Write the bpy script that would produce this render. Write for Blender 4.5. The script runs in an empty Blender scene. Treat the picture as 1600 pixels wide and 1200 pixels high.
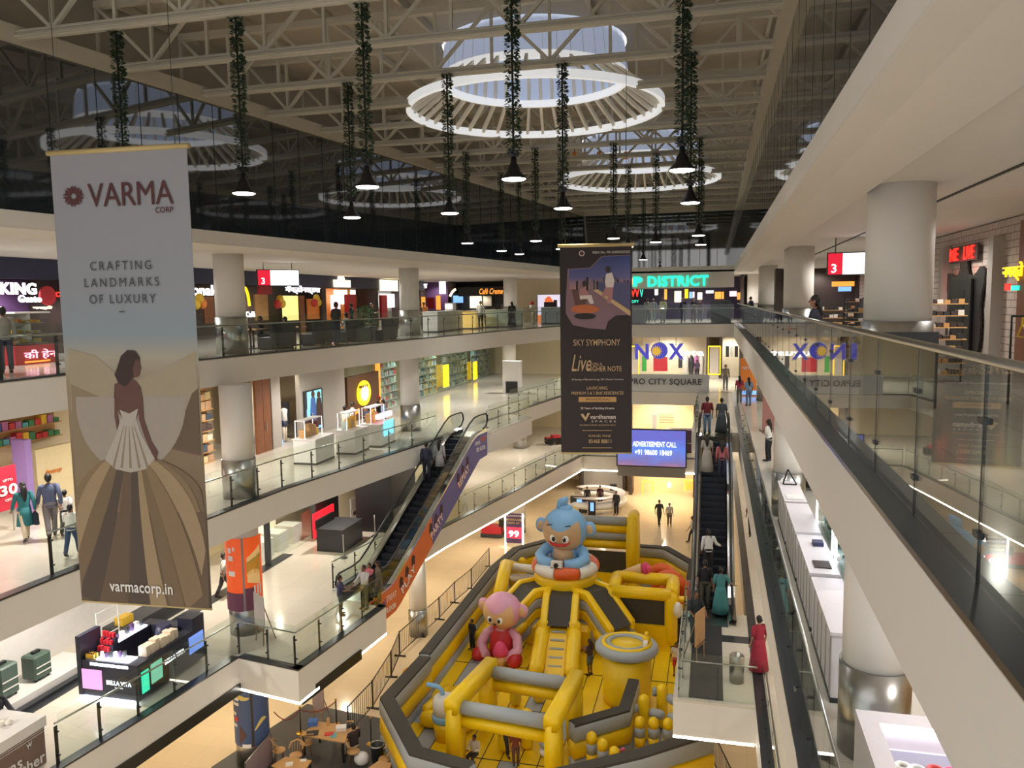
import bpy, math, random
from mathutils import Vector as V, Matrix
D = bpy.data; COL = bpy.context.scene.collection; SC = bpy.context.scene
RND = random.Random(11); PI = math.pi
# ---------------------------------------------------------------- camera, world, exposure
F = 1250.0                                                     # focal length in pixels of a 1600 x 1200 frame
CX = V((0.96972076, 0.24377666, -0.01464888)); CD = V((0.0109625, -0.10337365, -0.99458218)); CF = V((-0.24397023, 0.9643064, -0.10291597))
CAM = V((0, 0, 1.65))
cam = D.cameras.new('camera'); cam.sensor_width = 36; cam.lens = F/1600*36; cam.clip_end = 400
co = D.objects.new('camera', cam); COL.objects.link(co); SC.camera = co
m = Matrix.Identity(4)
for i in range(3): m[i][0] = CX[i]; m[i][1] = -CD[i]; m[i][2] = -CF[i]; m[i][3] = CAM[i]
co.matrix_world = m
SC.view_settings.view_transform = 'Standard'; SC.view_settings.look = 'None'; SC.view_settings.gamma = 1
SC.view_settings.use_curve_mapping = False; SC.view_settings.exposure = 0.95
w = D.worlds.new('ambient_fill'); SC.world = w; w.use_nodes = True
bg = w.node_tree.nodes['Background']; bg.inputs[0].default_value = (0.80, 0.78, 0.76, 1); bg.inputs[1].default_value = 0.74  # neutral fill added to brighten the hall, entering by its open near end
SC.cycles.max_bounces = 7; SC.cycles.diffuse_bounces = 4; SC.cycles.glossy_bounces = 4; SC.cycles.transparent_max_bounces = 24
SC.cycles.transmission_bounces = 4; SC.cycles.sample_clamp_indirect = 4; SC.cycles.caustics_reflective = False; SC.cycles.caustics_refractive = False
Z3, Z2, Z1, Z0 = 0.0, -4.5, -9.0, -13.5                        # floor heights; the camera stands on the top gallery
def spot(name, p, power, col=(1, .93, .82), ang=165, r=.12, blend=.6):
    l = D.lights.new(name, 'SPOT'); l.energy = power; l.color = col; l.spot_size = math.radians(ang); l.spot_blend = blend; l.shadow_soft_size = r
    o = D.objects.new(name, l); o.location = p; COL.objects.link(o); return o
WARM = (1, .86, .66); NEUT = (1, .95, .88); COOL = (.88, .94, 1)
def lamp_rows():
    for z, col, pw in ((Z3+3.2, NEUT, 270), (Z2+3.4, NEUT, 300), (Z1+3.4, (1, .92, .8), 300), (Z0+3.3, WARM, 190)):
        for k in range(7):
            y = 10.5+k*7; xl = -16.3+max(0, (y-24))*.13
            spot('downlight_left', (xl-(3.2 if z > 0 else .6), y, z), pw, col)
            spot('downlight_right', (4.9, y-2.2, z), pw*.55, col)
        for k in range(4): spot('downlight_far', (-8+k*4.5, 59, z), pw*1.1, col)
lamp_rows()
# ---------------------------------------------------------------- points of the place read from the picture, on a known plane
def ray(px, py): return CX*(px-800)+CD*(py-600)+CF*F
def on_z(px, py, z): r = ray(px, py); return CAM+r*((z-CAM.z)/r.z)
def on_y(px, py, y): r = ray(px, py); return CAM+r*(y/r.y)
def on_x(px, py, x): r = ray(px, py); return CAM+r*(x/r.x)
def z_of(x, y, py):                                            # height above (x, y) seen at row py
    a, b = -14.0, 14.0
    for _ in range(40):
        c = (a+b)/2; d = V((x, y, c))-CAM
        if 600+F*d.dot(CD)/d.dot(CF) > py: a = c
        else: b = c
    return a
# ---------------------------------------------------------------- materials
MATS = {}
def srgb(c): return tuple((x/255/12.92 if x/255 <= .04045 else ((x/255+.055)/1.055)**2.4) for x in c)
def mat(name, rgb, rough=.5, metal=0, em=0, var=.05, scale=6, bump=0, spec=.5, ior=None):
    if name in MATS: return MATS[name]
    mt = D.materials.new(name); mt.use_nodes = True; n = mt.node_tree.nodes; l = mt.node_tree.links; b = n['Principled BSDF']
    c = srgb(rgb); tc = n.new('ShaderNodeTexCoord'); nz = n.new('ShaderNodeTexNoise'); nz.inputs['Scale'].default_value = scale; nz.inputs['Detail'].default_value = 3
    l.new(tc.outputs['Object'], nz.inputs['Vector'])
    mx = n.new('ShaderNodeMix'); mx.data_type = 'RGBA'
    mx.inputs[6].default_value = (*[min(1, x*(1-var)) for x in c], 1); mx.inputs[7].default_value = (*[min(1, x*(1+var)) for x in c], 1)
    l.new(nz.outputs[0], mx.inputs[0]); l.new(mx.outputs[2], b.inputs['Base Color'])
    b.inputs['Roughness'].default_value = rough; b.inputs['Metallic'].default_value = metal; b.inputs['Specular IOR Level'].default_value = spec
    if ior: b.inputs['IOR'].default_value = ior
    if em: l.new(mx.outputs[2], b.inputs['Emission Color']); b.inputs['Emission Strength'].default_value = em
    if bump:
        bp = n.new('ShaderNodeBump'); bp.inputs['Strength'].default_value = bump; l.new(nz.outputs[0], bp.inputs['Height']); l.new(bp.outputs[0], b.inputs['Normal'])
    MATS[name] = mt; return mt
def tiles(name, rgb, line, size=1.2, rough=.14, var=.04, wall=False):       # polished stone tiles with thin joints
    mt = mat(name, rgb, rough, var=var, scale=.8, spec=.5); n = mt.node_tree.nodes; l = mt.node_tree.links; b = n['Principled BSDF']
    br = n.new('ShaderNodeTexBrick'); tc = n['Texture Coordinate']; br.offset = 0
    br.inputs['Scale'].default_value = 1/size; br.inputs['Mortar Size'].default_value = .006; br.inputs['Brick Width'].default_value = 1; br.inputs['Row Height'].default_value = 1
    br.inputs['Color1'].default_value = (1, 1, 1, 1); br.inputs['Color2'].default_value = (.94, .94, .94, 1); br.inputs['Mortar'].default_value = (*[x/255 for x in line], 1)
    src = tc.outputs['Object']
    if wall:
        sp = n.new('ShaderNodeSeparateXYZ'); cb = n.new('ShaderNodeCombineXYZ'); l.new(src, sp.inputs[0]); l.new(sp.outputs[1], cb.inputs[0]); l.new(sp.outputs[2], cb.inputs[1]); src = cb.outputs[0]; br.offset = .5; br.inputs['Row Height'].default_value = .4; br.inputs['Mortar Size'].default_value = .03
    l.new(src, br.inputs['Vector'])
    mx = [q for q in n if q.bl_idname == 'ShaderNodeMix'][0]; mu = n.new('ShaderNodeMix'); mu.data_type = 'RGBA'; mu.blend_type = 'MULTIPLY'; mu.inputs[0].default_value = 1
    l.new(mx.outputs[2], mu.inputs[6]); l.new(br.outputs[0], mu.inputs[7]); l.new(mu.outputs[2], b.inputs['Base Color']); return mt
def glass(name, tint=(.93, .97, .95), ior=1.5):
    mt = D.materials.new(name); mt.use_nodes = True; n = mt.node_tree.nodes; l = mt.node_tree.links; n.clear()
    o = n.new('ShaderNodeOutputMaterial'); t = n.new('ShaderNodeBsdfTransparent'); g = n.new('ShaderNodeBsdfGlossy'); mx = n.new('ShaderNodeMixShader')
    nz = n.new('ShaderNodeTexNoise'); nz.inputs['Scale'].default_value = .7; mr = n.new('ShaderNodeMapRange'); mr.inputs[3].default_value = .0; mr.inputs[4].default_value = .02
    l.new(nz.outputs[0], mr.inputs[0]); l.new(mr.outputs[0], g.inputs['Roughness'])
    fr = n.new('ShaderNodeFresnel'); ge = n.new('ShaderNodeNewGeometry'); mi = n.new('ShaderNodeMix'); mi.inputs[2].default_value = ior; mi.inputs[3].default_value = 1/ior
    l.new(ge.outputs['Backfacing'], mi.inputs[0]); l.new(mi.outputs[0], fr.inputs[0])      # real fresnel on both faces of a pane
    t.inputs[0].default_value = (*tint, 1); l.new(fr.outputs[0], mx.inputs[0]); l.new(t.outputs[0], mx.inputs[1]); l.new(g.outputs[0], mx.inputs[2]); l.new(mx.outputs[0], o.inputs[0])
    MATS[name] = mt; return mt
WHITE = mat('white_plaster', (226, 222, 215), .6, var=.02, scale=2)
SOFFIT = mat('soffit_paint', (222, 216, 206), .7, var=.03, scale=1)
ROOFP = mat('roof_cream_paint', (172, 162, 144), .6, var=.05, scale=2)
STEELP = mat('truss_cream_paint', (188, 181, 163), .5, var=.05, scale=3)
GRANITE = mat('dark_granite', (48, 51, 56), .3, var=.25, scale=30)
DARKGL = mat('dark_curtain_glass', (36, 44, 50), .03, var=.1, scale=1, ior=2.7)
JOINT = mat('black_joint', (16, 17, 18), .5)
LED = mat('led_warm_white', (255, 244, 225), .5, em=7, var=0)
LEDC = mat('led_cool_white', (232, 240, 255), .5, em=6, var=0)
T3 = tiles('floor_tiles_top', (196, 192, 184), (150, 148, 144)); T2 = tiles('floor_tiles_upper', (214, 208, 196), (205, 202, 198))
T1 = tiles('floor_tiles_lower', (218, 210, 196), (205, 202, 198)); T0 = tiles('floor_tiles_ground', (226, 206, 172), (215, 208, 200))
GLASS = glass('clear_glass'); GLASSD = glass('tinted_glass', (.80, .83, .80), 1.75)
STEEL = mat('brushed_steel', (178, 178, 176), .28, 1, var=.06, scale=12); CHROME = mat('chrome', (215, 216, 218), .12, 1, var=.02)
DSTEEL = mat('dark_steel', (70, 72, 74), .35, .8); BLACK = mat('black_plastic', (22, 22, 24), .4); RUBBER = mat('black_rubber', (14, 14, 15), .45)
# ---------------------------------------------------------------- mesh helpers
class MB:
    def __init__(s): s.v = []; s.f = []; s.m = []; s.s = []
    def add(s, vs, fs, mi=0, sm=False):
        o = len(s.v); s.v += [V(p) for p in vs]
        for f in fs: s.f.append([i+o for i in f]); s.m.append(mi); s.s.append(sm)
        return s
    def box(s, c, d, rz=0, mi=0):
        c = V(c); x, y, z = (q/2 for q in d); cs, sn = math.cos(rz), math.sin(rz)
        vs = [c+V((a*x*cs-b*y*sn, a*x*sn+b*y*cs, e*z)) for e in (-1, 1) for a, b in ((-1, -1), (1, -1), (1, 1), (-1, 1))]
        return s.add(vs, [(3, 2, 1, 0), (4, 5, 6, 7), (0, 1, 5, 4), (1, 2, 6, 5), (2, 3, 7, 6), (3, 0, 4, 7)], mi)
    def box2(s, a, b, mi=0): a, b = V(a), V(b); return s.box((a+b)/2, [abs(q) for q in (b-a)], 0, mi)
    def bar(s, a, b, w, h, mi=0):
        a, b = V(a), V(b); d = (b-a).normalized(); up = V((0, 0, 1)) if abs(d.z) < .98 else V((0, 1, 0)); x = d.cross(up).normalized(); y = x.cross(d)
        vs = [p+x*i*w/2+y*j*h/2 for p in (a, b) for i, j in ((-1, -1), (1, -1), (1, 1), (-1, 1))]
        return s.add(vs, [(0, 1, 2, 3), (7, 6, 5, 4), (1, 0, 4, 5), (2, 1, 5, 6), (3, 2, 6, 7), (0, 3, 7, 4)], mi)
    def loft(s, pts, rad, n=10, mi=0, closed=False, cap=True, side=None):   # rings of radius r or (rx, ry) along points
        P = [V(p) for p in pts]; k = len(P); rings = []; px = None
        for i in range(k):
            a = P[i-1] if (i or closed) else P[i]; b = P[(i+1) % k] if (i < k-1 or closed) else P[i]; d = (b-a).normalized()
            if px is None:
                ref = V(side) if side else (V((1, 0, 0)) if abs(d.x) < .9 else V((0, 1, 0))); x = (ref-d*ref.dot(d)).normalized()
            else: x = (px-d*px.dot(d)).normalized()
            px = x; y = d.cross(x); r = rad[i] if isinstance(rad, (list, tuple)) else rad; rx, ry = r if isinstance(r, (list, tuple)) else (r, r)
            rings.append([P[i]+x*rx*math.cos(2*PI*j/n)+y*ry*math.sin(2*PI*j/n) for j in range(n)])
        vs = [p for r in rings for p in r]; fs = []
        for i in range(k if closed else k-1):
            q = (i+1) % k
            for j in range(n): fs.append((i*n+j, i*n+(j+1) % n, q*n+(j+1) % n, q*n+j))
        s.add(vs, fs, mi, True)
        if cap and not closed: s.caps(n, k, mi)
        return s
    def caps(s, n, k, mi):
        o = len(s.v)-n*k
        for f in (tuple(range(n))[::-1], tuple(range((k-1)*n, k*n))): s.f.append([o+i for i in f]); s.m.append(mi); s.s.append(False)
    def cyl(s, a, b, r0, r1=None, n=14, mi=0): return s.loft([a, b], [r0, r0 if r1 is None else r1], n, mi)
    def capsule(s, a, b, r, n=12, mi=0, k=4, e=1.0):               # tube with rounded ends
        a, b = V(a), V(b); d = (b-a).normalized(); L = (b-a).length; ps = []; rs = []
        for i in range(k+1):
            t = i/k*PI/2; ps.append(a+d*(r*e)*(1-math.sin(t)) if 0 else a+d*(r*e*(1-math.cos(t)))); rs.append(max(.004, r*math.sin(t)))
        for i in range(k, -1, -1):
            t = i/k*PI/2; ps.append(b-d*(r*e*(1-math.cos(t)))); rs.append(max(.004, r*math.sin(t)))
        return s.loft(ps, rs, n, mi)
    def ball(s, c, r, n=16, mi=0, rot=None, zmin=-1, zmax=1):
        c = V(c); r = V(r) if isinstance(r, (list, tuple)) else V((r, r, r)); k = max(5, n//2); vs = []; fs = []
        for i in range(k+1):
            z = zmin+(zmax-zmin)*(1-math.cos(PI*i/k))/2; q = math.sqrt(max(1e-5, 1-z*z))
            for j in range(n): vs.append(V((q*r.x*math.cos(2*PI*j/n), q*r.y*math.sin(2*PI*j/n), z*r.z)))
        for i in range(k):
            for j in range(n): fs.append((i*n+j, i*n+(j+1) % n, (i+1)*n+(j+1) % n, (i+1)*n+j))
        fs += [tuple(range(n))[::-1], tuple(range(k*n, k*n+n))]
        if rot: vs = [rot @ p for p in vs]
        return s.add([c+p for p in vs], fs, mi, True)
    def ring(s, c, R, r, n=28, m=10, mi=0, a0=0, a1=2*PI, plane='xy', sq=1):
        c = V(c); full = abs(a1-a0-2*PI) < 1e-4; k = n if full else n+1; P = []
        for i in range(k):
            t = a0+(a1-a0)*i/n; q = (R*math.cos(t), R*sq*math.sin(t))
            P.append(c+(V((q[0], q[1], 0)) if plane == 'xy' else V((q[0], 0, q[1])) if plane == 'xz' else V((0, q[0], q[1]))))
        return s.loft(P, [r]*k, m, mi, closed=full, side=(0, 0, 1) if plane == 'xy' else None)
    def prism(s, poly, z0, z1, mi=0, mtop=None):
        n = len(poly); ar = sum(poly[i][0]*poly[(i+1) % n][1]-poly[(i+1) % n][0]*poly[i][1] for i in range(n))
        if ar < 0: poly = poly[::-1]
        vs = [(x, y, z) for z in (z0, z1) for x, y in poly]
        s.add(vs, [tuple(range(n))[::-1]]+[(i, (i+1) % n, n+(i+1) % n, n+i) for i in range(n)], mi)
        s.f.append([len(s.v)-n+i for i in range(n)]); s.m.append(mi if mtop is None else mtop); s.s.append(False); return s
    def lathe(s, prof, c=(0, 0, 0), n=20, mi=0):
        c = V(c); k = len(prof); vs = [c+V((max(.002, r)*math.cos(2*PI*j/n), max(.002, r)*math.sin(2*PI*j/n), z)) for r, z in prof for j in range(n)]
        fs = [(i*n+j, i*n+(j+1) % n, (i+1)*n+(j+1) % n, (i+1)*n+j) for i in range(k-1) for j in range(n)]
        s.add(vs, fs, mi, True); s.caps(n, k, mi); return s
    def plate(s, o, r, u, pts, t, mi=0):                            # flat outline (r, u coordinates) with thickness t
        o, r, u = V(o), V(r).normalized(), V(u).normalized(); nn = r.cross(u); n = len(pts)
        if sum(pts[i][0]*pts[(i+1) % n][1]-pts[(i+1) % n][0]*pts[i][1] for i in range(n)) < 0: pts = pts[::-1]
        vs = [o+r*a+u*b+nn*k for k in (0, t) for a, b in pts]
        return s.add(vs, [tuple(range(n))[::-1], tuple(range(n, 2*n))]+[(i, (i+1) % n, n+(i+1) % n, n+i) for i in range(n)], mi)
    def mesh(s, name, mats):
        me = D.meshes.new(name); me.from_pydata([tuple(p) for p in s.v], [], s.f)
        for q in (mats if isinstance(mats, (list, tuple)) else [mats]): me.materials.append(q)
        me.polygons.foreach_set('material_index', s.m); me.polygons.foreach_set('use_smooth', s.s); me.update(); return me
    def build(s, name, mats, parent=None, local=False):             # world coordinates unless local
        if parent is not None and not local:
            iv = wm(parent).inverted(); s.v = [iv @ p for p in s.v]
        o = D.objects.new(name, s.mesh(name, mats)); COL.objects.link(o); o.parent = parent; return o
def wm(o):
    q = o.matrix_basis.copy(); p = o.parent
    while p: q = p.matrix_basis @ q; p = p.parent
    return q
def tag(o, label=None, cat=None, group=None, kind=None):
    for k, v in (('label', label), ('category', cat), ('group', group), ('kind', kind)):
        if v: o[k] = v
    return o
def thing(name, label, cat, loc=(0, 0, 0), rz=0, group=None):
    o = D.objects.new(name, None); COL.objects.link(o); o.location = loc; o.rotation_euler.z = rz; o.empty_display_size = .1; return tag(o, label, cat, group)
def struct(name, mb, mats): return tag(mb.build(name, mats), kind='structure')
def solo(name, mb, mats, label, cat, group=None):                   # a thing that is one mesh, origin at its base
    xs = [p.x for p in mb.v]; ys = [p.y for p in mb.v]; c = V(((min(xs)+max(xs))/2, (min(ys)+max(ys))/2, min(p.z for p in mb.v)))
    mb.v = [p-c for p in mb.v]; o = mb.build(name, mats); o.location = c; return tag(o, label, cat, group)
def text(s, mt, parent, o, r, u, width=None, height=None, depth=.02, bold=0, name='lettering', align='C', squash=None, space=1, shear=0):
    cu = D.curves.new('t', 'FONT'); cu.body = s; cu.size = 1; cu.extrude = .01; cu.offset = bold*.55; cu.space_character = space*(1+1.5*bold); cu.shear = shear; cu.resolution_u = 3; cu.align_x = 'LEFT'
    ob = D.objects.new('t', cu); me = D.meshes.new_from_object(ob); D.objects.remove(ob); D.curves.remove(cu)
    if not len(me.vertices): return None
    xs = [v.co.x for v in me.vertices]; ys = [v.co.y for v in me.vertices]; x0, x1, y0, y1 = min(xs), max(xs), min(ys), max(ys)
    kx = (width/(x1-x0)) if width else None; ky = (height/(y1-y0)) if height else None
    kx = kx or ky; ky = ky or kx
    o, r, u = V(o), V(r).normalized(), V(u).normalized(); nn = r.cross(u); ax = {'C': (x0+x1)/2, 'L': x0, 'R': x1}[align]; iv = wm(parent).inverted() if parent else Matrix.Identity(4)
    for v in me.vertices: v.co = iv @ (o+r*(v.co.x-ax)*kx+u*(v.co.y-(y0+y1)/2)*ky+nn*(depth if v.co.z > 0 else 0))
    me.materials.append(mt); me.name = name; ob = D.objects.new(name, me); COL.objects.link(ob); ob.parent = parent; return ob
# ================================================================ the building
def lerp(a, b, t): return a+(b-a)*t
E3 = [(-16.3, -1), (-15.8, 15), (-15.75, 16.6), (-15.4, 21.5), (-15.05, 24.15), (-14.4, 28), (-13.57, 33), (-11.44, 45.4), (-8.9, 54.4)]
E2 = [(-15.2, -1), (-14.6, 14.8), (-14.2, 19.9), (-13.9, 23.8), (-13.06, 28.5), (-12.4, 32), (-10.33, 45.7), (-8.9, 54)]
E1 = [(-15.6, -1), (-14.6, 14.55), (-14.3, 16.9), (-13.93, 20.6), (-11.7, 20.2), (-11.15, 25.4), (-13.6, 26.6), (-12.32, 35.4), (-11.0, 41.7), (-8.69, 53.95)]
XR = {3: 1.28, 2: 1.15, 1: 1.18}; YF = {3: 54.6, 2: 54.0, 1: 54.0}
def ring_poly(edge, xr, yf): return [(-34, -1)]+edge+[(xr, yf), (xr, -1), (12, -1), (12, 84), (-34, 84)]
def slab(name, edge, lv, z, thick, tile, lip=.26):
    xr, yf = XR[lv], YF[lv]; P = ring_poly(edge, xr, yf)
    struct('floor', MB().prism(P, z-.06, z), tile)
    struct('trim', MB().prism(P, z-thick, z-.06), WHITE).name = 'trim_slab'
    line = edge+[(xr, yf), (xr, -1)]; mb = MB()
    for (a, b), (c, d) in zip(line, line[1:]):                     # dark stone kerb along the void
        p, q = V((a, b, z)), V((c, d, z)); t = (q-p).normalized(); n = V((-t.y, t.x, 0)); mb.add([p-n*.012-V((0, 0, .035)), q-n*.012-V((0, 0, .035)), q-n*.012+V((0, 0, .012)), p-n*.012+V((0, 0, .012)), q+n*lip+V((0, 0, .012)), p+n*lip+V((0, 0, .012))], [(0, 1, 2, 3), (3, 2, 4, 5)])
    struct('trim_kerb', mb, GRANITE); return line
L3 = slab('top', E3, 3, Z3, .9, T3); L2 = slab('upper', E2, 2, Z2, .9, T2); L1 = slab('lower', E1, 1, Z1, 1.0, T1)
# landings that jut into the void at the heads of the two escalators, and at the foot of the right one
def landing(poly, z, thick, tile):
    struct('floor_landing', MB().prism(poly, z-.05, z+.004), tile); struct('trim_landing', MB().prism(poly, z-thick, z-.05), WHITE)
landing([(-12.1, 34.6), (-10.15, 35.9), (-9.38, 41.3), (-11.2, 42.2)], Z2, .95, T2)
landing([(-.95, 37.6), (1.2, 37.6), (1.2, 54.2), (-.95, 54.2)], Z2, .9, T2)
landing([(-.95, 20.8), (1.2, 20.8), (1.2, 27.1), (-.95, 27.1)], Z1, 1.0, T1)
struct('floor_ground', MB().box2((-34, -1, Z0-.3), (12, 84, Z0)), T0)
# led lines under the lowest slab edge
mb = MB(); pts = [(x, y) for x, y in E1[:6]]
def strip(mb, pts, z, off, w=.07):
    for (a, b), (c, d) in zip(pts, pts[1:]):
        p, q = V((a, b, z)), V((c, d, z)); t = (q-p).normalized(); n = V((-t.y, t.x, 0)); mb.bar(p-n*off, q-n*off, w, w)
strip(mb, E1[:6], Z1-1.03, -.03); strip(mb, E1[6:]+[(-1.1, 53.95)], Z1-1.03, -.03); mb.bar((-.95, 20.83, Z1-1.03), (1.15, 20.83, Z1-1.03), .07, .07)
o = struct('trim_led', mb, LED)
mb = MB()
for (a, b), (c, d) in (((-13.9, 20.75), (-14.55, 14.55)), ((-11.72, 20.4), (-11.3, 23.6))): mb.bar((a, b, Z1-1.0), (c, d, Z1-1.0), .05, .34)
struct('trim_shadow_gap', mb, DSTEEL)
# ---- level above the camera: fascia, sloped soffit, dark glass, beam
def XL(y): return -8.65-.15*(54.5-y)
LU = [(XL(-1), -1), (XL(54.5), 54.5)]
P4 = [(-34, -1)]+LU+[(1.25, 54.5), (1.25, -1), (12, -1), (12, 84), (-34, 84)]
struct('trim_fascia', MB().prism(P4, 3.42, 3.76), WHITE)
mb = MB()
for a, b in (((1.25, -1), (1.25, 54.5)), ((XL(54.5), 54.5), (XL(-1), -1))):
    s = 1 if a[0] > 0 else -1; (x0, y0), (x1, y1) = a, b
    mb.add([(x0, y0, 3.43), (x1, y1, 3.43), (x1+1.1*s, y1, 3.29), (x0+1.1*s, y0, 3.29), (x1+1.1*s, y1, 3.42), (x0+1.1*s, y0, 3.42)], [(0, 1, 2, 3), (3, 2, 4, 5)])
struct('ceiling_soffit', mb, SOFFIT)
struct('ceiling_gallery', MB().prism(P4, 3.38, 3.42), SOFFIT)
struct('trim_slot', MB().box2((3.95, -1, 3.36), (4.01, 60, 3.385)), JOINT)
struct('wall_far_bulkhead', MB().box2((XL(54.5)+.3, 54.5, 2.36), (1.25, 55.1, 3.5)), WHITE)
ZT, ZB = 3.76, 7.3
mb = MB(); x0, x1 = XL(-1), XL(54.5); t = V((x1-x0, 55.5, 0)).normalized(); nl = V((t.y, -t.x, 0))
mb.add([(x0, -1, ZT), (x1, 54.5, ZT), (x1, 54.5, ZB), (x0, -1, ZB)], [(0, 1, 2, 3)]); struct('wall_left', mb, DARKGL)
struct('wall_far', MB().add([(x1, 54.5, ZT), (1.5, 54.5, ZT), (1.5, 54.5, ZB), (x1, 54.5, ZB)], [(0, 1, 2, 3)]), DARKGL)
struct('wall_right', MB().add([(1.5, 54.52, ZT-.3), (1.5, -1, ZT-.3), (1.5, -1, ZB), (1.5, 54.52, ZB)], [(0, 1, 2, 3)]), DARKGL)
mb = MB()                                                        # thin joints between the dark panes
for k in range(0, 45):
    p = V((x0, -1, 0)).lerp(V((x1, 54.5, 0)), k/44); mb.bar(p+nl*.002+V((0, 0, ZT)), p+nl*.002+V((0, 0, ZB)), .022, .004)
    mb.box2((1.497, -1.01+k*1.26, ZT), (1.5, -.99+k*1.26, ZB))
for k in range(9): mb.bar((x1+1.1*k, 54.494, ZT), (x1+1.1*k, 54.494, ZB), .025, .012)
struct('trim_pane_joints', mb, JOINT)
mb = MB()
for a, b in (((x0, -1), (x1, 54.5)), ((x1, 54.5), (1.25, 54.5)), ((1.4, 54.5), (1.4, -1))): mb.bar((*a, ZB+.17), (*b, ZB+.17), .3, .36)
struct('trim_beam', mb, STEELP)
mb = MB(); Q = [(x0-1.0, -1), (x1-1.0, 55.6), (2.2, 55.6), (2.2, -1)]
for a, b in zip(Q, Q[1:]): mb.bar((*a, 8.45), (*b, 8.45), .1, 2.0)
mb.box2((x0-1, -1, 7.42), (x0, 56, 7.46)); struct('wall_roof_upstand', mb, ROOFP)
# roof deck with two round openings
import bmesh
SKY = [(-5.4, 24.7), (-3.65, 40.4)]; ZD = 9.35
bm = bmesh.new(); ed = []
def loop(ps):
    vs = [bm.verts.new((x, y, ZD)) for x, y in ps]
    for i in range(len(vs)): ed.append(bm.edges.new((vs[i], vs[(i+1) % len(vs)])))
loop([(-19, -2), (3, -2), (3, 57), (-19, 57)])
for cx, cy in SKY: loop([(cx+2.8*math.cos(2*PI*i/40), cy+2.8*math.sin(2*PI*i/40)) for i in range(40)])
bmesh.ops.triangle_fill(bm, edges=ed, use_beauty=True); me = D.meshes.new('ceiling'); bm.to_mesh(me); bm.free(); me.materials.append(ROOFP)
o = D.objects.new('ceiling', me); COL.objects.link(o); tag(o, kind='structure')
mb = MB()
for k in range(9):                                               # purlins under the deck
    x = -17+k*2.3
    if any(abs(x-cx) < 2.9 for cx, cy in SKY):
        ys = [-1]+sum([[cy-math.sqrt(max(0, 8.4-(x-cx)**2)), cy+math.sqrt(max(0, 8.4-(x-cx)**2))] for cx, cy in SKY if abs(x-cx) < 2.9], [])+[55.5]
        for a, b in zip(ys[::2], ys[1::2]): mb.bar((x, a, ZD-.1), (x, b, ZD-.1), .1, .18)
    else: mb.bar((x, -1, ZD-.1), (x, 55.5, ZD-.1), .1, .18)
struct('ceiling_purlins', mb, STEELP)
# roof trusses, each one lifted in as a whole
ordn = ['first', 'second', 'third', 'fourth', 'fifth', 'sixth', 'seventh', 'eighth', 'ninth', 'tenth', 'eleventh', 'twelfth', 'thirteenth', 'fourteenth', 'fifteenth', 'sixteenth', 'seventeenth']
def truss(y, label):
    xa, xb = XL(y)-.55, 1.95; th = thing('roof_truss', label, 'roof truss', ((xa+xb)/2, y, 7.4), 0, 'roof trusses')
    cuts = []
    for cx, cy in SKY:
        if abs(y-cy) < 3.85: h = math.sqrt(3.85**2-(y-cy)**2); cuts.append((cx-h, cx+h))
    segs = []; s = xa
    for a, b in sorted(cuts): segs.append((s, a)); s = b
    segs.append((s, xb))
    for a, b in segs:
        if b-a < .4: continue
        bc, tc, we = MB(), MB(), MB()
        bc.bar((a, y, 7.51), (b, y, 7.51), .2, .03); bc.bar((a, y, 7.41), (b, y, 7.41), .26, .03); bc.bar((a, y, 7.46), (b, y, 7.46), .12, .2)
        n = max(1, round((b-a)/1.5)); d = (b-a)/n
        for i in range(n):
            x = a+i*d; we.bar((x, y, 7.5), (x, y, 9.0), .07, .07)
            if i % 2: we.bar((x, y, 7.52), (x+d, y, 8.98), .08, .08)
            else: we.bar((x, y, 8.98), (x+d, y, 7.52), .08, .08)
        tc.bar((a, y, 9.0), (b, y, 9.0), .2, .16)
        bc.build('bottom_chord', STEELP, th); tc.build('top_chord', STEELP, th); we.build('web', STEELP, th)
for k in range(16): truss(12.05+2.66*k, 'cream steel lattice truss spanning the atrium roof, %s from the camera' % ordn[k])
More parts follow.
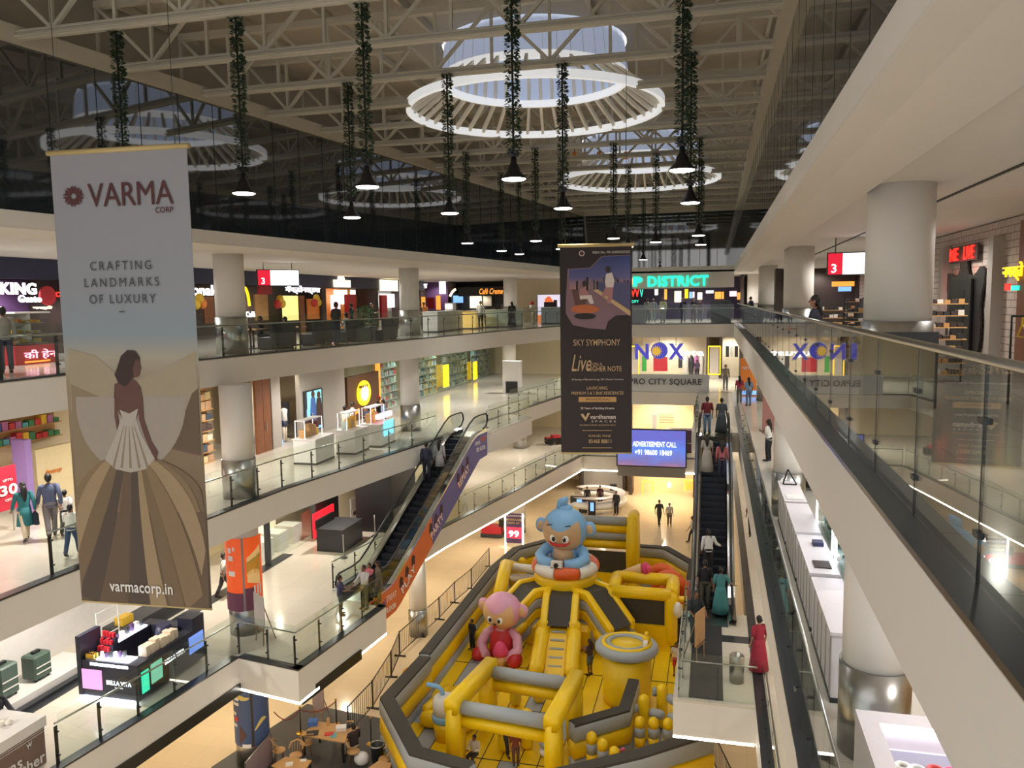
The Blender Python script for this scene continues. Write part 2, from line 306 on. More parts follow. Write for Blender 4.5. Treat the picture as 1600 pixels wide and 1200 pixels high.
# skylights
WRIM = mat('skylight_white_glow_rim', (240, 242, 244), .4, em=.28, var=.02); PANE = mat('sky_glow_pane', (150, 160, 182), .2, em=.38, var=.05, scale=.5); RIB = mat('skylight_rib_paint', (236, 230, 214), .5)  # glow put into rims for cove light, into panes for dusk sky
def skylight(cx, cy, label):
    th = thing('skylight', label, 'skylight', (cx, cy, 7.4), 0, 'round skylights in the atrium roof'); q = [(math.cos(2*PI*i/72), math.sin(2*PI*i/72)) for i in range(72)]
    def hoop(name, R, z0, z1, w):
        mb = MB(); n = 72
        for r, zz in ((R, None),):
            vs = [(cx+a*(R+e), cy+b*(R+e), z) for e, z in ((0, z0), (w, z0), (w, z1), (0, z1)) for a, b in q]
            fs = [(k*n+i, k*n+(i+1) % n, ((k+1) % 4)*n+(i+1) % n, ((k+1) % 4)*n+i) for k in range(4) for i in range(n)]; mb.add(vs, fs)
        mb.build(name, WRIM, th)
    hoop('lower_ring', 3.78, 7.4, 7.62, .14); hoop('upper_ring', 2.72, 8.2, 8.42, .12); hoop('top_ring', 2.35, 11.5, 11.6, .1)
    rb = MB(); db = MB(); pn = MB()
    for i in range(44):
        a, b = math.cos(2*PI*i/44), math.sin(2*PI*i/44); rb.bar((cx+a*3.8, cy+b*3.8, 7.55), (cx+a*2.8, cy+b*2.8, 8.28), .09, .12)
        db.bar((cx+a*2.78, cy+b*2.78, 8.4), (cx+a*2.4, cy+b*2.4, 11.5), .1, .1)
    for i in range(44):
        a, b, c, d = (math.cos(2*PI*i/44), math.sin(2*PI*i/44), math.cos(2*PI*(i+1)/44), math.sin(2*PI*(i+1)/44))
        pn.add([(cx+a*2.84, cy+b*2.84, 8.42), (cx+c*2.84, cy+d*2.84, 8.42), (cx+c*2.46, cy+d*2.46, 11.5), (cx+a*2.46, cy+b*2.46, 11.5)], [(0, 1, 2, 3)])
    pn.add([(cx+2.46*math.cos(2*PI*i/44), cy+2.46*math.sin(2*PI*i/44), 11.56) for i in range(44)], [tuple(range(44))])
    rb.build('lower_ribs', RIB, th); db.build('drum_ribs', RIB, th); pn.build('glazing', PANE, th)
skylight(*SKY[0], 'large round skylight with white ribs nearest the camera, between the hanging garlands')
skylight(*SKY[1], 'round skylight with white ribs further down the atrium, towards the far wall')
# columns: round, white, with a tall steel collar at the foot
CA = (-14.8, 22.45)
def column(x, y, z0, z1, label, r=.5, ch=1.25):
    th = thing('column', label, 'column', (x, y, z0), 0, 'round white columns'); MB().cyl((x, y, z0+.9), (x, y, z1), r, n=32).build('shaft', WHITE, th)
    MB().cyl((x, y, z0), (x, y, z0+ch), r+.035, n=40).build('steel_collar', STEEL, th)
for z, top, nm, cols in ((Z3, 3.4, 'on the top gallery', (('first from the left', -16.1, 24.4, .5), ('second from the left', -14.95, 38.2, .5), ('third from the left', -14.45, 57, .5), ('on the right nearest the camera,', 2.85, 14, .5), ('second on the right', 2.85, 29.7, .5), ('third on the right', 2.85, 46.3, .5), ('fourth on the right', 2.85, 62, .5))),
        (Z2, -.85, 'on the upper gallery', (('first from the left', *CA, .5), ('second from the left', -14.2, 36.0, .46), ('far left by the totem', -14.6, 57, .5), ('nearest on the right', 2.16, 11.2, .42), ('at the far end of the white counters', 2.1, 23.5, .42), ('far on the right', 3.0, 50, .45))),
        (Z1, -5.35, 'on the lower gallery', (('wrapped in orange', *CA, .5), ('behind the left escalator', -14.2, 39.0, .46), ('near the toy car', -13.6, 56, .5))),
        (Z0, -9.95, 'on the ground floor', (('wrapped in blue', *CA, .5), ('under the left escalator', -13.0, 33.2, .4), ('at the far left', -12.4, 50, .5)))):
    for s, x, y, r in cols: column(x, y, z, top, 'round white column with steel collar, '+s+' '+nm, r)
# glass balustrades
def along(line, step):
    out = []
    for (a, b), (c, d) in zip(line, line[1:]):
        p, q = V((a, b, 0)), V((c, d, 0)); n = max(1, round((q-p).length/step)); out += [(p.lerp(q, i/n), p.lerp(q, (i+1)/n)) for i in range(n)]
    return out
def shift(line, off):
    out = []
    for i, (x, y) in enumerate(line):
        ns = []
        for a, b in ((line[i-1] if i else None, line[i]), (line[i], line[i+1] if i < len(line)-1 else None)):
            if a and b: t = V((b[0]-a[0], b[1]-a[1])).normalized(); ns.append(V((-t.y, t.x)))
        n = sum(ns, V((0, 0))).normalized(); k = 1/max(.5, n.dot(ns[0])); out.append((x+n.x*off*k, y+n.y*off*k))
    return out
def rail(line, z, label, step=1.35, h=1.25, off=.14, posts=True, gl=None, cap=False, ph=.95):
    ln = shift(line, off); th = thing('glass_balustrade', label, 'balustrade', (ln[0][0], ln[0][1], z), 0, 'glass balustrades'); gl = gl or GLASS
    sg = along(ln, step); up = V((0, 0, 1))
    for p, q in sg:
        t = (q-p).normalized(); MB().bar(p+t*.012+up*(z+.02+h/2), q-t*.012+up*(z+.02+h/2), .014, h).build('glass_panel', gl, th)
        if posts:
            n = V((-t.y, t.x, 0)); mb = MB().bar(p+n*.06+up*(z-.02), p+n*.06+up*(z+ph), .012, .1)
            for zz in (.25, ph-.12): mb.bar(p+up*(z+zz)+n*.06, p+up*(z+zz)-n*.03, .035, .035)
            mb.build('post', DSTEEL, th)
        else:
            mb = MB()
            for zz in (.3, .95): mb.bar(p+up*(z+zz)-t*.05, p+up*(z+zz)+t*.05, .05, .035)
            mb.bar(p+up*z, p+up*(z+h), .018, .012); mb.build('clamp', DSTEEL, th)
    mb = MB(); hl = shift(line, off+.09); hz = z+1.0
    if cap: mb.loft([V((x, y, z+h+.03)) for x, y in ln], [(.022, .03)]*len(ln), 8)
    else: mb.loft([V((x, y, hz)) for x, y in hl], .024, 8)
    mb.build('handrail', STEEL, th); return th
XG = 1.47
rail([(1.28, 54.6), (1.28, .4)], Z3, 'frameless glass balustrade beside the camera along the right of the top gallery', 1.5, 1.26, XG-1.28, False, GLASSD, True)
rail(E3[1:], Z3, 'glass balustrade along the left side of the top gallery, in front of the food counters', 1.5)
rail([E3[-1], (1.28, 54.6)], Z3, 'glass balustrade across the far end of the top gallery, below the green sign', 1.6)
i = 6; yk = lambda y: E2[5][0]+(y-32)*.1511
rail(E2[1:6]+[(yk(34.2), 34.2)], Z2, 'glass balustrade along the left side of the upper gallery, up to the escalator head', 1.5)
rail([(yk(42.4)+.05, 42.5), E2[-1]], Z2, 'glass balustrade on the left of the upper gallery beyond the escalator head', 1.5)
rail([E2[-1], (-.95, 54.0)], Z2, 'glass balustrade across the far end of the upper gallery behind the lettered panel', 1.6)
rail([(1.15, 37.4), (1.15, 2)], Z2, 'glass balustrade along the right side of the upper gallery, left of the white counters', 1.5)
rail(E1[1:6], Z1, 'glass balustrade of the lower gallery around the jutting corner at the lower left', 1.4)
rail(E1[6:], Z1, 'glass balustrade of the lower gallery beneath and beyond the left escalator', 1.6)
rail([E1[-1], (-1.1, 54)], Z1, 'glass balustrade across the far end of the lower gallery behind the big screen', 1.6)
rail([(-.95, 27), (-.95, 20.8), (1.2, 20.8)], Z1, 'glass balustrade around the landing at the foot of the right escalator', 1.3)
rail([(1.18, 20.8), (1.18, 2)], Z1, 'glass balustrade along the right of the lower gallery, nearer than the landing', 1.5)
rail([(-10.15, 35.9), (-9.38, 41.3)], Z2, 'glass balustrade on the landing at the left escalator head', 1.4)
rail([(-.95, 44), (-.95, 37.9)], Z2, 'glass balustrade left of the right escalator head on the upper gallery', 1.4)
# ================================================================ hanging garlands with lamps
LEAF = mat('garland_leaf', (46, 72, 44), .6, var=.45, scale=9); LEAF2 = mat('garland_leaf_dark', (34, 54, 38), .6, var=.4, scale=9); CORD = mat('garland_cord', (40, 44, 34), .8)
LENS = mat('lamp_lens', (255, 250, 240), .4, em=9, var=0); SHADE = mat('lamp_shade_black', (24, 25, 27), .35)
def garland_mesh(L):
    mb = MB(); r = random.Random(int(L*100))
    for i in range(int(L*330)):
        z = -r.random()*L; a = r.random()*2*PI; q = r.uniform(.03, .1); c = V((q*math.cos(a), q*math.sin(a), z)); o = V((math.cos(a), math.sin(a), r.uniform(-.6, .3))).normalized(); t = V((-math.sin(a), math.cos(a), r.uniform(-.5, .5))).normalized()
        l, wd = r.uniform(.06, .1), r.uniform(.026, .042); mb.add([c, c+o*l*.5+t*wd, c+o*l, c+o*l*.5-t*wd+V((0, 0, .012))], [(0, 1, 2), (0, 2, 3)], r.randrange(2))
    return mb.mesh('garland', [LEAF, LEAF2])
mb = MB().lathe([(.0, .42), (.05, .4), (.06, .3), (.1, .24), (.13, .14), (.24, .02), (.25, 0), (.235, 0), (.12, .13), (0, .14)], n=24); SHM = mb.mesh('shade', SHADE)
LNM = MB().lathe([(.0, -.02), (.2, -.015), (.222, .0), (.21, .02), (.0, .03)], n=24).mesh('lens', LENS); BXM = MB().box((0, 0, .47), (.16, .13, .12)).mesh('driver', BLACK)
def inst(name, me, parent, loc=(0, 0, 0)): o = D.objects.new(name, me); COL.objects.link(o); o.parent = parent; o.location = loc; return o
G4 = garland_mesh(3.05); CRM = MB().cyl((0, 0, 0), (0, 0, -3.4), .022, n=6).mesh('cord', CORD)
colname = {-12.17: 'leftmost', -9.35: 'left of middle', -6.62: 'middle', -3.66: 'right of middle', -.58: 'rightmost'}
def pendant(x, y, label, zl=3.92):
    th = thing('pendant_lamp', label, 'pendant lamp', (x, y, zl), 0, 'garland wrapped pendant lamps')
    inst('garland', G4, th, (0, 0, 3.5)); inst('cord', CRM, th, (0, 0, 3.46)); inst('shade', SHM, th); inst('lens', LNM, th); inst('driver_box', BXM, th)
    spot('pendant_light', (x, y, zl-.05), 130, NEUT, 125, .18)
rows = {14.84: 'nearest row', 19.9: 'second nearest row', 30.2: 'third nearest row', 35.4: 'fourth nearest row'}
for y, rn in rows.items():
    for x, cn in colname.items():
        if x == -12.17 and y > 15: continue
        pendant(x, y, 'garland wrapped black pendant lamp, %s of the %s' % (cn, rn))
for x, y, l in ((-9.2, 38.2, 'black pendant lamp on a thin garland beyond the fourth row, far left'), (-4.0, 47.1, 'small far black pendant lamp on a garland nearest the far dark wall'), (-2.3, 32.9, 'black pendant lamp on a garland between the third and fourth rows')): pendant(x, y, l)
# ================================================================ the two long printed banners
def ramp(name, stops, axis=2, rough=.7, em=0, noise=0):
    mt = D.materials.new(name); mt.use_nodes = True; n = mt.node_tree.nodes; l = mt.node_tree.links; b = n['Principled BSDF']; b.inputs['Roughness'].default_value = rough
    tc = n.new('ShaderNodeTexCoord'); sp = n.new('ShaderNodeSeparateXYZ'); cr = n.new('ShaderNodeValToRGB'); l.new(tc.outputs['Generated'], sp.inputs[0])
    el = cr.color_ramp.elements
    while len(el) < len(stops): el.new(.5)
    for e, (p, c) in zip(el, stops): e.position = p; e.color = (*srgb(c), 1)
    src = sp.outputs[axis]
    if noise:
        nz = n.new('ShaderNodeTexNoise'); nz.inputs['Scale'].default_value = 3; l.new(tc.outputs['Generated'], nz.inputs['Vector']); ma = n.new('ShaderNodeMath'); ma.operation = 'MULTIPLY_ADD'; ma.inputs[1].default_value = noise; l.new(nz.outputs[0], ma.inputs[0]); l.new(src, ma.inputs[2]); src = ma.outputs[0]
    l.new(src, cr.inputs[0]); l.new(cr.outputs[0], b.inputs['Base Color'])
    if em: l.new(cr.outputs[0], b.inputs['Emission Color']); b.inputs['Emission Strength'].default_value = em
    MATS[name] = mt; return mt
class Sheet:                                                       # an upright flat print: prints are laid on it in its own plane
    def __init__(s, tl, tr, zb, th): s.o = V(tl); s.r = (V(tr)-V(tl)); s.r.z = 0; s.w = s.r.length; s.r.normalize(); s.u = V((0, 0, 1)); s.n = s.r.cross(s.u); s.h = s.o.z-zb; s.th = th; s.k = 0
    def at(s, px, py): q = ray(px, py); p = CAM+q*((s.o-CAM).dot(s.n)/q.dot(s.n)); d = p-s.o; return min(s.w-.004, max(.004, d.dot(s.r))), max(.01-s.h, d.z)
    def shape(s, name, pts, mt, lift=None):
        s.k += 1; l = .004+.0006*s.k if lift is None else lift; return MB().plate(s.o+s.n*l, s.r, s.u, [s.at(*p) for p in pts], .0012).build(name, mt, s.th)
    def word(s, t, mt, px0, px1, py, hpx=None, bold=0, **k):
        a, b = s.at(px0, py), s.at(px1, py); s.k += 1; hh = None if hpx is None else s.at((px0+px1)/2, py-hpx/2)[1]-s.at((px0+px1)/2, py+hpx/2)[1]
        c = s.at((px0+px1)/2, py); return text(t, mt, s.th, s.o+s.r*c[0]+s.u*c[1]+s.n*(.005+.0006*s.k), s.r, s.u, b[0]-a[0], hh, .002, bold, **k)
GOLD = mat('banner_rod_wood', (196, 172, 118), .5); MAROON = mat('maroon_print', (84, 44, 44), .7); GREYINK = mat('grey_print', (74, 76, 80), .7)
def banner(name, label, tl, tr, zb, stops, rodm):
    th = thing(name, label, 'banner', ((tl[0]+tr[0])/2, (tl[1]+tr[1])/2, zb)); sh = Sheet(tl, tr, zb, th); mb = MB(); n = 24                       # gently rippled cloth, 6 mm thick
    vs = []
    for k in (0, -.006):
        for i in range(n+1):
            for j in (0, 1): vs.append(sh.o+sh.r*sh.w*i/n-sh.u*sh.h*j+sh.n*k)
    m = 2*(n+1); fs = []
    for i in range(n): a = 2*i; fs += [(a, a+1, a+3, a+2), (m+a+2, m+a+3, m+a+1, m+a)]
    fs += [(0, m, m+1, 1), (m-2, m-1, 2*m-1, 2*m-2)]; mb.add(vs, fs); mb.build('cloth', ramp(name+'_print', stops), th)
    MB().cyl(sh.o-sh.r*.05+sh.u*.02, sh.o+sh.r*(sh.w+.05)+sh.u*.02, .045, n=10).build('top_rod', rodm, th)
    MB().cyl(sh.o-sh.u*sh.h, sh.o+sh.r*sh.w-sh.u*sh.h, .02, n=8).build('bottom_rod', rodm, th)
    for f in (.08, .92): MB().cyl(sh.o+sh.r*sh.w*f+sh.u*.05, sh.o+sh.r*sh.w*f+V((0, 0, 7.42-sh.o.z)), .006, n=5).build('hanging_wire', DSTEEL, th)
    return sh
B1 = banner('tall_banner', 'tall pale banner with a woman in a long gown hanging at the left', (-11.3, 11.94, 4.32), (-8.66, 12.09, 4.32), -3.76,
    [(0, (82, 70, 60)), (.12, (98, 84, 68)), (.32, (132, 112, 88)), (.5, (150, 134, 110)), (.56, (168, 160, 142)), (.61, (138, 150, 158)), (.72, (146, 149, 154)), (1, (150, 148, 152))], GOLD)
SAND = mat('print_sand', (140, 124, 98), .7); SAND2 = mat('print_sand_dark', (102, 86, 66), .7); SAND3 = mat('print_sand_light', (160, 148, 124), .7); CLAY = mat('print_clay', (112, 84, 74), .7)
VEIL = mat('print_veil', (160, 150, 138), .7); GOWN = mat('print_gown', (176, 168, 156), .7); GOWN2 = mat('print_gown_fold', (142, 128, 108), .7); SKINP = mat('print_skin', (98, 68, 60), .7); HAIRP = mat('print_hair', (58, 42, 38), .7)
B1.shape('printed_dune', [(107, 545), (150, 556), (200, 600), (250, 580), (306, 548), (311, 640), (112, 640)], SAND3)
B1.shape('printed_dune', [(111, 600), (160, 622), (190, 680), (200, 760), (119, 760)], SAND)
B1.shape('printed_rock', [(222, 655), (262, 640), (311, 655), (314, 712), (262, 700)], CLAY)
B1.shape('printed_rock', [(300, 615), (310, 606), (314, 708), (270, 698)], SAND2)
import itertools
B1.shape('printed_halo', [(205-86*math.cos(t)*(1+.04*math.sin(t)), 620+117*math.sin(t)) for t in [PI*i/24 for i in range(25)]], VEIL)
def bez(a, c, b, n=10): return [((1-t)**2*a[0]+2*t*(1-t)*c[0]+t*t*b[0], (1-t)**2*a[1]+2*t*(1-t)*c[1]+t*t*b[1]) for t in [i/n for i in range(n+1)]]
SK = [mat('print_skirt_%d' % i, c, .7) for i, c in enumerate(((134, 112, 84), (104, 86, 68), (84, 72, 62), (158, 136, 104), (120, 100, 76)))]
def fold(a0, c0, b0, a1, c1, b1, k): B1.shape('printed_skirt', bez(a0, c0, b0)+bez(a1, c1, b1)[::-1], SK[k])
fold((166, 716), (112, 745), (116, 800), (242, 716), (316, 742), (324, 860), 0)
fold((118, 800), (122, 900), (128, 962), (322, 800), (326, 900), (329, 976), 1)
fold((168, 717), (120, 760), (117, 830), (176, 722), (140, 790), (119, 880), 3); fold((176, 722), (140, 790), (119, 880), (184, 728), (160, 830), (123, 925), 4); fold((184, 728), (162, 830), (122, 930), (194, 734), (180, 840), (150, 964), 2)
fold((194, 734), (184, 840), (160, 965), (206, 738), (204, 850), (196, 968), 1); fold((206, 738), (206, 850), (200, 968), (216, 737), (224, 850), (236, 970), 2); fold((216, 737), (222, 850), (240, 970), (222, 735), (240, 850), (268, 973), 3)
fold((222, 735), (244, 850), (272, 974), (228, 732), (262, 830), (296, 974), 4); fold((228, 732), (262, 830), (298, 975), (234, 726), (290, 800), (318, 930), 0); fold((234, 726), (286, 790), (316, 900), (241, 718), (308, 760), (322, 860), 3); fold((241, 717), (300, 745), (320, 800), (243, 715), (306, 738), (316, 770), 4)
B1.shape('printed_gown', [(190, 652), (213, 652), (222, 680), (243, 716), (228, 733), (205, 738), (182, 733), (165, 718), (182, 680)], GOWN)
for x in (178, 191, 205, 219, 232): B1.shape('printed_fold', [(202+(x-205)*.3, 665), (203+(x-205)*.3, 665), (x+2, 731), (x-2, 731)], GOWN2)
B1.shape('printed_back', [(180, 600), (192, 594), (198, 590), (203, 590), (214, 596), (221, 606), (222, 630), (214, 655), (205, 660), (193, 655), (184, 640), (179, 620)], SKINP)
B1.shape('printed_bodice', [(188, 640), (203, 646), (217, 638), (213, 656), (207, 667), (196, 664)], GOWN)
B1.shape('printed_arm', [(219, 602), (224, 622), (226, 655), (238, 690), (248, 706), (245, 720), (238, 708), (226, 680), (218, 655)], SKINP)
B1.shape('printed_arm', [(180, 602), (184, 640), (187, 660), (184, 672), (180, 650)], SKINP)
B1.shape('printed_hair', [(186, 598), (180, 585), (184, 575), (190, 556), (200, 547), (212, 548), (219, 558), (219, 575), (214, 588), (206, 592), (202, 600), (196, 604)], HAIRP)
B1.shape('printed_face', [(214, 560), (219, 566), (221, 575), (218, 588), (210, 590), (209, 575)], SKINP)
for a0 in range(8):
    t = a0*PI/4+PI/8; B1.shape('printed_star', [(116+5*math.cos(t-.5), 307+5*math.sin(t-.5)), (116+17*math.cos(t-.3), 307+17*math.sin(t-.3)), (116+13*math.cos(t), 307+13*math.sin(t)), (116+17*math.cos(t+.3), 307+17*math.sin(t+.3)), (116+5*math.cos(t+.5), 307+5*math.sin(t+.5))], MAROON)
B1.word('VARMA', MAROON, 138, 271, 303, 37, .0, space=.97); B1.word('CORP', MAROON, 244, 272, 328, 9, .02)
B1.word('CRAFTING', GREYINK, 142, 237, 415, 14, space=1.4); B1.word('LANDMARKS', GREYINK, 133, 249, 441, 14, space=1.4); B1.word('OF LUXURY', GREYINK, 141, 244, 467, 14, space=1.3); B1.word('–', GREYINK, 188, 196, 487, 2)
B1.word('varmacorp.in', mat('white_print', (232, 228, 222), .7), 173, 271, 920, 22, .03)
DB = [(0, (48, 38, 37)), (1, (44, 35, 35))]
B2 = banner('dark_banner', 'dark brown property banner with gold lettering hanging in the middle of the atrium', (-3.72, 19.7, 2.97), (-1.97, 19.98, 2.97), -2.2, DB, GOLD)
PSKY = ramp('print_evening_sky', [(0, (176, 128, 120)), (.35, (92, 92, 136)), (1, (52, 66, 118))]); MAUVE = mat('print_mauve', (132, 104, 110), .7); PW = mat('print_pale', (214, 200, 190), .7); PORG = mat('print_orange', (190, 104, 62), .7); PGOLD = mat('print_gold', (196, 164, 120), .6); PDK = mat('print_dark', (44, 36, 38), .7); PINKP = mat('print_pink', (170, 120, 116), .7)
B2.shape('printed_scene', [(887, 420), (922, 418), (940, 400), (985, 398), (985, 492), (962, 493), (950, 502), (946, 515), (920, 513), (895, 508), (884, 490), (884, 470)], MAUVE)
B2.shape('printed_sky', [(889, 421), (923, 419), (941, 401), (985, 399), (985, 450), (890, 452)], PSKY)
rb = random.Random(4)
for k in range(16):
    x = 900+k*5.3; B2.shape('printed_tower', [(x, 454), (x, 441-rb.random()*9), (x+3.4, 440-rb.random()*9), (x+3.4, 454)], [PDK, MAUVE, GREYINK][k % 3])
B2.shape('printed_railing', [(926, 453), (934, 452), (985, 486), (985, 494)], PGOLD); B2.shape('printed_glass', [(935, 441), (985, 441), (985, 484), (934, 452)], mat('print_city', (82, 80, 112), .7, var=.5, scale=60))
B2.shape('printed_chair', [(893, 452), (903, 453), (905, 465), (916, 468), (914, 480), (899, 478)], SKINP); B2.shape('printed_table', [(914+22*math.cos(2*PI*i/20), 483+7*math.sin(2*PI*i/20)) for i in range(20)], PORG); B2.shape('printed_table_foot', [(914+17*math.cos(2*PI*i/20), 494+5*math.sin(2*PI*i/20)) for i in range(20)], PDK)
B2.shape('printed_sitter', [(906, 452), (914, 448), (920, 460), (912, 466), (905, 462)], PINKP); B2.shape('printed_legs', [(906, 462), (924, 461), (928, 474), (922, 475), (918, 467), (906, 468)], PW); B2.shape('printed_head', [(913+3.5*math.cos(2*PI*i/12), 443+4.5*math.sin(2*PI*i/12)) for i in range(12)], HAIRP)
B2.shape('printed_man', [(947, 428), (956, 426), (960, 438), (958, 450), (947, 450), (945, 440)], PW); B2.shape('printed_legs', [(946, 449), (958, 449), (957, 465), (953, 474), (948, 474), (950, 460), (942, 466), (940, 462)], PINKP); B2.shape('printed_head', [(950+3.8*math.cos(2*PI*i/12), 421+5*math.sin(2*PI*i/12)) for i in range(12)], HAIRP)
B2.shape('printed_seal', [(909+4.5*math.cos(2*PI*i/16), 396+4.5*math.sin(2*PI*i/16)) for i in range(16)], PW); B2.shape('printed_seal', [(909+3.2*math.cos(2*PI*i/16), 396+3.2*math.sin(2*PI*i/16)) for i in range(16)], MAROON)
B2.word('RERA No.: PR1260002502323', PW, 926, 984, 394, 4, .01)
B2.word('SKY SYMPHONY', PGOLD, 896, 969, 535, 10, .005); B2.word('Live', PGOLD, 893, 924, 567, 26, 0, shear=.35); B2.word('ON A', PGOLD, 926, 941, 569, 5); B2.word('HIGHER NOTE', PGOLD, 918, 971, 576, 8, .01)
B2.word('44 Storeys of Elevated Living | 50+ Lifestyle Amenities', PW, 893, 974, 593, 3.4); B2.word('LAUNCHING', PGOLD, 917, 949, 606, 5); B2.word('PREMIUM 3 & 2 BHK RESIDENCES', PGOLD, 893, 974, 614, 5)
B2.shape('printed_bar', [(904, 620), (963, 620), (963, 628), (904, 628)], mat('print_gold_bar', (186, 140, 82), .5)); B2.word('#NotesOfLuxury', PDK, 915, 953, 624, 5)
B2.word('20 Years of Building Dreams', PW, 907, 960, 638, 4.5, .02); B2.word('vardhaman', PW, 922, 962, 651, 7, .03); B2.word('S P A C E S', PW, 924, 962, 658, 3)
B2.shape('printed_mark', [(907, 647), (911, 646), (915, 652), (918, 645), (922, 645), (915, 658)], PGOLD); B2.word('DELIVERING DREAMS, DEVELOPING TRUST', PGOLD, 906, 962, 664, 2.2)
B2.shape('printed_line', [(910, 672), (956, 672), (956, 672.7), (910, 672.7)], PGOLD); B2.word('WAKAD, PUNE', PGOLD, 919, 954, 681, 4); B2.word('85468 88811', PGOLD, 920, 955, 689, 6, .01); B2.shape('printed_line', [(910, 699), (956, 699), (956, 699.7), (910, 699.7)], PGOLD)
# ================================================================ escalators
TREAD = mat('escalator_tread', (44, 48, 58), .45, .5, var=.15, scale=40); SKIRT = mat('escalator_skirt', (58, 60, 64), .35, .6)
EGLASS = glass('escalator_glass', (.86, .9, .88), 1.45)
def escalator(name, label, b, t, wd, ads=None, nst=24):
    b, t = V(b), V(t); h = V((t.x-b.x, t.y-b.y, 0)); L = h.length; h.normalize(); s = V((h.y, -h.x, 0)); up = V((0, 0, 1)); H = t.z-b.z
    th = thing(name, label, 'escalator', b); f = 1.1; run = H/math.tan(math.radians(30.5)); x0 = (L-run)/2
    P = lambda x, off, z: b+h*x+s*off+up*z
    prof = [(-f, 0), (x0-.5, 0), (x0, .06), (x0+.5, .30), (x0+run-.4, H-.24), (x0+run+.1, H-.04), (x0+run+.6, H), (L+f, H)]   # walking line
    tr = MB(); st = .4*0+run/nst
    for i in range(nst):
        x = x0+i*st; z = H*(i+.5)/nst; q = MB(); q.bar(P(x+st/2, -wd/2+.02, z), P(x+st/2, wd/2-.02, z), st, .05); q.bar(P(x+.01, -wd/2+.02, z-.1), P(x+.01, wd/2-.02, z-.1), .03, .2)
        q.build('step', TREAD, th)
    for x, z in ((-f/2, .005), (L+f/2, H+.005)): MB().bar(P(x, -wd/2, z), P(x, wd/2, z), f+.3, .02).build('comb_plate', STEEL, th)
    for sg in (-1, 1):
        o1 = sg*(wd/2+.03); sk = MB(); dk = MB(); gl = MB()
        for (xa, za), (xb, zb) in zip(prof, prof[1:]):
            lo = -.45 if True else 0
            sk.add([P(xa, o1, za-.3), P(xb, o1, zb-.3), P(xb, o1, zb+.16), P(xa, o1, za+.16)], [(0, 1, 2, 3)])
            dk.add([P(xa, o1, za+.16), P(xb, o1, zb+.16), P(xb, o1+sg*.24, zb+.2), P(xa, o1+sg*.24, za+.2), P(xb, o1+sg*.24, zb+.1), P(xa, o1+sg*.24, za+.1)], [(0, 1, 2, 3), (3, 2, 4, 5)])
            a, c = P(xa, o1+sg*.1, za+.18), P(xb, o1+sg*.1, zb+.18); gl.add([a, c, c+up*.72, a+up*.72, a+s*.01, c+s*.01, c+s*.01+up*.72, a+s*.01+up*.72], [(0, 1, 2, 3), (7, 6, 5, 4)])
        sk.build('skirt', SKIRT, th); dk.build('deck_strip', CHROME, th); gl.build('balustrade_glass', EGLASS, th)
        c = [P(x, o1+sg*.1, z+.93) for x, z in prof]; lo = [P(-f+.25, o1+sg*.1, .25), P(-f-.05, o1+sg*.1, .32), P(-f-.25, o1+sg*.1, .58), P(-f-.18, o1+sg*.1, .84)]; hi = [P(L+f+.18, o1+sg*.1, H+.84), P(L+f+.25, o1+sg*.1, H+.58), P(L+f+.05, o1+sg*.1, H+.32), P(L+f-.25, o1+sg*.1, H+.25)]
        MB().loft(lo+c+hi, [(.045, .03)]*(len(lo)+len(c)+len(hi)), 8).build('handrail', RUBBER, th)
    bot = [(-.9, -.35)]+[(x, z-1.05) for x, z in prof[2:6]]+[(L+.2, H-1.0)]
    body = MB(); pl = [(x, z+.1) for x, z in prof]+[(L+.9, H-.9), (x0+run+.2, H-1.05), (x0+.2, -.75), (-.9, -.55)]
    for sg in (-1, 1):
        if ads and sg == 1: continue
        body2 = MB(); n = len(pl); of = sg*(wd/2+.27); ps = [P(x, of, z) for x, z in pl]; body2.add(ps+[p-s*sg*.03 for p in ps], [tuple(range(n)), tuple(range(n, 2*n))[::-1]]+[(i, (i+1) % n, n+(i+1) % n, n+i) for i in range(n)]); body2.build('side_cladding', STEEL if not ads else DSTEEL, th)
    un = MB(); q = pl[len(prof):]
    for (xa, za), (xb, zb) in zip(q, q[1:]): un.add([P(xa, -wd/2-.25, za), P(xb, -wd/2-.25, zb), P(xb, wd/2+.25, zb), P(xa, wd/2+.25, za)], [(0, 1, 2, 3)])
    un.build('underside', SOFFIT, th); return th, P, L, H, prof, pl, x0, run
lb, lt = (-12.3, 26.75, Z1), (-11.15, 34.75, Z2)
EL, PE, LE, HE, prE, plE, xE, runE = escalator('escalator', 'escalator with an orange and violet advertising side, on the left', lb, lt, 1.0, True)
ORG = mat('ad_orange', (222, 116, 62), .5, var=.06); VIO = mat('ad_violet', (104, 100, 156), .5, var=.08); ADW = mat('ad_white', (236, 232, 228), .5); ADR = mat('ad_red_outline', (196, 66, 54), .5); ADK = mat('ad_figure_dark', (70, 48, 44), .6, var=.3, scale=20); ADB = mat('ad_blue', (60, 74, 150), .5)
def zi(x, tab):
    for (xa, za), (xb, zb) in zip(tab, tab[1:]):
        if xa <= x <= xb and xb > xa: return za+(zb-za)*(x-xa)/(xb-xa)
    return tab[-1][1]
dep = .95; X0, X1 = -1.3, LE+.95; tabT = [(-2, .1)]+[(x, z+.1) for x, z in prE]+[(LE+3, HE+.1)]; tabB = [(-2, -.95), (-.6, -.95), (xE+.3, -.85), (xE+runE+.15, HE-1.15), (LE+.2, HE-1.0), (LE+3, HE-1.0)]
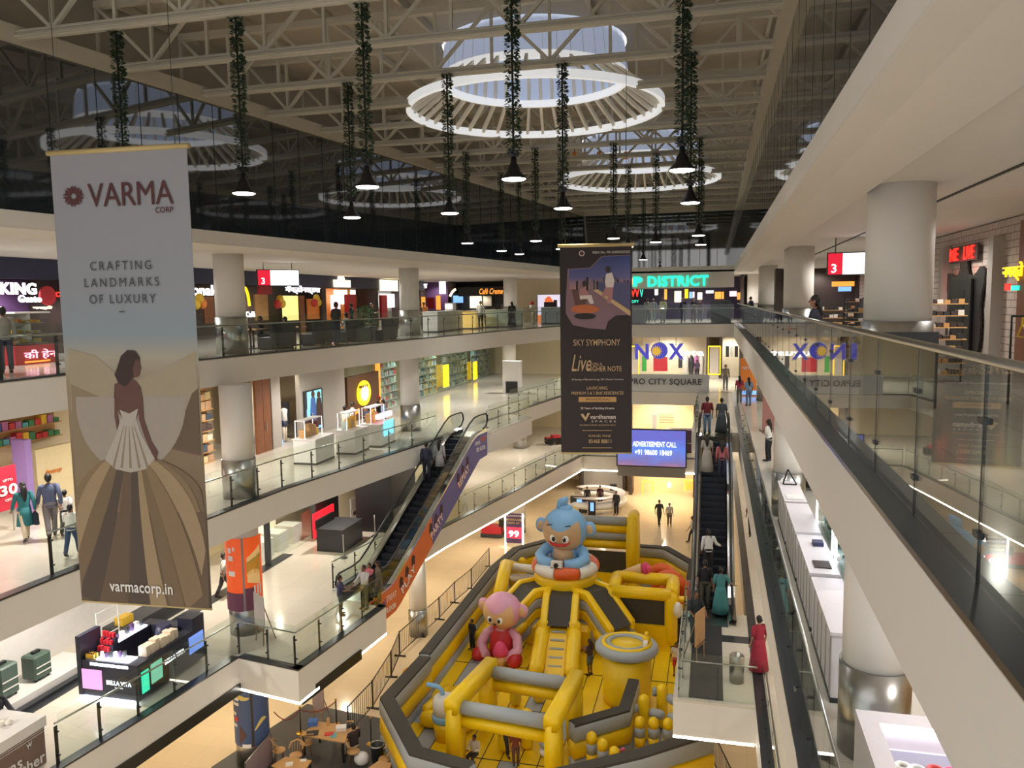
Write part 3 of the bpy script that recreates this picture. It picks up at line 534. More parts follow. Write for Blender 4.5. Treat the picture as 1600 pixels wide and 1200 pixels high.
def adpart(xs, mt):
    of = .78; n = len(xs); vs = [PE(x, of, zi(x, tabT)) for x in xs]+[PE(x, of, zi(x, tabB)) for x in xs[::-1]]; m_ = len(vs); sd = (PE(0, 1, 0)-PE(0, 0, 0))
    MB().add([v-sd*.04 for v in vs]+vs, [tuple(range(m_)), tuple(range(m_, 2*m_))[::-1]]+[(i, (i+1) % m_, m_+(i+1) % m_, m_+i) for i in range(m_)]).build('advertising_panel', mt, EL)
mid = xE+runE*.42
adpart([X0, -.4, xE-.2, xE+.2, xE+.6, mid], ORG); adpart([mid, xE+runE-.5, xE+runE-.2, xE+runE+.3, LE+.95], VIO)
hE = (PE(1, 0, 0)-PE(0, 0, 0)).normalized(); slope = (hE*runE+V((0, 0, HE))).normalized(); nE = (PE(0, 1, 0)-PE(0, 0, 0)); pu = nE.cross(slope).normalized()*-1
if pu.z < 0: pu = -pu
def adtext(t, mt, x, dz, w_, h_, bold, inc=True, off=0):
    r_, u_ = (slope, pu) if inc else (hE, V((0, 0, 1))); text(t, mt, EL, PE(x, .782+off, zi(x, tabT)+dz), r_, u_, w_, h_, .006, bold, name='advert_lettering')
for t, fx in (('PLAY', .14), ('PARTY', .46), ('REPEAT', .8)):
    x = xE+runE*fx; adtext(t, ADR, x+.1, -.74, 1.3, .36, .09); adtext(t, ADW, x+.1, -.74, 1.22, .3, .02, off=.008)
    for k in (-.45, .0, .5):                                        # printed figures above each word
        c = PE(x+k, .783, zi(x+k, tabT)-.36); a = [(-.12, -.2), (.14, -.2), (.12, .02), (.2, .12), (.1, .1), (.07, .2), (-.05, .2), (-.1, .08)]
        MB().plate(c, hE, V((0, 0, 1)), [(p*1.1, q) for p, q in a], .004).build('printed_figure', ADK, EL)
adtext('omni', ADB, -.62, -.38, .62, .3, .05, False); adtext('TREAT', ADW, .12, -.34, .75, .22, 0, False); adtext('3RD FLOOR', ADW, -.2, -.72, 1.25, .2, .03, False)
adtext('omni', ADW, xE+runE+.1, -.3, .55, .22, .02, False); adtext('TREAT', ORG, xE+runE+.75, -.27, .6, .2, .04, False); adtext('3RD FLOOR', ADW, xE+runE+.45, -.66, 1.0, .2, .03, False)
ER = escalator('escalator', 'steep dark escalator with steel edges rising away on the right', (.05, 27.2, Z1), (.05, 36.5, Z2), 1.0)[0]
# ================================================================ people
def joints(pose):
    z = -.44 if pose == 'sit' else 0; J = dict(pel=(0, 0, .93+z), wai=(0, 0, 1.08+z), che=(0, .01, 1.28+z), nek=(0, .0, 1.44+z), hd=(0, .03, 1.56+z))
    for s, k in ((-1, 'l'), (1, 'r')):
        J['sh'+k] = (.18*s, 0, 1.39+z); J['hp'+k] = (.09*s, 0, .9+z); e, w = (.23*s, -.02, 1.12+z), (.24*s, .06, .87+z); kn, an, to = (.1*s, .02, .5), (.1*s, -.01, .08), (.11*s, .17, .035)
        if pose == 'walk': kn, an, to = (.09*s, .14*s+.03, .5), (.09*s, .26*s-.03, .1-(.0 if s > 0 else -.05)), (.1*s, .26*s+.14, .04+(.0 if s > 0 else .0)); e, w = (.23*s, -.12*s, 1.14), (.24*s, -.2*s+.1, .9)
        if pose == 'phone': e, w = (.23*s, .03, 1.12), (.09*s, .27, 1.2)
        if pose == 'rail': e, w = (.24*s, .14, 1.15), (.2*s, .38, 1.08)
        if pose == 'hand': e, w = ((.3, .05, 1.15), (.46, .24, 1.02)) if s > 0 else (e, w)
        if pose == 'sit': kn, an, to = (.11*s, .42, .5), (.12*s, .4, .08), (.13*s, .56, .035); e, w = (.24*s, .08, .7), (.13*s, .34, .74)
        J['el'+k] = e; J['wr'+k] = w; J['kn'+k] = kn; J['an'+k] = an; J['to'+k] = to
    return {k: V(v) for k, v in J.items()}
PM = {}; SLOT = mat('cloth_default', (128, 128, 128), .8)
def body_mesh(pose):
    if ('b', pose) in PM: return PM['b', pose]
    J = joints(pose); vs = []; ed = []; rd = []
    def n(p, r, par=None):
        vs.append(tuple(p)); rd.append(r if isinstance(r, tuple) else (r, r))
        if par is not None: ed.append((par, len(vs)-1))
        return len(vs)-1
    pe = n(J['pel'], (.12, .09)); wa = n(J['wai'], (.115, .085), pe); ch = n(J['che'], (.13, .095), wa); nb = n(J['nek'], .055, ch); n(J['nek']+V((0, .02, .07)), .048, nb)
    for k in 'lr':
        s = n(J['sh'+k], .05, ch); e = n(J['el'+k], .038, s); w_ = n(J['wr'+k], .026, e); d = (J['wr'+k]-J['el'+k]).normalized(); n(J['wr'+k]+d*.08, (.034, .02), w_)
        h = n(J['hp'+k], .08, pe); kn = n(J['kn'+k], .055, h); a = n(J['an'+k], .036, kn); n(J['to'+k], .032, a)
    me = D.meshes.new('b'); me.from_pydata(vs, ed, []); ob = D.objects.new('b', me); COL.objects.link(ob); md = ob.modifiers.new('s', 'SKIN'); md.use_smooth_shade = True
    for i, r in enumerate(rd): me.skin_vertices[0].data[i].radius = r
    me.skin_vertices[0].data[0].use_root = True; ob.modifiers.new('u', 'SUBSURF').levels = 1
    bpy.context.view_layer.update(); ev = D.meshes.new_from_object(ob.evaluated_get(bpy.context.evaluated_depsgraph_get())); D.objects.remove(ob)
    mb = MB(); mb.add([v.co for v in ev.vertices], [tuple(p.vertices) for p in ev.polygons], 0, True)
    h = J['hd']; mb.ball(h+V((0, 0, .05)), (.074, .092, .108), 14); mb.ball(h+V((0, .015, -.02)), (.058, .07, .06), 10); mb.loft([h+V((0, .085, .065)), h+V((0, .112, .022)), h+V((0, .085, .012))], [.008, .016, .01], 6)
    for s in (-1, 1): mb.ball(h+V((.076*s, -.005, .035)), (.012, .024, .034), 8); mb.ball(h+V((.03*s, .083, .06)), (.014, .01, .008), 6, 1)
    mb.ball(h+V((0, .083, -.015)), (.026, .01, .008), 6, 2)
    for k, s in (('l', -1), ('r', 1)):                              # five unequal bent fingers on each hand
        d = (J['wr'+k]-J['el'+k]).normalized(); p = J['wr'+k]+d*.07; x = d.cross(V((0, 0, 1)) if abs(d.z) < .8 else V((0, 1, 0))).normalized(); y = d.cross(x)
        for q, L in ((-.027, .06), (-.009, .075), (.009, .07), (.027, .052)): a = p+x*q+d*.03; mb.loft([a, a+d*L*.55-y*.006, a+d*L*.95-y*.026], [.009, .0085, .006], 5)
        a = p-x*.03*1-d*.03; mb.loft([a, a-x*.028+d*.03, a-x*.03+d*.06], [.011, .01, .007], 5)
    me = mb.mesh('person_body', [SLOT, mat('eye_dark', (40, 30, 28), .3), mat('lip', (120, 66, 60), .5)]); PM['b', pose] = me; return me
def part_mesh(kind, pose):
    if (kind, pose) in PM: return PM[kind, pose]
    J = joints(pose); mb = MB(); P = J['pel']; up = V((0, 0, 1)); side = (1, 0, 0)
    if kind in ('shirt', 'tee', 'kurta', 'gown'):
        mb.loft([P-up*.06, P+up*.06, J['wai'], J['che'], J['che']+up*.09, J['nek']-up*.02, J['nek']+up*.02], [(.165, .125), (.165, .12), (.15, .115), (.178, .125), (.165, .11), (.1, .08), (.062, .06)], 16, side=side)
        for k in 'lr':
            s, e, w_ = J['sh'+k], J['el'+k], J['wr'+k]; c = V((s.x*.6, 0, s.z+.0))
            mb.loft([c, s, s.lerp(e, .5), e] if kind == 'tee' or kind == 'gown' else [c, s, s.lerp(e, .5), e, e.lerp(w_, .5), e.lerp(w_, .92)], [.07, .068, .06, .056, .05, .042][:4 if kind in ('tee', 'gown') else 6], 10)
        if kind == 'kurta': mb.loft([P+up*.08, P-up*.1, P-up*.45], [(.165, .125), (.19, .15), (.23, .19)], 16, side=side)
        if kind == 'gown': mb.loft([P+up*.08, P-up*.1, P-up*.5, V((0, 0, .06))], [(.165, .125), (.2, .16), (.26, .22), (.31, .27)], 18, side=side)
    if kind in ('trousers', 'shorts'):
        mb.loft([P+up*.1, P, P-up*.1], [(.152, .115), (.168, .128), (.14, .11)], 16, side=side)
        for k in 'lr':
            h, n_, a = J['hp'+k], J['kn'+k], J['an'+k]; q = [h, h.lerp(n_, .5), n_, n_.lerp(a, .5), a.lerp(n_, .04)]; r = [.098, .09, .072, .066, .062]
            mb.loft(q[:3] if kind == 'shorts' else q, r[:3] if kind == 'shorts' else r, 10)
    if kind == 'shoes':
        for k in 'lr': a, t = J['an'+k], J['to'+k]; mb.loft([a+(a-t)*.3-up*.03, a-up*.035, a.lerp(t, .6)-up*.01, t+(t-a)*.1-up*.003], [.03, .045, .042, .03], 8)
    h = J['hd']
    if kind in ('hair', 'hair_long', 'hair_bun'): mb.ball(h+V((0, -.018, .062)), (.085, .098, .112), 14, zmin=-.15); mb.ball(h+V((0, -.045, .02)), (.075, .07, .08), 12)
    if kind == 'hair_long': mb.loft([h+V((0, -.05, .1)), h+V((0, -.1, -.05)), h+V((0, -.13, -.22)), h+V((0, -.12, -.42))], [(.07, .05), (.085, .05), (.075, .04), (.03, .02)], 10, side=side)
    if kind == 'hair_bun': mb.ball(h+V((0, -.12, .06)), .05, 10)
    if kind == 'cap': mb.ball(h+V((0, -.01, .07)), (.088, .102, .1), 14, zmin=.0); mb.ball(h+V((0, .1, .075)), (.06, .07, .012), 10)
    if kind == 'bag': mb.loft([J['wrr']+V((.0, 0, -.05)), J['wrr']+V((0, 0, -.12)), J['wrr']+V((0, 0, -.42))], [(.02, .03), (.07, .16), (.08, .18)], 10, side=side)
    me = mb.mesh(kind, [SLOT]); PM[kind, pose] = me; return me
SKINS = [mat('skin_%d' % i, c, .5, var=.04) for i, c in enumerate(((150, 106, 82), (128, 86, 64), (170, 124, 98)))]
HAIRM = mat('hair_black', (26, 22, 22), .5); SHOEM = mat('shoe_dark', (46, 42, 42), .5); npers = 0
def cl(c): return mat('cloth_%d_%d_%d' % c, c, .85, var=.1, scale=25)
PART = dict(shirt='shirt', tee='shirt', kurta='kurta', gown='gown', trousers='trousers', shorts='shorts', shoes='shoes', hair='hair', hair_long='hair', hair_bun='hair', cap='cap', bag='handbag')
def person(label, p, face, pose, top, tc, bot, bc, hair='hair', hgt=1.68, group=None, extra=None, ec=(40, 40, 44)):
    global npers; npers += 1; o = D.objects.new('person', body_mesh(pose)); COL.objects.link(o); o.location = p; o.rotation_euler.z = math.radians(face); s = hgt/1.72; wd = s*(1.0 if hgt > 1.4 else 1.06); o.scale = (wd, wd, s)
    tag(o, label, 'person', group); o.material_slots[0].link = 'OBJECT'; o.material_slots[0].material = SKINS[npers % 3]
    for kind, mt in ((top, cl(tc)), (bot, cl(bc) if bot else None), (hair, HAIRM if hair != 'cap' else cl(ec)), ('shoes', SHOEM), (extra, cl(ec))):
        if not kind: continue
        c = D.objects.new(PART[kind], part_mesh(kind, pose)); COL.objects.link(c); c.parent = o; c.material_slots[0].link = 'OBJECT'; c.material_slots[0].material = mt
    return o
Wc, Bk, Nv, Gy, Dn, Te, Mr, Pk, Ol, Be = (224, 222, 216), (36, 36, 40), (52, 58, 82), (120, 120, 122), (70, 84, 112), (44, 112, 118), (110, 42, 48), (204, 130, 138), (92, 92, 60), (196, 182, 156)
g = on_z
PEOPLE = [
 ('woman in teal tunic with long hair and a dark shopping bag at the far left', g(42, 846, Z2), 60, 'walk', 'kurta', Te, 'trousers', Be, 'hair_long', 1.6, 'bag', (34, 44, 60)),
 ('tall man in slate blue shirt and grey trousers, seen from behind beside the teal tunic', g(82, 842, Z2), 50, 'walk', 'shirt', (84, 92, 122), 'trousers', (116, 110, 112), 'hair', 1.78),
 ('child in white shirt and dark trousers beside the man in slate blue', g(105, 836, Z2), 30, 'walk', 'tee', Wc, 'trousers', Bk, 'hair', 1.25),
 ('child in white shirt and jeans running past the edge of the pale banner', g(114, 868, Z2), 20, 'walk', 'tee', Wc, 'trousers', (56, 76, 112), 'hair', 1.3),
 ('person in long maroon dress with dark hair at the white perfume counters', (-16.2, 30.0, Z2), 10, 'stand', 'gown', (92, 52, 58), None, Bk, 'hair_long', 1.6),
 ('man in white shirt leaning at the glowing counters of the upper gallery', (-15.7, 32.0, Z2), -20, 'phone', 'shirt', Wc, 'trousers', Nv, 'hair', 1.7),
 ('person in pale pink shirt beside the white shirted man at the counters', (-15.9, 33.2, Z2), -60, 'stand', 'shirt', (222, 196, 190), 'trousers', Gy, 'hair', 1.72),
 ('woman with long black hair and dark top facing the counters', (-15.1, 33.0, Z2), 160, 'phone', 'shirt', (60, 60, 76), 'trousers', Nv, 'hair_long', 1.6),
 ('person in pale blue shirt right of the group at the counters', (-14.9, 34.4, Z2), 120, 'stand', 'tee', (150, 172, 198), 'trousers', Dn, 'hair', 1.68),
 ('man in black shirt and red cap walking past the honeycomb sign', (-15.6, 35.4, Z2), -60, 'walk', 'tee', Bk, 'trousers', Gy, 'cap', 1.72, None, (170, 44, 44)),
 ('person in grey hooded top standing at the left edge of the top gallery', (-17.6, 16.7, Z3), 60, 'stand', 'shirt', (150, 146, 138), 'trousers', Nv, 'hair', 1.7),
 ('person in salmon shirt sitting by the golden arched sign', g(458, 546, Z3)+V((-.9, 1.1, 0)), 100, 'sit', 'tee', (206, 128, 128), 'trousers', Bk, 'hair', 1.6),
 ('dark haired person in black sitting left of the salmon shirt', g(420, 546, Z3)+V((-1.0, 1.1, 0)), -80, 'sit', 'shirt', (52, 52, 56), 'trousers', Bk, 'hair', 1.65),
 ('person in dark brown shirt standing before the pale menu board', g(527, 543, Z3)+V((-.8, 1.6, 0)), -20, 'stand', 'tee', (62, 56, 52), 'trousers', Nv, 'hair', 1.72),
 ('man in white shirt bending over a table behind the top balustrade', g(571, 536, Z3)+V((-1.6, 1.6, 0)), 80, 'sit', 'shirt', Wc, 'trousers', Gy, 'hair', 1.7),
 ('person in dark green shirt behind the man in white at the tables', (-17.4, 36.6, Z3), 90, 'stand', 'tee', (48, 66, 60), 'trousers', Bk, 'hair', 1.66),
 ('woman in black with raised hands left of the second column', (-17.2, 38.5, Z3), -90, 'phone', 'shirt', Bk, 'trousers', Nv, 'hair_long', 1.64),
 ('server in orange shirt behind the long white counter', (-16.2, 43.6, Z3), 200, 'stand', 'tee', (206, 130, 72), 'trousers', Bk, 'hair', 1.68),
 ('server in dark shirt behind the long white counter, nearer the column', (-16.0, 42.1, Z3), 200, 'phone', 'tee', (66, 60, 66), 'trousers', Bk, 'hair', 1.66),
 ('person in white shirt under the cursive cafe sign', g(747, 520, Z3)+V((-1.6, 6, 0)), 180, 'stand', 'shirt', Wc, 'trousers', Bk, 'hair', 1.7),
 ('woman in long black dress by the third column of the top gallery', g(804, 514, Z3)+V((-.7, 2.2, 0)), 30, 'stand', 'gown', (34, 34, 44), None, Bk, 'hair_long', 1.62),
 ('man in pale green shirt at the far balustrade under the green sign', g(1036, 504, Z3), 160, 'stand', 'shirt', (186, 196, 160), 'trousers', (78, 84, 80), 'hair', 1.74),
 ('person in grey shirt at the far balustrade beside the dark planter', g(1012, 504, Z3), 10, 'stand', 'tee', (128, 134, 130), 'trousers', Bk, 'hair', 1.7),
 ('person with dark backpack coloured top next to the grey shirt', g(1020, 503, Z3)+V((0, .5, 0)), 0, 'stand', 'shirt', (44, 50, 58), 'trousers', (74, 90, 82), 'hair', 1.68),
 ('person in indigo clothes in the far group below the letter R', g(1067, 504, Z3)+V((0, .6, 0)), 170, 'stand', 'shirt', (42, 46, 76), 'trousers', (40, 44, 66), 'hair', 1.7),
 ('person in slate clothes in the far group below the letter I', g(1083, 504, Z3)+V((0, .5, 0)), 190, 'phone', 'shirt', (58, 66, 82), 'trousers', Bk, 'hair', 1.72),
 ('person in plum top sitting in the far group below the letter C', g(1093, 504, Z3)+V((0, 1.2, 0)), 180, 'stand', 'tee', (86, 62, 80), 'trousers', Nv, 'hair_long', 1.6),
 ('person in dark patterned jacket at the far right corner of the top gallery', (2.4, 56.5, Z3), 120, 'stand', 'shirt', (40, 44, 58), 'trousers', Bk, 'hair', 1.72),
 ('blurred person in dark striped top leaning on the right balustrade', (1.92, 16.6, Z3), 80, 'rail', 'shirt', (50, 54, 68), 'trousers', Bk, 'hair_long', 1.68),
 ('man in dark red shirt and jeans at the head of the right escalator', (-.25, 36.9, Z2), 5, 'stand', 'tee', (112, 36, 46), 'trousers', (110, 132, 164), 'hair', 1.74),
 ('woman in long grey green dress beside the man in dark red', (.38, 37.3, Z2), -8, 'stand', 'gown', (70, 78, 84), None, Bk, 'hair_bun', 1.64),
 ('woman in pale grey gown with long hair on the upper escalator steps', (-.22, 33.7, -5.55), 0, 'stand', 'gown', (178, 172, 164), None, Bk, 'hair_long', 1.6),
 ('woman in pink top and navy trousers on the upper escalator steps', (.38, 33.2, -5.72), 0, 'stand', 'shirt', (176, 100, 108), 'trousers', (44, 50, 72), 'hair_long', 1.62),
 ('person in white and black top a few steps up the right escalator', (-.1, 28.9, -8.25), 8, 'hand', 'shirt', (222, 222, 224), 'trousers', Bk, 'hair', 1.66),
 ('man in black shirt stepping onto the foot of the right escalator', (-.2, 27.4, Z1+.03), 5, 'stand', 'tee', (38, 40, 46), 'trousers', (90, 86, 74), 'hair', 1.72),
 ('woman in long teal dress holding the escalator handrail', (.32, 27.0, Z1+.03), 0, 'hand', 'gown', (78, 142, 146), None, Bk, 'hair_bun', 1.64),
 ('man in dark clothes with an arm on the glass beside the easel', (-.45, 24.4, Z1), 200, 'rail', 'tee', (44, 52, 56), 'trousers', (58, 72, 78), 'hair', 1.74),
 ('woman in red sari with patterned shawl near the steel bin', (1.35, 23.0, Z1), 30, 'stand', 'gown', (160, 44, 66), None, Bk, 'hair_bun', 1.64),
 ('woman in red top with long hair behind the right escalator head', g(1143, 640, Z2)+V((.5, 3, 0)), 10, 'stand', 'tee', (178, 60, 86), 'trousers', Gy, 'hair_long', 1.6),
 ('woman in pale blue top with long hair beside the one in red', g(1158, 645, Z2)+V((.5, 3, 0)), 20, 'stand', 'tee', (122, 156, 192), 'trousers', (98, 120, 152), 'hair_long', 1.64),
 ('person in grey wrap standing by the orange hoarding', g(1124, 612, Z2)+V((.4, 1.2, 0)), 190, 'stand', 'shirt', (140, 132, 122), 'trousers', Gy, 'hair', 1.7),
 ('child in dark top before the lit shop on the upper far gallery', g(1088, 597, Z2)+V((0, 2, 0)), 0, 'stand', 'tee', (58, 50, 66), 'trousers', Bk, 'hair', 1.5),
 ('girl in white shirt with thick dark hair right of the escalator rail', (2.05, 31.2, Z2), 60, 'phone', 'tee', (226, 222, 216), 'trousers', Bk, 'hair_long', 1.6),
 ('person in dark red on the lower gallery right of the escalator', (1.75, 36.5, Z1), 0, 'walk', 'tee', (140, 44, 56), 'trousers', (44, 44, 56), 'hair', 1.68),
 ('man in black with bag on the bare ground floor beyond the castle', g(1030, 821, Z0), 200, 'walk', 'tee', (52, 52, 52), 'trousers', (62, 58, 54), 'hair', 1.76),
 ('boy in white shirt next to the man in black on the ground floor', g(1046, 821, Z0), 190, 'stand', 'shirt', (206, 198, 186), 'trousers', (108, 96, 90), 'hair', 1.55),
 ('guard in dark uniform by the round counter on the ground floor', g(963, 804, Z0), 160, 'stand', 'shirt', (44, 48, 54), 'trousers', (38, 40, 44), 'hair', 1.72),
 ('clerk in black sitting at the round counter, left one', (-8.9, 57.2, Z0), 190, 'stand', 'shirt', (52, 46, 50), 'trousers', Bk, 'hair', 1.55),
 ('clerk in dark red sitting at the round counter, right one', (-8.0, 57.6, Z0), 180, 'stand', 'shirt', (84, 48, 52), 'trousers', Bk, 'hair', 1.58),
 ('person in white walking behind the lower steel edge of the right escalator', g(1079, 848, Z0)+V((.12, 0, 0)), 90, 'walk', 'tee', (214, 208, 202), 'trousers', (48, 48, 54), 'hair', 1.7),
 ('child in dark blue jumping on yellow strips left of the pink monkey', g(721, 1013, -13.2)+V((.5, 0, 0)), 150, 'stand', 'tee', (40, 46, 58), 'trousers', (36, 38, 46), 'hair', 1.35),
 ('child in white shirt crouching under the near yellow frame', g(742, 1192, -13.2), 170, 'sit', 'shirt', (216, 208, 200), 'trousers', (48, 46, 50), 'hair', 1.3),
 ('child in red shirt and black leggings under the near yellow frame', g(782, 1190, -13.2)+V((.1, .5, 0)), 220, 'walk', 'tee', (178, 60, 52), 'trousers', (46, 44, 48), 'hair', 1.4),
 ('small child in brown checked shirt at the bottom of the castle', g(806, 1194, -13.2), 200, 'stand', 'tee', (132, 66, 50), 'trousers', (110, 74, 58), 'hair', 1.15),
 ('girl with long hair in shorts standing beside the round yellow drum', g(922, 1055, -13.2), 60, 'phone', 'tee', (66, 54, 56), 'shorts', (86, 96, 108), 'hair_long', 1.5),
 ('child in pink cap among the striped pillars', (-2.55, 23.3, -13.2), 120, 'stand', 'tee', (132, 92, 88), 'shorts', (70, 60, 64), 'cap', 1.2, None, (214, 92, 120)),
 ('child inside the yellow bus box behind its dark mesh window', (-3.2, 34.4, -13.2), 180, 'stand', 'tee', (92, 70, 74), 'trousers', Bk, 'hair', 1.6),
 ('child in red shorts at the right edge of the castle, behind the easel', (-1.3, 31.0, -13.2), 180, 'stand', 'tee', (214, 198, 182), 'shorts', (190, 52, 56), 'hair', 1.35),
 ('man in dark shirt and khaki trousers sitting at the long cafe table', g(548, 1188, Z0)+V((.1, .1, -.02)), 60, 'sit', 'tee', (52, 40, 40), 'trousers', (178, 164, 140), 'hair', 1.72),
 ('boy in indigo shirt leaning at the corner glass of the lower gallery', (-12.35, 24.3, Z1), -60, 'rail', 'tee', (66, 62, 92), 'trousers', (70, 84, 90), 'hair', 1.4),
 ('woman in white and black top and olive trousers near the escalator foot', (-11.75, 25.0, Z1), 160, 'rail', 'shirt', (206, 200, 200), 'trousers', (124, 112, 70), 'hair', 1.58),
 ('child in pink shirt at the foot of the left escalator', (-12.0, 26.0, Z1), 160, 'rail', 'tee', (206, 116, 128), 'trousers', (120, 96, 74), 'hair', 1.3),
 ('woman in grey brown tunic beside the escalator foot', (-11.55, 25.75, Z1), 120, 'stand', 'kurta', (120, 106, 86), 'trousers', (110, 98, 82), 'hair_long', 1.5),
 ('person in dark blue on the steps of the left escalator', (-11.95, 32.0, -6.02), 10, 'stand', 'shirt', (52, 56, 78), 'trousers', (42, 44, 56), 'hair', 1.7),
 ('woman with black and white patterned shawl on the left escalator', (-11.45, 32.3, -5.85), 0, 'stand', 'kurta', (172, 172, 176), 'trousers', Bk, 'hair_long', 1.62),
 ('person in grey shirt and dark trousers walking behind the orange column', g(352, 935, Z1), -40, 'walk', 'tee', (192, 186, 176), 'trousers', (56, 52, 54), 'hair', 1.72),
 ('person in black reaching in at the left edge above the brown kiosk', (-16.5, 14.6, Z1), -100, 'rail', 'shirt', (44, 46, 54), 'trousers', Bk, 'hair', 1.66),
]
for q in PEOPLE:
    lab, p, face, pose, top, tc, bot, bc, hair, hg = q[:10]; person(lab, p, face, pose, top, tc, bot, bc, hair, hg, None, *(q[10:12] if len(q) > 10 else ()))
# ================================================================ inflatable playground on the ground floor
ZM = -13.2
YEL = mat('yellow_vinyl', (242, 200, 14), .38, var=.05, scale=3, bump=.04); GRY = mat('grey_vinyl', (160, 166, 170), .4, var=.05, scale=3, bump=.04); MESHB = mat('black_mesh', (62, 58, 50), .7, var=.15, scale=60)
ORV = mat('orange_vinyl', (222, 96, 40), .4, var=.05); WHV = mat('white_vinyl', (226, 222, 214), .4); BLV = mat('blue_vinyl', (132, 182, 226), .4, var=.04); TANV = mat('tan_vinyl', (206, 172, 134), .45); PNV = mat('pink_vinyl', (226, 164, 190), .4); RDV = mat('red_vinyl', (196, 44, 48), .4); HPK = mat('hot_pink_vinyl', (226, 72, 120), .4); BEV = mat('beige_skin_vinyl', (226, 184, 134), .45); GRN = mat('green_vinyl', (60, 168, 74), .4); SEAM = mat('black_seam', (44, 40, 30), .7); WHE = mat('eye_white', (240, 240, 238), .3)
gp = 'inflatable playground pieces'
mp = [(-7.2, 20.2), (-8.6, 20.6), (-10.75, 23.7), (-10.75, 27), (-10.8, 37.8), (-10.3, 41.2), (-8.4, 43.3), (-2.4, 43.3), (-.8, 40.8), (-.75, 27), (.1, 24.1), (-3.4, 20.2)]
th = thing('inflatable_mat', 'yellow and grey inflatable floor mat with dark seams under the whole bouncy castle', 'inflatable', (-5.5, 31, Z0), 0, gp)
MB().prism(mp, Z0, ZM).build('base', YEL, th); mb = MB(); sm = MB(); r = random.Random(3)
xs = [-10.3+.62*i for i in range(16)]
def inm(x, y):
    c = False; n = len(mp)
    for i in range(n):
        (a, b), (d, e) = mp[i], mp[i-1]
        if (b > y) != (e > y) and x < (d-a)*(y-b)/(e-b)+a: c = not c
    return c
for i, x in enumerate(xs):
    for j in range(14):
        y0 = 20.4+j*1.65; y1 = y0+1.65
        if not (inm(x+.05, y0+.2) and inm(x+.57, y1-.2) and inm(x+.57, y0+.2) and inm(x+.05, y1-.2)): continue
        if (j % 7 == 3 or (i % 5 == 1 and r.random() < .75)): mb.box2((x, y0, ZM-.02), (x+.62, y1, ZM+.012))
        sm.box2((x-.012, y0, ZM), (x+.012, y1, ZM+.016))
        if j % 2 == 0: sm.box2((x, y0-.012, ZM), (x+.62, y0+.012, ZM+.016))
mb.build('grey_strip', GRY, th)['kind'] = 'stuff'; sm.build('seam', SEAM, th)['kind'] = 'stuff'
def band(th, name, line, z, h, t, mt, bulge=.06):                  # one bulging layer of a soft wall
    ps = []; ln = line
    mb = MB(); n = 12; P = [V((x, y, z+h/2)) for x, y in ln]; prof = []
    for j in range(n):
        a = 2*PI*j/n; c, s = math.cos(a), math.sin(a); e = .45; prof.append((math.copysign(abs(c)**e, c)*(t/2), math.copysign(abs(s)**e, s)*h/2))
    vs = []; k = len(P)
    for i in range(k):
        d = ((P[i+1]-P[i]).normalized() if i < k-1 else V((0, 0, 0)))+((P[i]-P[i-1]).normalized() if i else V((0, 0, 0))); d.normalize(); q = V((-d.y, d.x, 0)); d0 = (P[min(i+1, k-1)]-P[max(0, min(i, k-2))]).normalized(); m_ = 1/max(.6, abs(V((-d0.y, d0.x, 0)).dot(q)))
        vs += [P[i]+q*a*m_+V((0, 0, b)) for a, b in prof]
    fs = [(i*n+j, i*n+(j+1) % n, (i+1)*n+(j+1) % n, (i+1)*n+j) for i in range(k-1) for j in range(n)]+[tuple(range(n))[::-1], tuple(range((k-1)*n, k*n))]
    return mb.add(vs, fs, 0, True).build(name, mt, th)
def wall(label, line, ztop, t=.5, layers=(('grey_layer', GRY), ('yellow_layer', YEL), ('grey_layer', GRY)), top=True, zb=None):
    zb = ZM-.28 if zb is None else zb
    th = thing('inflatable_barrier', label, 'inflatable', (*line[0], zb), 0, gp); h = (ztop-zb)/len(layers)
    for i, (n, m_) in enumerate(layers): band(th, n, line, zb+h*i, h, t, m_)
    if top:
        mb = MB(); L = shift(line, t*.42); Rr = shift(line, -t*.42)
        for i in range(len(line)-1): mb.add([(*L[i], ztop+.03), (*L[i+1], ztop+.03), (*Rr[i+1], ztop+.03), (*Rr[i], ztop+.03), (*L[i], ztop-.06), (*L[i+1], ztop-.06), (*Rr[i+1], ztop-.06), (*Rr[i], ztop-.06)], [(3, 2, 1, 0), (0, 1, 5, 4), (2, 3, 7, 6)])
        mb.build('mesh_top', MESHB, th)
    return th
wall('long grey and yellow inflatable wall along the left edge of the castle', [(-10.5, 27.35), (-10.5, 31), (-10.55, 37.6), (-10.2, 40.7), (-8.9, 42.4), (-7.6, 42.7)], -11.6)
wall('inflatable corner wall with dark top at the lower left of the castle', [(-6.6, 20.7), (-8.45, 21.1), (-10.55, 23.9), (-10.4, 27.15)], -11.6, .55)
wall('inflatable wall behind the orange rings at the back right', [(-3.9, 43.0), (-2.4, 42.9), (-.9, 40.6), (-.95, 38)], -11.75, .5)
wall('slanting inflatable wall with dark top at the lower right of the castle', [(0.0, 24.1), (-2.0, 22.4), (-4.2, 20.9)], -11.6, .5)
wall('short bent inflatable wall with dark top between the frame and the striped pillars', [(-2.62, 27.3), (-2.72, 25.2), (-4.25, 23.9)], -11.75, .45)
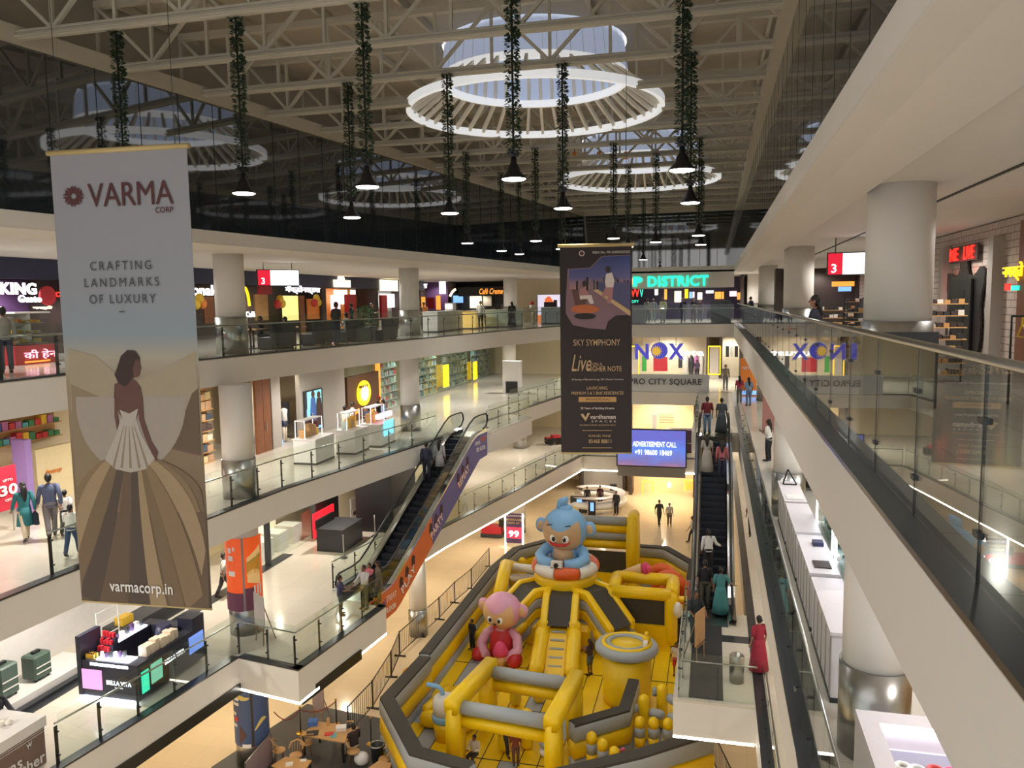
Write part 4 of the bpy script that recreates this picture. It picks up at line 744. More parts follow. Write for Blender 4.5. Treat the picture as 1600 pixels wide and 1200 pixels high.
def pillar(p, z1, label, r=.17, z0=ZM):
    th = thing('inflatable_pillar', label, 'inflatable', (p[0], p[1], z0), 0, 'striped inflatable pillars'); h = (z1-z0)/4
    for i in range(3): MB().cyl((p[0], p[1], z0+h*i), (p[0], p[1], z0+h*(i+1)), r, n=16).build('band', YEL if i % 2 else GRY, th)
    mb = MB(); mb.lathe([(r, z0+h*3), (r, z1-r), (r*.86, z1-r*.5), (r*.5, z1-r*.13), (.01, z1)], (p[0], p[1], 0), 16); mb.build('cap_band', YEL, th)
for (x, y), l in zip([(-2.2, 25.0), (-1.76, 25.05), (-1.3, 25.1), (-3.58, 23.65), (-3.2, 23.4), (-2.8, 23.1), (-2.5, 22.8)], ['left pillar of the back row of three', 'middle pillar of the back row of three', 'right pillar of the back row of three', 'first pillar from the left of the front row', 'second pillar from the left of the front row', 'third pillar from the left of the front row', 'fourth and lowest pillar of the front row']):
    pillar((x, y), -11.85 if y > 24 else -11.8-.1*(x+3.58), 'yellow and grey striped inflatable, '+l)
th = thing('inflatable_obstacle', 'yellow inflatable posts crossed by grey arms beside the striped pillars', 'inflatable', (-1.9, 26.3, ZM), 0, gp)
for x, y in ((-2.15, 26.0), (-1.6, 26.9)): MB().capsule((x, y, ZM), (x, y, -11.6), .19).build('post', YEL, th)
for a, b in (((-2.75, 26.1, -12.15), (-2.3, 26.0, -12.15)), ((-2.0, 26.0, -12.2), (-1.45, 25.9, -12.2)), ((-1.95, 27.0, -11.95), (-1.75, 26.95, -11.95)), ((-1.45, 26.9, -12.0), (-1.1, 26.7, -12.15)), ((-1.4, 26, -12.3), (-.95, 25.95, -12.3))): MB().capsule(a, b, .16, 10).build('arm', GRY, th)
# near box frame
th = thing('inflatable_gantry', 'big yellow inflatable frame with grey cross tubes at the front of the castle', 'inflatable', (-6, 24, ZM), 0, gp)
c = {'nl': (-7.85, 23.05), 'fl': (-7.5, 25.6), 'nr': (-4.6, 22.75), 'fr': (-4.4, 25.3)}; zt = -10.85
for a, b in (('nl', 'fl'), ('nr', 'fr')):
    p, q = V((*c[a], zt)), V((*c[b], zt)); d = (q-p).normalized(); band(th, 'top_beam', [(p-d*.3).xy, (q+d*.3).xy], zt-.45, .55, .5, YEL)
    for k in (a, b): band(th, 'leg', [(c[k][0]-.0, c[k][1]-.3), (c[k][0], c[k][1]+.3)], ZM, 2.1, .5, YEL)
for a, b in (('nl', 'nr'), ('fl', 'fr')):
    for z, m_, rr, n in ((-11.15, GRY, .22, 'grey_tube'), (-11.6, YEL, .2, 'yellow_tube')): MB().cyl((c[a][0]+.2, c[a][1], z), (c[b][0]-.2, c[b][1], z), rr, n=14).build(n, m_, th)
def bollard(p, h, r, label): solo('inflatable_bollard', MB().capsule((*p, ZM), (*p, ZM+h), r, 14), YEL, label, 'inflatable', gp)
for p, h, l in (((-6.95, 27.3), 1.0, 'rounded yellow inflatable bollard in front of the pink monkey'), ((-6.15, 27.7), 1.0, 'rounded yellow inflatable bollard left of the ladder foot'), ((-6.6, 24.3), 1.3, 'stout yellow bollard inside the front frame, left'), ((-5.9, 24.6), 1.4, 'yellow bollard in the middle of the front frame')): bollard(p, h, .22, l)
th = thing('inflatable_stack', 'stack of pale inflatable tyres inside the front frame, right', 'inflatable', (-5.1, 24.4, ZM), 0, gp)
for i in range(3): MB().ring((-5.1, 24.4, ZM+.15+.28*i), .2, .14, 18, 10).build('tyre', [WHV, GRY, WHV][i], th)
# drink cup
th = thing('inflatable_cup', 'inflatable drink cup with white lid and blue straw at the lower left', 'inflatable', (-8.75, 24.6, ZM), 0, gp); x, y = -8.75, 24.6
MB().lathe([(.36, ZM), (.42, ZM+.7)], (x, y, 0), 24).build('cup', YEL, th); MB().lathe([(.43, ZM+.68), (.45, ZM+.74), (.45, ZM+.88), (.42, ZM+.92)], (x, y, 0), 24).build('band', BLV, th); MB().lathe([(.41, ZM+.9), (.42, ZM+1.3), (.36, ZM+1.5), (.2, ZM+1.56), (.01, ZM+1.57)], (x, y, 0), 24).build('lid', WHV, th); MB().loft([(x-.05, y, ZM+1.5), (x-.1, y, ZM+1.72), (x-.25, y-.02, ZM+1.85), (x-.62, y-.05, ZM+1.9)], .075, 10).build('straw', BLV, th)
th = thing('inflatable_ramp', 'ribbed yellow inflatable ramp beside the drink cup', 'inflatable', (-8.8, 26.5, ZM), 0, gp)
for i in range(6): x = -9.75+.33*i; MB().capsule((x, 25.35, ZM+.5), (x+.05, 28.0, ZM+.05), .19, 10).build('rib', YEL, th)
MB().capsule((-9.9, 25.2, ZM+.3), (-7.95, 25.1, ZM+.3), .3, 12).build('roll', YEL, th)
# tower with slides
TX, TY = -6.35, 34.4; zr = -10.25
th = thing('inflatable_tower', 'round yellow inflatable tower with ladder and dark slides in the middle of the castle', 'inflatable', (TX, TY, ZM), 0, gp)
MB().lathe([(1.28, ZM), (1.3, -11.5), (1.36, -11.2), (1.4, -10.9), (1.42, -10.6), (1.36, -10.42), (1.0, -10.4)], (TX, TY, 0), 40).build('drum', YEL, th); MB().ring((TX, TY, -11.15), 1.34, .05, 40, 8).build('seam_roll', YEL, th)
def flight(dirn, width, run, ztop, zmid, name, ladder):            # a flight leaving the tower: two soft side rails with a dark mesh deck
    dv = V((math.cos(dirn), math.sin(dirn), 0)); sv = V((-dv.y, dv.x, 0)); o = V((TX, TY, 0)); q = lambda a, b, z: o+dv*a+sv*b+V((0, 0, z)); a0, a1, a2 = 1.1, 2.1, 2.1+run
    for sg in (-1, 1):
        vs = []; pl = [(a0, ztop), (a1-.1, ztop), (a2, zmid)]
        lay = [(0, .42, YEL, 'rail_top'), (.42, .85, GRY, 'rail_grey'), (.85, 1.3, YEL, 'rail_yellow'), (1.3, 1.7, GRY, 'rail_grey')] if not ladder else [(0, 1.0, YEL, 'rail_top')]
        for d0, d1, mt, nm in lay:
            vs = [q(a, sg*(width/2+off), z-d) for off in (0, .3) for a, z in pl for d in (d0, d1)]; n = 6
            fs = [(0, 1, 3, 2), (2, 3, 5, 4), (n+2, n+3, n+1, n), (n+4, n+5, n+3, n+2), (0, 2, n+2, n), (2, 4, n+4, n+2), (3, 1, n+1, n+3), (5, 3, n+3, n+5), (4, 5, n+5, n+4), (1, 0, n, n+1)]
            ob = MB().add(vs, fs).build(nm, mt, th); bv = ob.modifiers.new('round', 'BEVEL'); bv.width = .09; bv.segments = 3
        if not ladder: MB().capsule(q(a1+.3, sg*(width/2+.15), zmid-.4), q(a2+1.0, sg*(width/2+.15), ZM+.25), .26).build('slide_bolster', YEL, th)
    MB().add([q(a0, -width/2, ztop-.12), q(a1-.1, -width/2, ztop-.12), q(a2, -width/2, zmid-.12), q(a2, width/2, zmid-.12), q(a1-.1, width/2, ztop-.12), q(a0, width/2, ztop-.12)], [(0, 1, 4, 5), (1, 2, 3, 4)]).build('mesh_deck', MESHB, th)
    return q, a2
q, a2 = flight(-PI/2+.08, .95, 1.05, -10.75, -11.6, 'front', True)
for sg in (-1, 1):
    MB().capsule(q(a2-.2, sg*.66, -11.9), q(a2+1.9, sg*.7, ZM+.25), .3, 14).build('ladder_rail', YEL, th); MB().capsule(q(a2-.3, sg*.63, ZM+.2), q(a2-.25, sg*.63, -11.5), .3, 12).build('rail_foot', YEL, th); MB().cyl(q(a2-.1, sg*.3, -12.0), q(a2+1.75, sg*.3, ZM+.12), .02, n=6).build('ladder_rope', SEAM, th)
MB().add([q(a2-.2, -.4, -11.9), q(a2+1.9, -.4, ZM+.05), q(a2+1.9, .4, ZM+.05), q(a2-.2, .4, -11.9), q(a2-.2, -.4, -12.2), q(a2+1.9, -.4, ZM), q(a2+1.9, .4, ZM), q(a2-.2, .4, -12.2)], [(0, 1, 2, 3), (7, 6, 5, 4), (0, 4, 5, 1), (3, 2, 6, 7)]).build('ladder_face', YEL, th)
for i in range(6): f = i/5; MB().capsule(q(a2-.05+1.7*f, -.3, -12.0-(1.08)*f+.02), q(a2-.05+1.7*f, .3, -12.0-1.08*f+.02), .06, 8).build('rung', GRY, th)
flight(-.62, 1.0, 1.35, -10.7, -11.9, 'right', False); flight(PI+.75, 1.0, 1.2, -10.7, -11.7, 'left', False)
for a in (-1.05, -2.1): MB().box((TX+2.0*math.cos(a), TY+2.0*math.sin(a)+.3, ZM+.55), (1.0, 1.4, 1.1)).build('foot_block', YEL, th).modifiers.new('round', 'BEVEL').width = .2
# oval drum table
th = thing('inflatable_drum', 'tall yellow inflatable drum with an oval grey rimmed top, right of the ladder', 'inflatable', (-3.0, 28.6, ZM), 0, gp); x, y = -3.0, 28.6
MB().lathe([(.86, ZM), (.88, ZM+.3), (.9, -11.4)], (x, y, 0), 32).build('body', YEL, th); MB().ring((x, y, -11.15), .98, .2, 40, 10, sq=.92).build('outer_rim', GRY, th); MB().lathe([(.98, -11.15), (.98, -11.0), (.0, -10.99)], (x, y, 0), 36).build('top', YEL, th); MB().ring((x, y, -11.0), .68, .1, 36, 8, sq=.92).build('inner_ring', GRY, th); MB().ring((x, y, -10.98), .86, .09, 36, 8, sq=.92).build('raised_ring', YEL, th)
solo('inflatable_pump_valve', MB().box2((x+.62, y-.35, -10.96), (x+.78, y-.05, -10.8)), WHV, 'small white box with valve on the rim of the oval drum', 'box')
solo('inflatable_topper', MB().ball((x+.72, y+.15, -10.85), .16, 12).ball((x+.72, y+.15, -10.64), .09, 10), YEL, 'small knobbly yellow topper on the oval drum', 'inflatable', gp)
# bus box at the right
th = thing('inflatable_bus', 'yellow inflatable bus box with dark mesh windows and black wheels at the right', 'inflatable', (-2.8, 34.6, ZM), 0, gp); X0b, X1b, Y0b, Y1b = -4.15, -1.65, 33.7, 35.6; zb = -10.95
for x, y in ((X0b, Y0b), (X1b, Y0b), (X0b, Y1b), (X1b, Y1b)): MB().capsule((x, y, ZM), (x, y, zb+.15), .28, 14).build('corner_post', YEL, th)
for a, b in (((X0b, Y0b), (X1b, Y0b)), ((X1b, Y0b), (X1b, Y1b)), ((X1b, Y1b), (X0b, Y1b)), ((X0b, Y1b), (X0b, Y0b))):
    MB().cyl((*a, zb), (*b, zb), .27, n=14).build('top_rail', YEL, th); MB().bar((*a, ZM+.45), (*b, ZM+.45), .4, .9).build('lower_panel', YEL, th)
MB().box2((X0b+.2, Y0b-.02, -12.3), (X1b-.2, Y0b+.02, -11.2)).build('mesh_window', MESHB, th)
for y in (34.1, 35.2): MB().ring((X1b+.3, y, ZM+.4), .22, .16, 18, 10, plane='yz').build('wheel', BLACK, th)
MB().ball((X1b+.3, 33.5, -11.5), (.2, .2, .35), 14).build('headlight', WHV, th)
for z in (-11.2, -11.55): MB().capsule((X1b+.2, 34.0, z), (X1b+.75, 34.0, z), .13, 10).build('mirror_arm', YEL, th)
# back gate block
th = thing('inflatable_gate', 'tall yellow inflatable gate with two grey cross tubes at the back of the castle', 'inflatable', (-5.6, 41.2, ZM), 0, gp)
for x in (-7.25, -4.0):
    band(th, 'gate_post', [(x, 40.3), (x, 42.3)], ZM, 3.6, .55, YEL); MB().capsule((x, 40.6, -9.75), (x, 42.2, -9.75), .3, 12).build('post_cap', YEL, th)
for z, m_, n in ((-9.95, GRY, 'grey_tube'), (-10.35, YEL, 'yellow_tube'), (-10.75, GRY, 'grey_tube'), (-11.2, YEL, 'yellow_tube')): MB().cyl((-7.1, 41.2, z), (-4.1, 41.2, z), .24, n=14).build(n, m_, th)
MB().box2((-7.0, 40.75, -12.6), (-4.2, 40.8, -11.45)).build('mesh_window', MESHB, th); MB().box2((-7.1, 40.6, ZM), (-4.1, 41.5, -12.6)).build('sill', YEL, th)
wall('low inflatable wall with dark top left of the orange rings', [(-3.9, 39.6), (-3.0, 38.6), (-2.5, 38.2)], -12.0, .4)
for i, l in enumerate(('back', 'middle', 'front')): solo('inflatable_ring', MB().ring((-2.35+.4*i, 38.6-.9*i, ZM+1.15), .58, .27, 28, 12, plane='xz').box((-2.35+.4*i, 38.6-.9*i, ZM+.15), (.5, .4, .3)), ORV, 'upright orange inflatable ring at the right of the castle, %s one of three' % l, 'inflatable', 'orange inflatable rings')
th = thing('inflatable_ice_cream', 'pink and tan inflatable ice cream cone lying on the bus box', 'inflatable', (-3.0, 35.7, -10.7), 0, gp); MB().loft([(-3.95, 35.8, -10.75), (-3.05, 35.7, -10.55)], [.03, .26], 16).build('cone', BEV, th); MB().capsule((-3.1, 35.7, -10.55), (-2.65, 35.65, -10.5), .29, 14).build('scoop', HPK, th)
solo('inflatable_can', MB().lathe([(.28, ZM+.9), (.3, ZM+1.5), (.2, ZM+1.6)], (-4.35, 37.6, 0), 18), WHV, 'white inflatable can left of the ice cream cone', 'inflatable', gp); solo('inflatable_plinth', MB().box2((-5.9, 37.2, ZM), (-4.0, 38.0, ZM+.9)), YEL, 'yellow plinth behind the tower carrying the white can', 'inflatable', gp); solo('inflatable_cube', MB().box2((-5.6, 37.3, ZM+.9), (-5.2, 37.7, ZM+1.3)), GRN, 'small green cube behind the tower', 'inflatable', gp)
th = thing('inflatable_arch', 'yellow inflatable arch with white rollers left of the tower', 'inflatable', (-9.3, 35.3, ZM), 0, gp)
MB().loft([(-9.3, 33.6, ZM), (-9.3, 33.7, -11.7), (-9.3, 34.4, -11.15), (-9.6, 36.2, -11.0), (-9.5, 37.3, -11.4), (-9.4, 37.5, ZM)], .3, 14).build('arch', YEL, th)
for z, y in ((-11.2, 36.6), (-11.7, 36.6), (-12.0, 34.2)): MB().capsule((-9.5, y, z), (-7.7, y-.3, z+.05), .2, 12).build('roller', WHV, th)
for x, y in ((-9.6, 39.6), (-8.6, 40.4)): bollard((x, y), 1.5, .2, 'yellow post at the back left of the castle, '+('nearer one' if y < 40 else 'farther one'))
solo('air_blower', MB().ring((-11.6, 28.6, Z0+.35), .26, .09, 22, 8, plane='xz').cyl((-11.6, 28.65, Z0+.35), (-11.6, 29.1, Z0+.35), .22, n=16, mi=1), [mat('blower_orange', (226, 160, 50), .5), BLACK], 'orange rimmed black air blower outside the left wall of the castle', 'blower')
# ---- the two monkeys
def rx(a): return Matrix.Rotation(a, 3, 'X')
def patch(c, r, u0, u1, keep, off=1.012, n=40):                   # part of an ellipsoid's skin
    c = V(c); mb = MB(); vs = {}; fs = []
    for i in range(n+1):
        for j in range(n+1):
            a = -1.25+2.5*i/n; b = -1.2+2.4*j/n; vs[i, j] = V((math.sin(a)*math.cos(b)*r[0]*off, -math.cos(a)*math.cos(b)*r[1]*off, math.sin(b)*r[2]*off))
    idx = {}; out = []
    for i in range(n):
        for j in range(n):
            if keep(-1.25+2.5*(i+.5)/n, -1.2+2.4*(j+.5)/n):
                f = []
                for k in ((i, j), (i+1, j), (i+1, j+1), (i, j+1)):
                    if k not in idx: idx[k] = len(out); out.append(c+vs[k])
                    f.append(idx[k])
                fs.append(tuple(f))
    return mb.add(out, fs, 0, True)
def monkey(label, p, fur, skin, s, rz, hc, hr, kind):
    th = thing('inflatable_monkey', label, 'inflatable', p, rz, 'inflatable monkeys'); L = dict(local=True)
    MB().ball(hc, hr, 32).build('head', fur, th, True)
    face = patch(hc, hr, 0, 0, lambda a, b: (b < .32-.22*math.cos(a*3.2) if abs(a) < .98 else False) or (b < -.35 and abs(a) < 1.15)); face.build('face', skin, th, True)
    for sg in (-1, 1):
        e = V((hc[0]+sg*(hr[0]+.1*s), hc[1]+.05, hc[2]+(.08 if kind == 'blue' else .12)*s)); MB().ball(e, (.3*s, .16*s, .34*s), 18).build('ear', fur, th, True); MB().ball(e+V((0, -.09*s, 0)), (.19*s, .1*s, .23*s), 14).build('inner_ear', skin, th, True)
        a, b = sg*.27, -.22; ep = V((hc[0]+math.sin(a)*math.cos(b)*hr[0], hc[1]-math.cos(a)*math.cos(b)*hr[1], hc[2]+math.sin(b)*hr[2]))
        y = MB().ball(ep, (.17*s, .06*s, .19*s), 16).build('eye', WHE, th, True); MB().ball(ep+V((-.02*sg*s, -.045*s, -.01*s)), (.09*s, .035*s, .11*s), 12).build('pupil', BLACK, y, True); y.parent = th
        MB().ball(ep+V((-.05*s, -.08*s, .06*s)), .025*s, 8).build('glint', WHE, y, True)
    return th
bp = (TX, TY, -10.05)
th = monkey('blue inflatable monkey holding a camera in a lifebuoy on top of the tower', bp, BLV, TANV, 1.0, -.12, (0, 0, 1.55), (1.02, .95, .98), 'blue')
MB().loft([(0, 0, -.1), (0, 0, .3), (0, 0, .7), (0, 0, 1.0)], [(.75, .6), (.7, .58), (.55, .5), (.45, .42)], 24).build('body', BLV, th, True); MB().ball((0, -.2, .42), (.52, .5, .5), 20).build('belly', TANV, th, True)
for sg in (-1, 1): MB().capsule((sg*.4, .05, .72), (sg*.42, .05, .73), .3, 12).loft([(sg*.42, .05, .78), (sg*.85, -.1, .6), (sg*1.02, -.45, .36), (sg*.78, -.88, .26), (sg*.28, -1.02, .24)], [.24, .26, .27, .26, .22], 14).build('arm', BLV, th, True); MB().bar((sg*.42-.13, -.93, 1.92), (sg*.42+.13, -.95, 1.92-.07*0+sg*.0+(.06)), .03, .04).build('eyebrow', BLACK, th, True)
MB().loft([(-.3, .1, 2.45), (-.16, .05, 2.7), (.02, .0, 2.86), (.14, 0, 3.0)], [.16, .24, .17, .04], 12).ball((0, .05, 2.5), (.34, .3, .16), 16).build('hair_tuft', BLV, th, True)
MB().loft([(-.52, -.87, 1.2), (-.3, -.95, 1.1), (0, -.98, 1.06), (.3, -.95, 1.1), (.52, -.87, 1.2)], [.02, .06, .07, .06, .02], 8).build('mouth', RDV, th, True)
c_ = MB().box((0, -1.25, .3), (.5, .22, .3)).build('camera', WHV, th, True); MB().cyl((0, -1.35, .3), (0, -1.43, .3), .1, n=16).build('camera_lens', BLACK, c_, True); MB().box((0, -1.27, .08), (.5, .2, .2)).build('camera_base', BLACK, c_, True)
th = thing('inflatable_lifebuoy', 'orange and white inflatable lifebuoy around the blue monkey', 'inflatable', (TX, TY, -10.35), 0, gp)
for i in range(8): MB().ring((TX, TY, -10.15), 1.24, .29, 8, 14, a0=i*PI/4-.95, a1=(i+1)*PI/4-.95).build('segment', ORV if i % 2 else WHV, th)
pp = (-8.45, 31.2, ZM)
th = monkey('pink inflatable monkey in a red vest sitting with an ice cream cone', pp, PNV, BEV, .85, -.2, (0, 0, 2.0), (.82, .76, .76), 'pink')
MB().loft([(0, 0, .05), (0, 0, .4), (0, 0, .9), (0, 0, 1.25), (0, 0, 1.42)], [(.6, .52), (.62, .54), (.52, .45), (.36, .32), (.2, .2)], 24).build('vest', RDV, th, True); MB().ball((0, -.16, 1.3), (.26, .24, .16), 16).build('chest', PNV, th, True)
for sg in (-1, 1):
    MB().loft([(sg*.35, 0, 1.2), (sg*.7, -.1, .95), (sg*.85, -.35, .55), (sg*.62, -.62, .3), (sg*.36, -.75, .28)], [.16, .2, .22, .24, .16], 14).build('arm', PNV, th, True); MB().ball((sg*.82, -.6, .22), (.3, .42, .3), 16).build('foot', RDV, th, True)
MB().ball((0, -.76, 1.66), (.06, .05, .04), 10).build('nose', BLACK, th, True); MB().ball((0, -.73, 1.54), (.1, .05, .07), 10).build('mouth', RDV, th, True)
th = thing('inflatable_ice_cream', 'upright pink ice cream in a waffle cone held by the pink monkey', 'inflatable', (-8.32, 30.3, ZM), 0, gp); MB().lathe([(.16, ZM), (.27, ZM+.5)], (-8.32, 30.3, 0), 16).build('cone', BEV, th); MB().lathe([(.31, ZM+.48), (.33, ZM+.62), (.26, ZM+.78), (.24, ZM+.84), (.16, ZM+.98), (.01, ZM+1.06)], (-8.32, 30.3, 0), 16).build('scoop', HPK, th)
# black fence around the playground
FEN = mat('fence_black', (30, 27, 24), .5)
def fence(a, b, label):
    a, b = V((*a, Z0)), V((*b, Z0)); d = b-a; L = d.length; t = d/L; th = thing('crowd_barrier', label, 'barrier', a, 0, 'black crowd barriers'); fr = MB(); up = V((0, 0, 1)); n = int(L/.16)
    for z in (.12, 1.08): fr.bar(a+up*z, b+up*z, .03, .03)
    fr.build('rail', FEN, th); br = MB()
    for i in range(1, n): p = a+t*(L*i/n); br.cyl(p+up*.12, p+up*1.08, .009, n=5)
    br.build('bars', FEN, th)
    for p in (a, b): MB().bar(p+t*.0, p+up*1.12, .04, .04).build('upright', FEN, th); q = V((-t.y, t.x, 0)); MB().bar(p-q*.25+up*.02, p+q*.25+up*.02, .05, .04).build('foot', FEN, th)
fp = [on_z(545, 1150, Z0), on_z(583, 1107, Z0), on_z(612, 1058, Z0), on_z(625, 1025, Z0), on_z(657, 995, Z0), on_z(687, 968, Z0), on_z(711, 942, Z0), on_z(737, 920, Z0), on_z(765, 885, Z0)]
fp = [p.xy for p in fp]; nmf = ['nearest the cafe tables', 'second from the cafe tables', 'third from the cafe tables', 'by the air blower', 'fifth from the cafe tables', 'sixth from the cafe tables', 'seventh from the cafe tables', 'farthest, by the back corner']
for i in range(8): fence(fp[i], fp[i].lerp(fp[i+1], .985), 'black barred crowd barrier left of the castle, '+nmf[i])
fence((-.3, 27.2), (.9, 22.6), 'black barred crowd barrier at the lower right, below the white landing')
# ================================================================ shops
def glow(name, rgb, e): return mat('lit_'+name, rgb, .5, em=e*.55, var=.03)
GW, GWM, GTE, GRD, GYL, GOR, GPK, GMG, GBL = glow('white', (250, 250, 255), 1.9), glow('warm', (255, 238, 190), 2.4), glow('teal', (40, 225, 180), 1.6), glow('red', (240, 40, 30), 1.8), glow('yellow', (255, 205, 30), 1.6), glow('orange', (245, 150, 60), 1.3), glow('pink', (250, 190, 215), 1.6), glow('magenta', (215, 60, 150), 1.0), glow('blue', (120, 170, 250), 1.3)
NAVY = mat('navy_fascia', (44, 48, 78), .5); WOOD = mat('brown_wood', (128, 78, 48), .5, var=.2, scale=4); WOODL = mat('light_wood', (196, 152, 98), .5, var=.15, scale=5); DKB = mat('dark_brown_wall', (66, 54, 50), .6); CREAM = mat('cream_wall', (232, 218, 186), .6); PURP = mat('purple_wall', (92, 62, 108), .6, var=.15); GREYW = mat('grey_shop_wall', (170, 164, 156), .6); CHAR = mat('charcoal_laminate', (50, 52, 56), .45); WLAM = mat('white_laminate', (226, 224, 222), .3); REDP = mat('red_panel', (178, 36, 48), .5); TEALW = mat('pale_teal_wall', (186, 214, 206), .5); BRICKW = tiles('white_brick', (196, 182, 172), (120, 112, 108), .42, .7, wall=True)
def xr(X, px0, py0, px1, py1): a, b = on_x(px0, py0, X), on_x(px1, py1, X); return a.y, b.y, b.z, a.z
def yr(Y, px0, py0, px1, py1): a, b = on_y(px0, py0, Y), on_y(px1, py1, Y); return a.x, b.x, b.z, a.z
def lbox(X, px0, py0, px1, py1, d=.1): y0, y1, z0, z1 = xr(X, px0, py0, px1, py1); return MB().box2((X-d, y0, z0), (X, y1, z1))
def fbox(Y, px0, py0, px1, py1, d=.1): x0, x1, z0, z1 = yr(Y, px0, py0, px1, py1); return MB().box2((x0, Y, z0), (x1, Y+d, z1))
def lsign(t, mt, X, px0, px1, py, h, th, bold=.03, depth=.05, **k): a, b = on_x(px0, py, X), on_x(px1, py, X); c = (a+b)/2; hh = on_x((px0+px1)/2, py-h/2, X).z-on_x((px0+px1)/2, py+h/2, X).z; return text(t, mt, th, (X+.02, c.y, c.z), (0, 1, 0), (0, 0, 1), b.y-a.y, hh, depth, bold, **k)
def fsign(t, mt, Y, px0, px1, py, h, th, bold=.03, depth=.05, **k): a, b = on_y(px0, py, Y), on_y(px1, py, Y); c = (a+b)/2; hh = on_y((px0+px1)/2, py-h/2, Y).z-on_y((px0+px1)/2, py+h/2, Y).z; return text(t, mt, th, (c.x, Y-.02, c.z), (1, 0, 0), (0, 0, 1), b.x-a.x, hh, depth, bold, **k)
def lthing(name, label, cat, X, px, z, group=None): return thing(name, label, cat, (X, on_x(px, 500, X).y, z), 0, group)
def fthing(name, label, cat, Y, px, z, group=None): return thing(name, label, cat, (on_y(px, 500, Y).x, Y, z), 0, group)
def goods(a, b, n, mts, seed, smin=.08, smax=.2):                   # packed goods along a shelf from a to b
    r = random.Random(seed); mb = MB(); a, b = V(a), V(b)
    for i in range(n):
        p = a.lerp(b, (i+.5)/n); w_, h = (b-a).length/n*.85, r.uniform(smin, smax); mb.box((p.x, p.y, p.z+h/2), (w_ if abs((b-a).x) > abs((b-a).y) else .22, .22 if abs((b-a).x) > abs((b-a).y) else w_, h), 0, r.randrange(len(mts)))
    return mb
BRT = [mat('goods_%d' % i, c, .5) for i, c in enumerate(((206, 60, 60), (232, 190, 60), (70, 140, 90), (70, 110, 180), (230, 226, 216), (180, 110, 160), (236, 140, 60), (90, 170, 180)))]
CLO = [mat('folded_%d' % i, c, .8) for i, c in enumerate(((222, 206, 160), (206, 180, 140), (180, 150, 120), (84, 70, 70), (70, 84, 100), (226, 220, 200), (196, 160, 130)))]
PAL = [mat('pale_goods_%d' % i, c, .4) for i, c in enumerate(((210, 226, 220), (160, 190, 186), (120, 150, 152), (230, 234, 226), (180, 200, 150), (90, 120, 130)))]
def shelf(name, label, p, L, h, n, mts, seed, ax='y', d=.34, back=WOODL, bm=WOODL, gn=10, sm=(.1, .24)):   # open shelf unit with packed goods
    th = thing(name, label, 'shelf', p); x, y, z = p; up = h/n
    if ax == 'y': MB().box2((x-d, y, z), (x-d+.03, y+L, z+h)).build('back_panel', back, th)
    else: MB().box2((x, y+d, z), (x+L, y+d+.03, z+h)).build('back_panel', back, th)
    for i in range(n+1):
        bd = (MB().box2((x-d, y, z+up*i), (x, y+L, z+up*i+.03)) if ax == 'y' else MB().box2((x, y, z+up*i), (x+L, y+d, z+up*i+.03))).build('shelf_board', bm, th)
        if i < n: goods((x-.16, y+.05, z+up*i+.03), (x-.16, y+L-.05, z+up*i+.03), gn, mts, seed+i, *[q*up/.34 for q in sm]).build('packed_goods', mts, bd)['kind'] = 'stuff' if ax == 'y' else 'stuff'
    return th
def counter(name, label, a, b, mt, top=None, cat='counter', group=None):
    a, b = V(a), V(b); th = thing(name, label, cat, ((a.x+b.x)/2, (a.y+b.y)/2, a.z), 0, group); MB().box2(a+V((.03, .03, 0)), b-V((.03, .03, .05))).build('body', mt, th); MB().box2((a.x, a.y, b.z-.05), b).build('top', top or mt, th)
    MB().box2(a+V((.02, .02, 0)), V((b.x-.02, b.y-.02, a.z+.08))).build('plinth', CHAR, th); return th
# ---- shells behind the galleries
for z, t, X, mt, nm in ((Z3, 3.36, -24.6, DKB, 'top'), (Z2, -.9, -21.6, CREAM, 'upper'), (Z1, -5.4, -20.8, CREAM, 'lower'), (Z0, -10, -20.0, CREAM, 'ground')): struct('wall_left_shops', MB().box2((X-.3, -1, z), (X, 84, t)), mt)
for z, t, Y, mt in ((Z3, 3.38, 68, DKB), (Z2, -.9, 66, CREAM), (Z1, -5.4, 66, CREAM), (Z0, -10, 66, CREAM)): struct('wall_far_shops', MB().box2((-24, Y, z), (12, Y+.3, t)), mt)
for z, t, X, mt in ((Z3, 3.36, 6.5, BRICKW), (Z2, -.9, 8.5, CREAM), (Z1, -5.4, 8.5, CREAM), (Z0, -10, 8.5, CREAM)): struct('wall_right_shops', MB().box2((X, -1, z), (X+.3, 84, t)), mt)
struct('trim_food_fascia', MB().box2((-23.4, 12, 2.66), (-23.0, 62, 3.38)), NAVY)
# ---- top gallery, left: food counters
def bay(label, X, pa, pb, back, z=Z3, ztop=2.66, dep=1.5, name='shopfront', lit=60, col=NEUT):
    y0, y1 = on_x(pa, 470, X).y, on_x(pb, 470, X).y; th = thing(name, label, 'shopfront', (X, (y0+y1)/2, z)); MB().box2((X-dep, y0+.1, z), (X-dep+.05, y1-.1, ztop)).build('back_wall', back, th)
    for y in (y0, y1): MB().box2((X-dep, y-.14, z), (X, y+.14, ztop)).build('pilaster', DKB, th)
    if lit: spot('shop_light', (X-.5, (y0+y1)/2, z+2.55), lit, col, 150, .15)
    return th, y0, y1
X = -23.0
th, y0, y1 = bay('food counter at the far left under big white glowing capitals', X, -30, 100, PURP, lit=110)
lsign('KING', GW, X, -1, 55, 451, 19, th, .06); lsign('Gusto', GW, X, 27, 63, 467, 11, th, .05); lsign('गस्टो', GWM, X, 50, 80, 481, 6, th, .02)
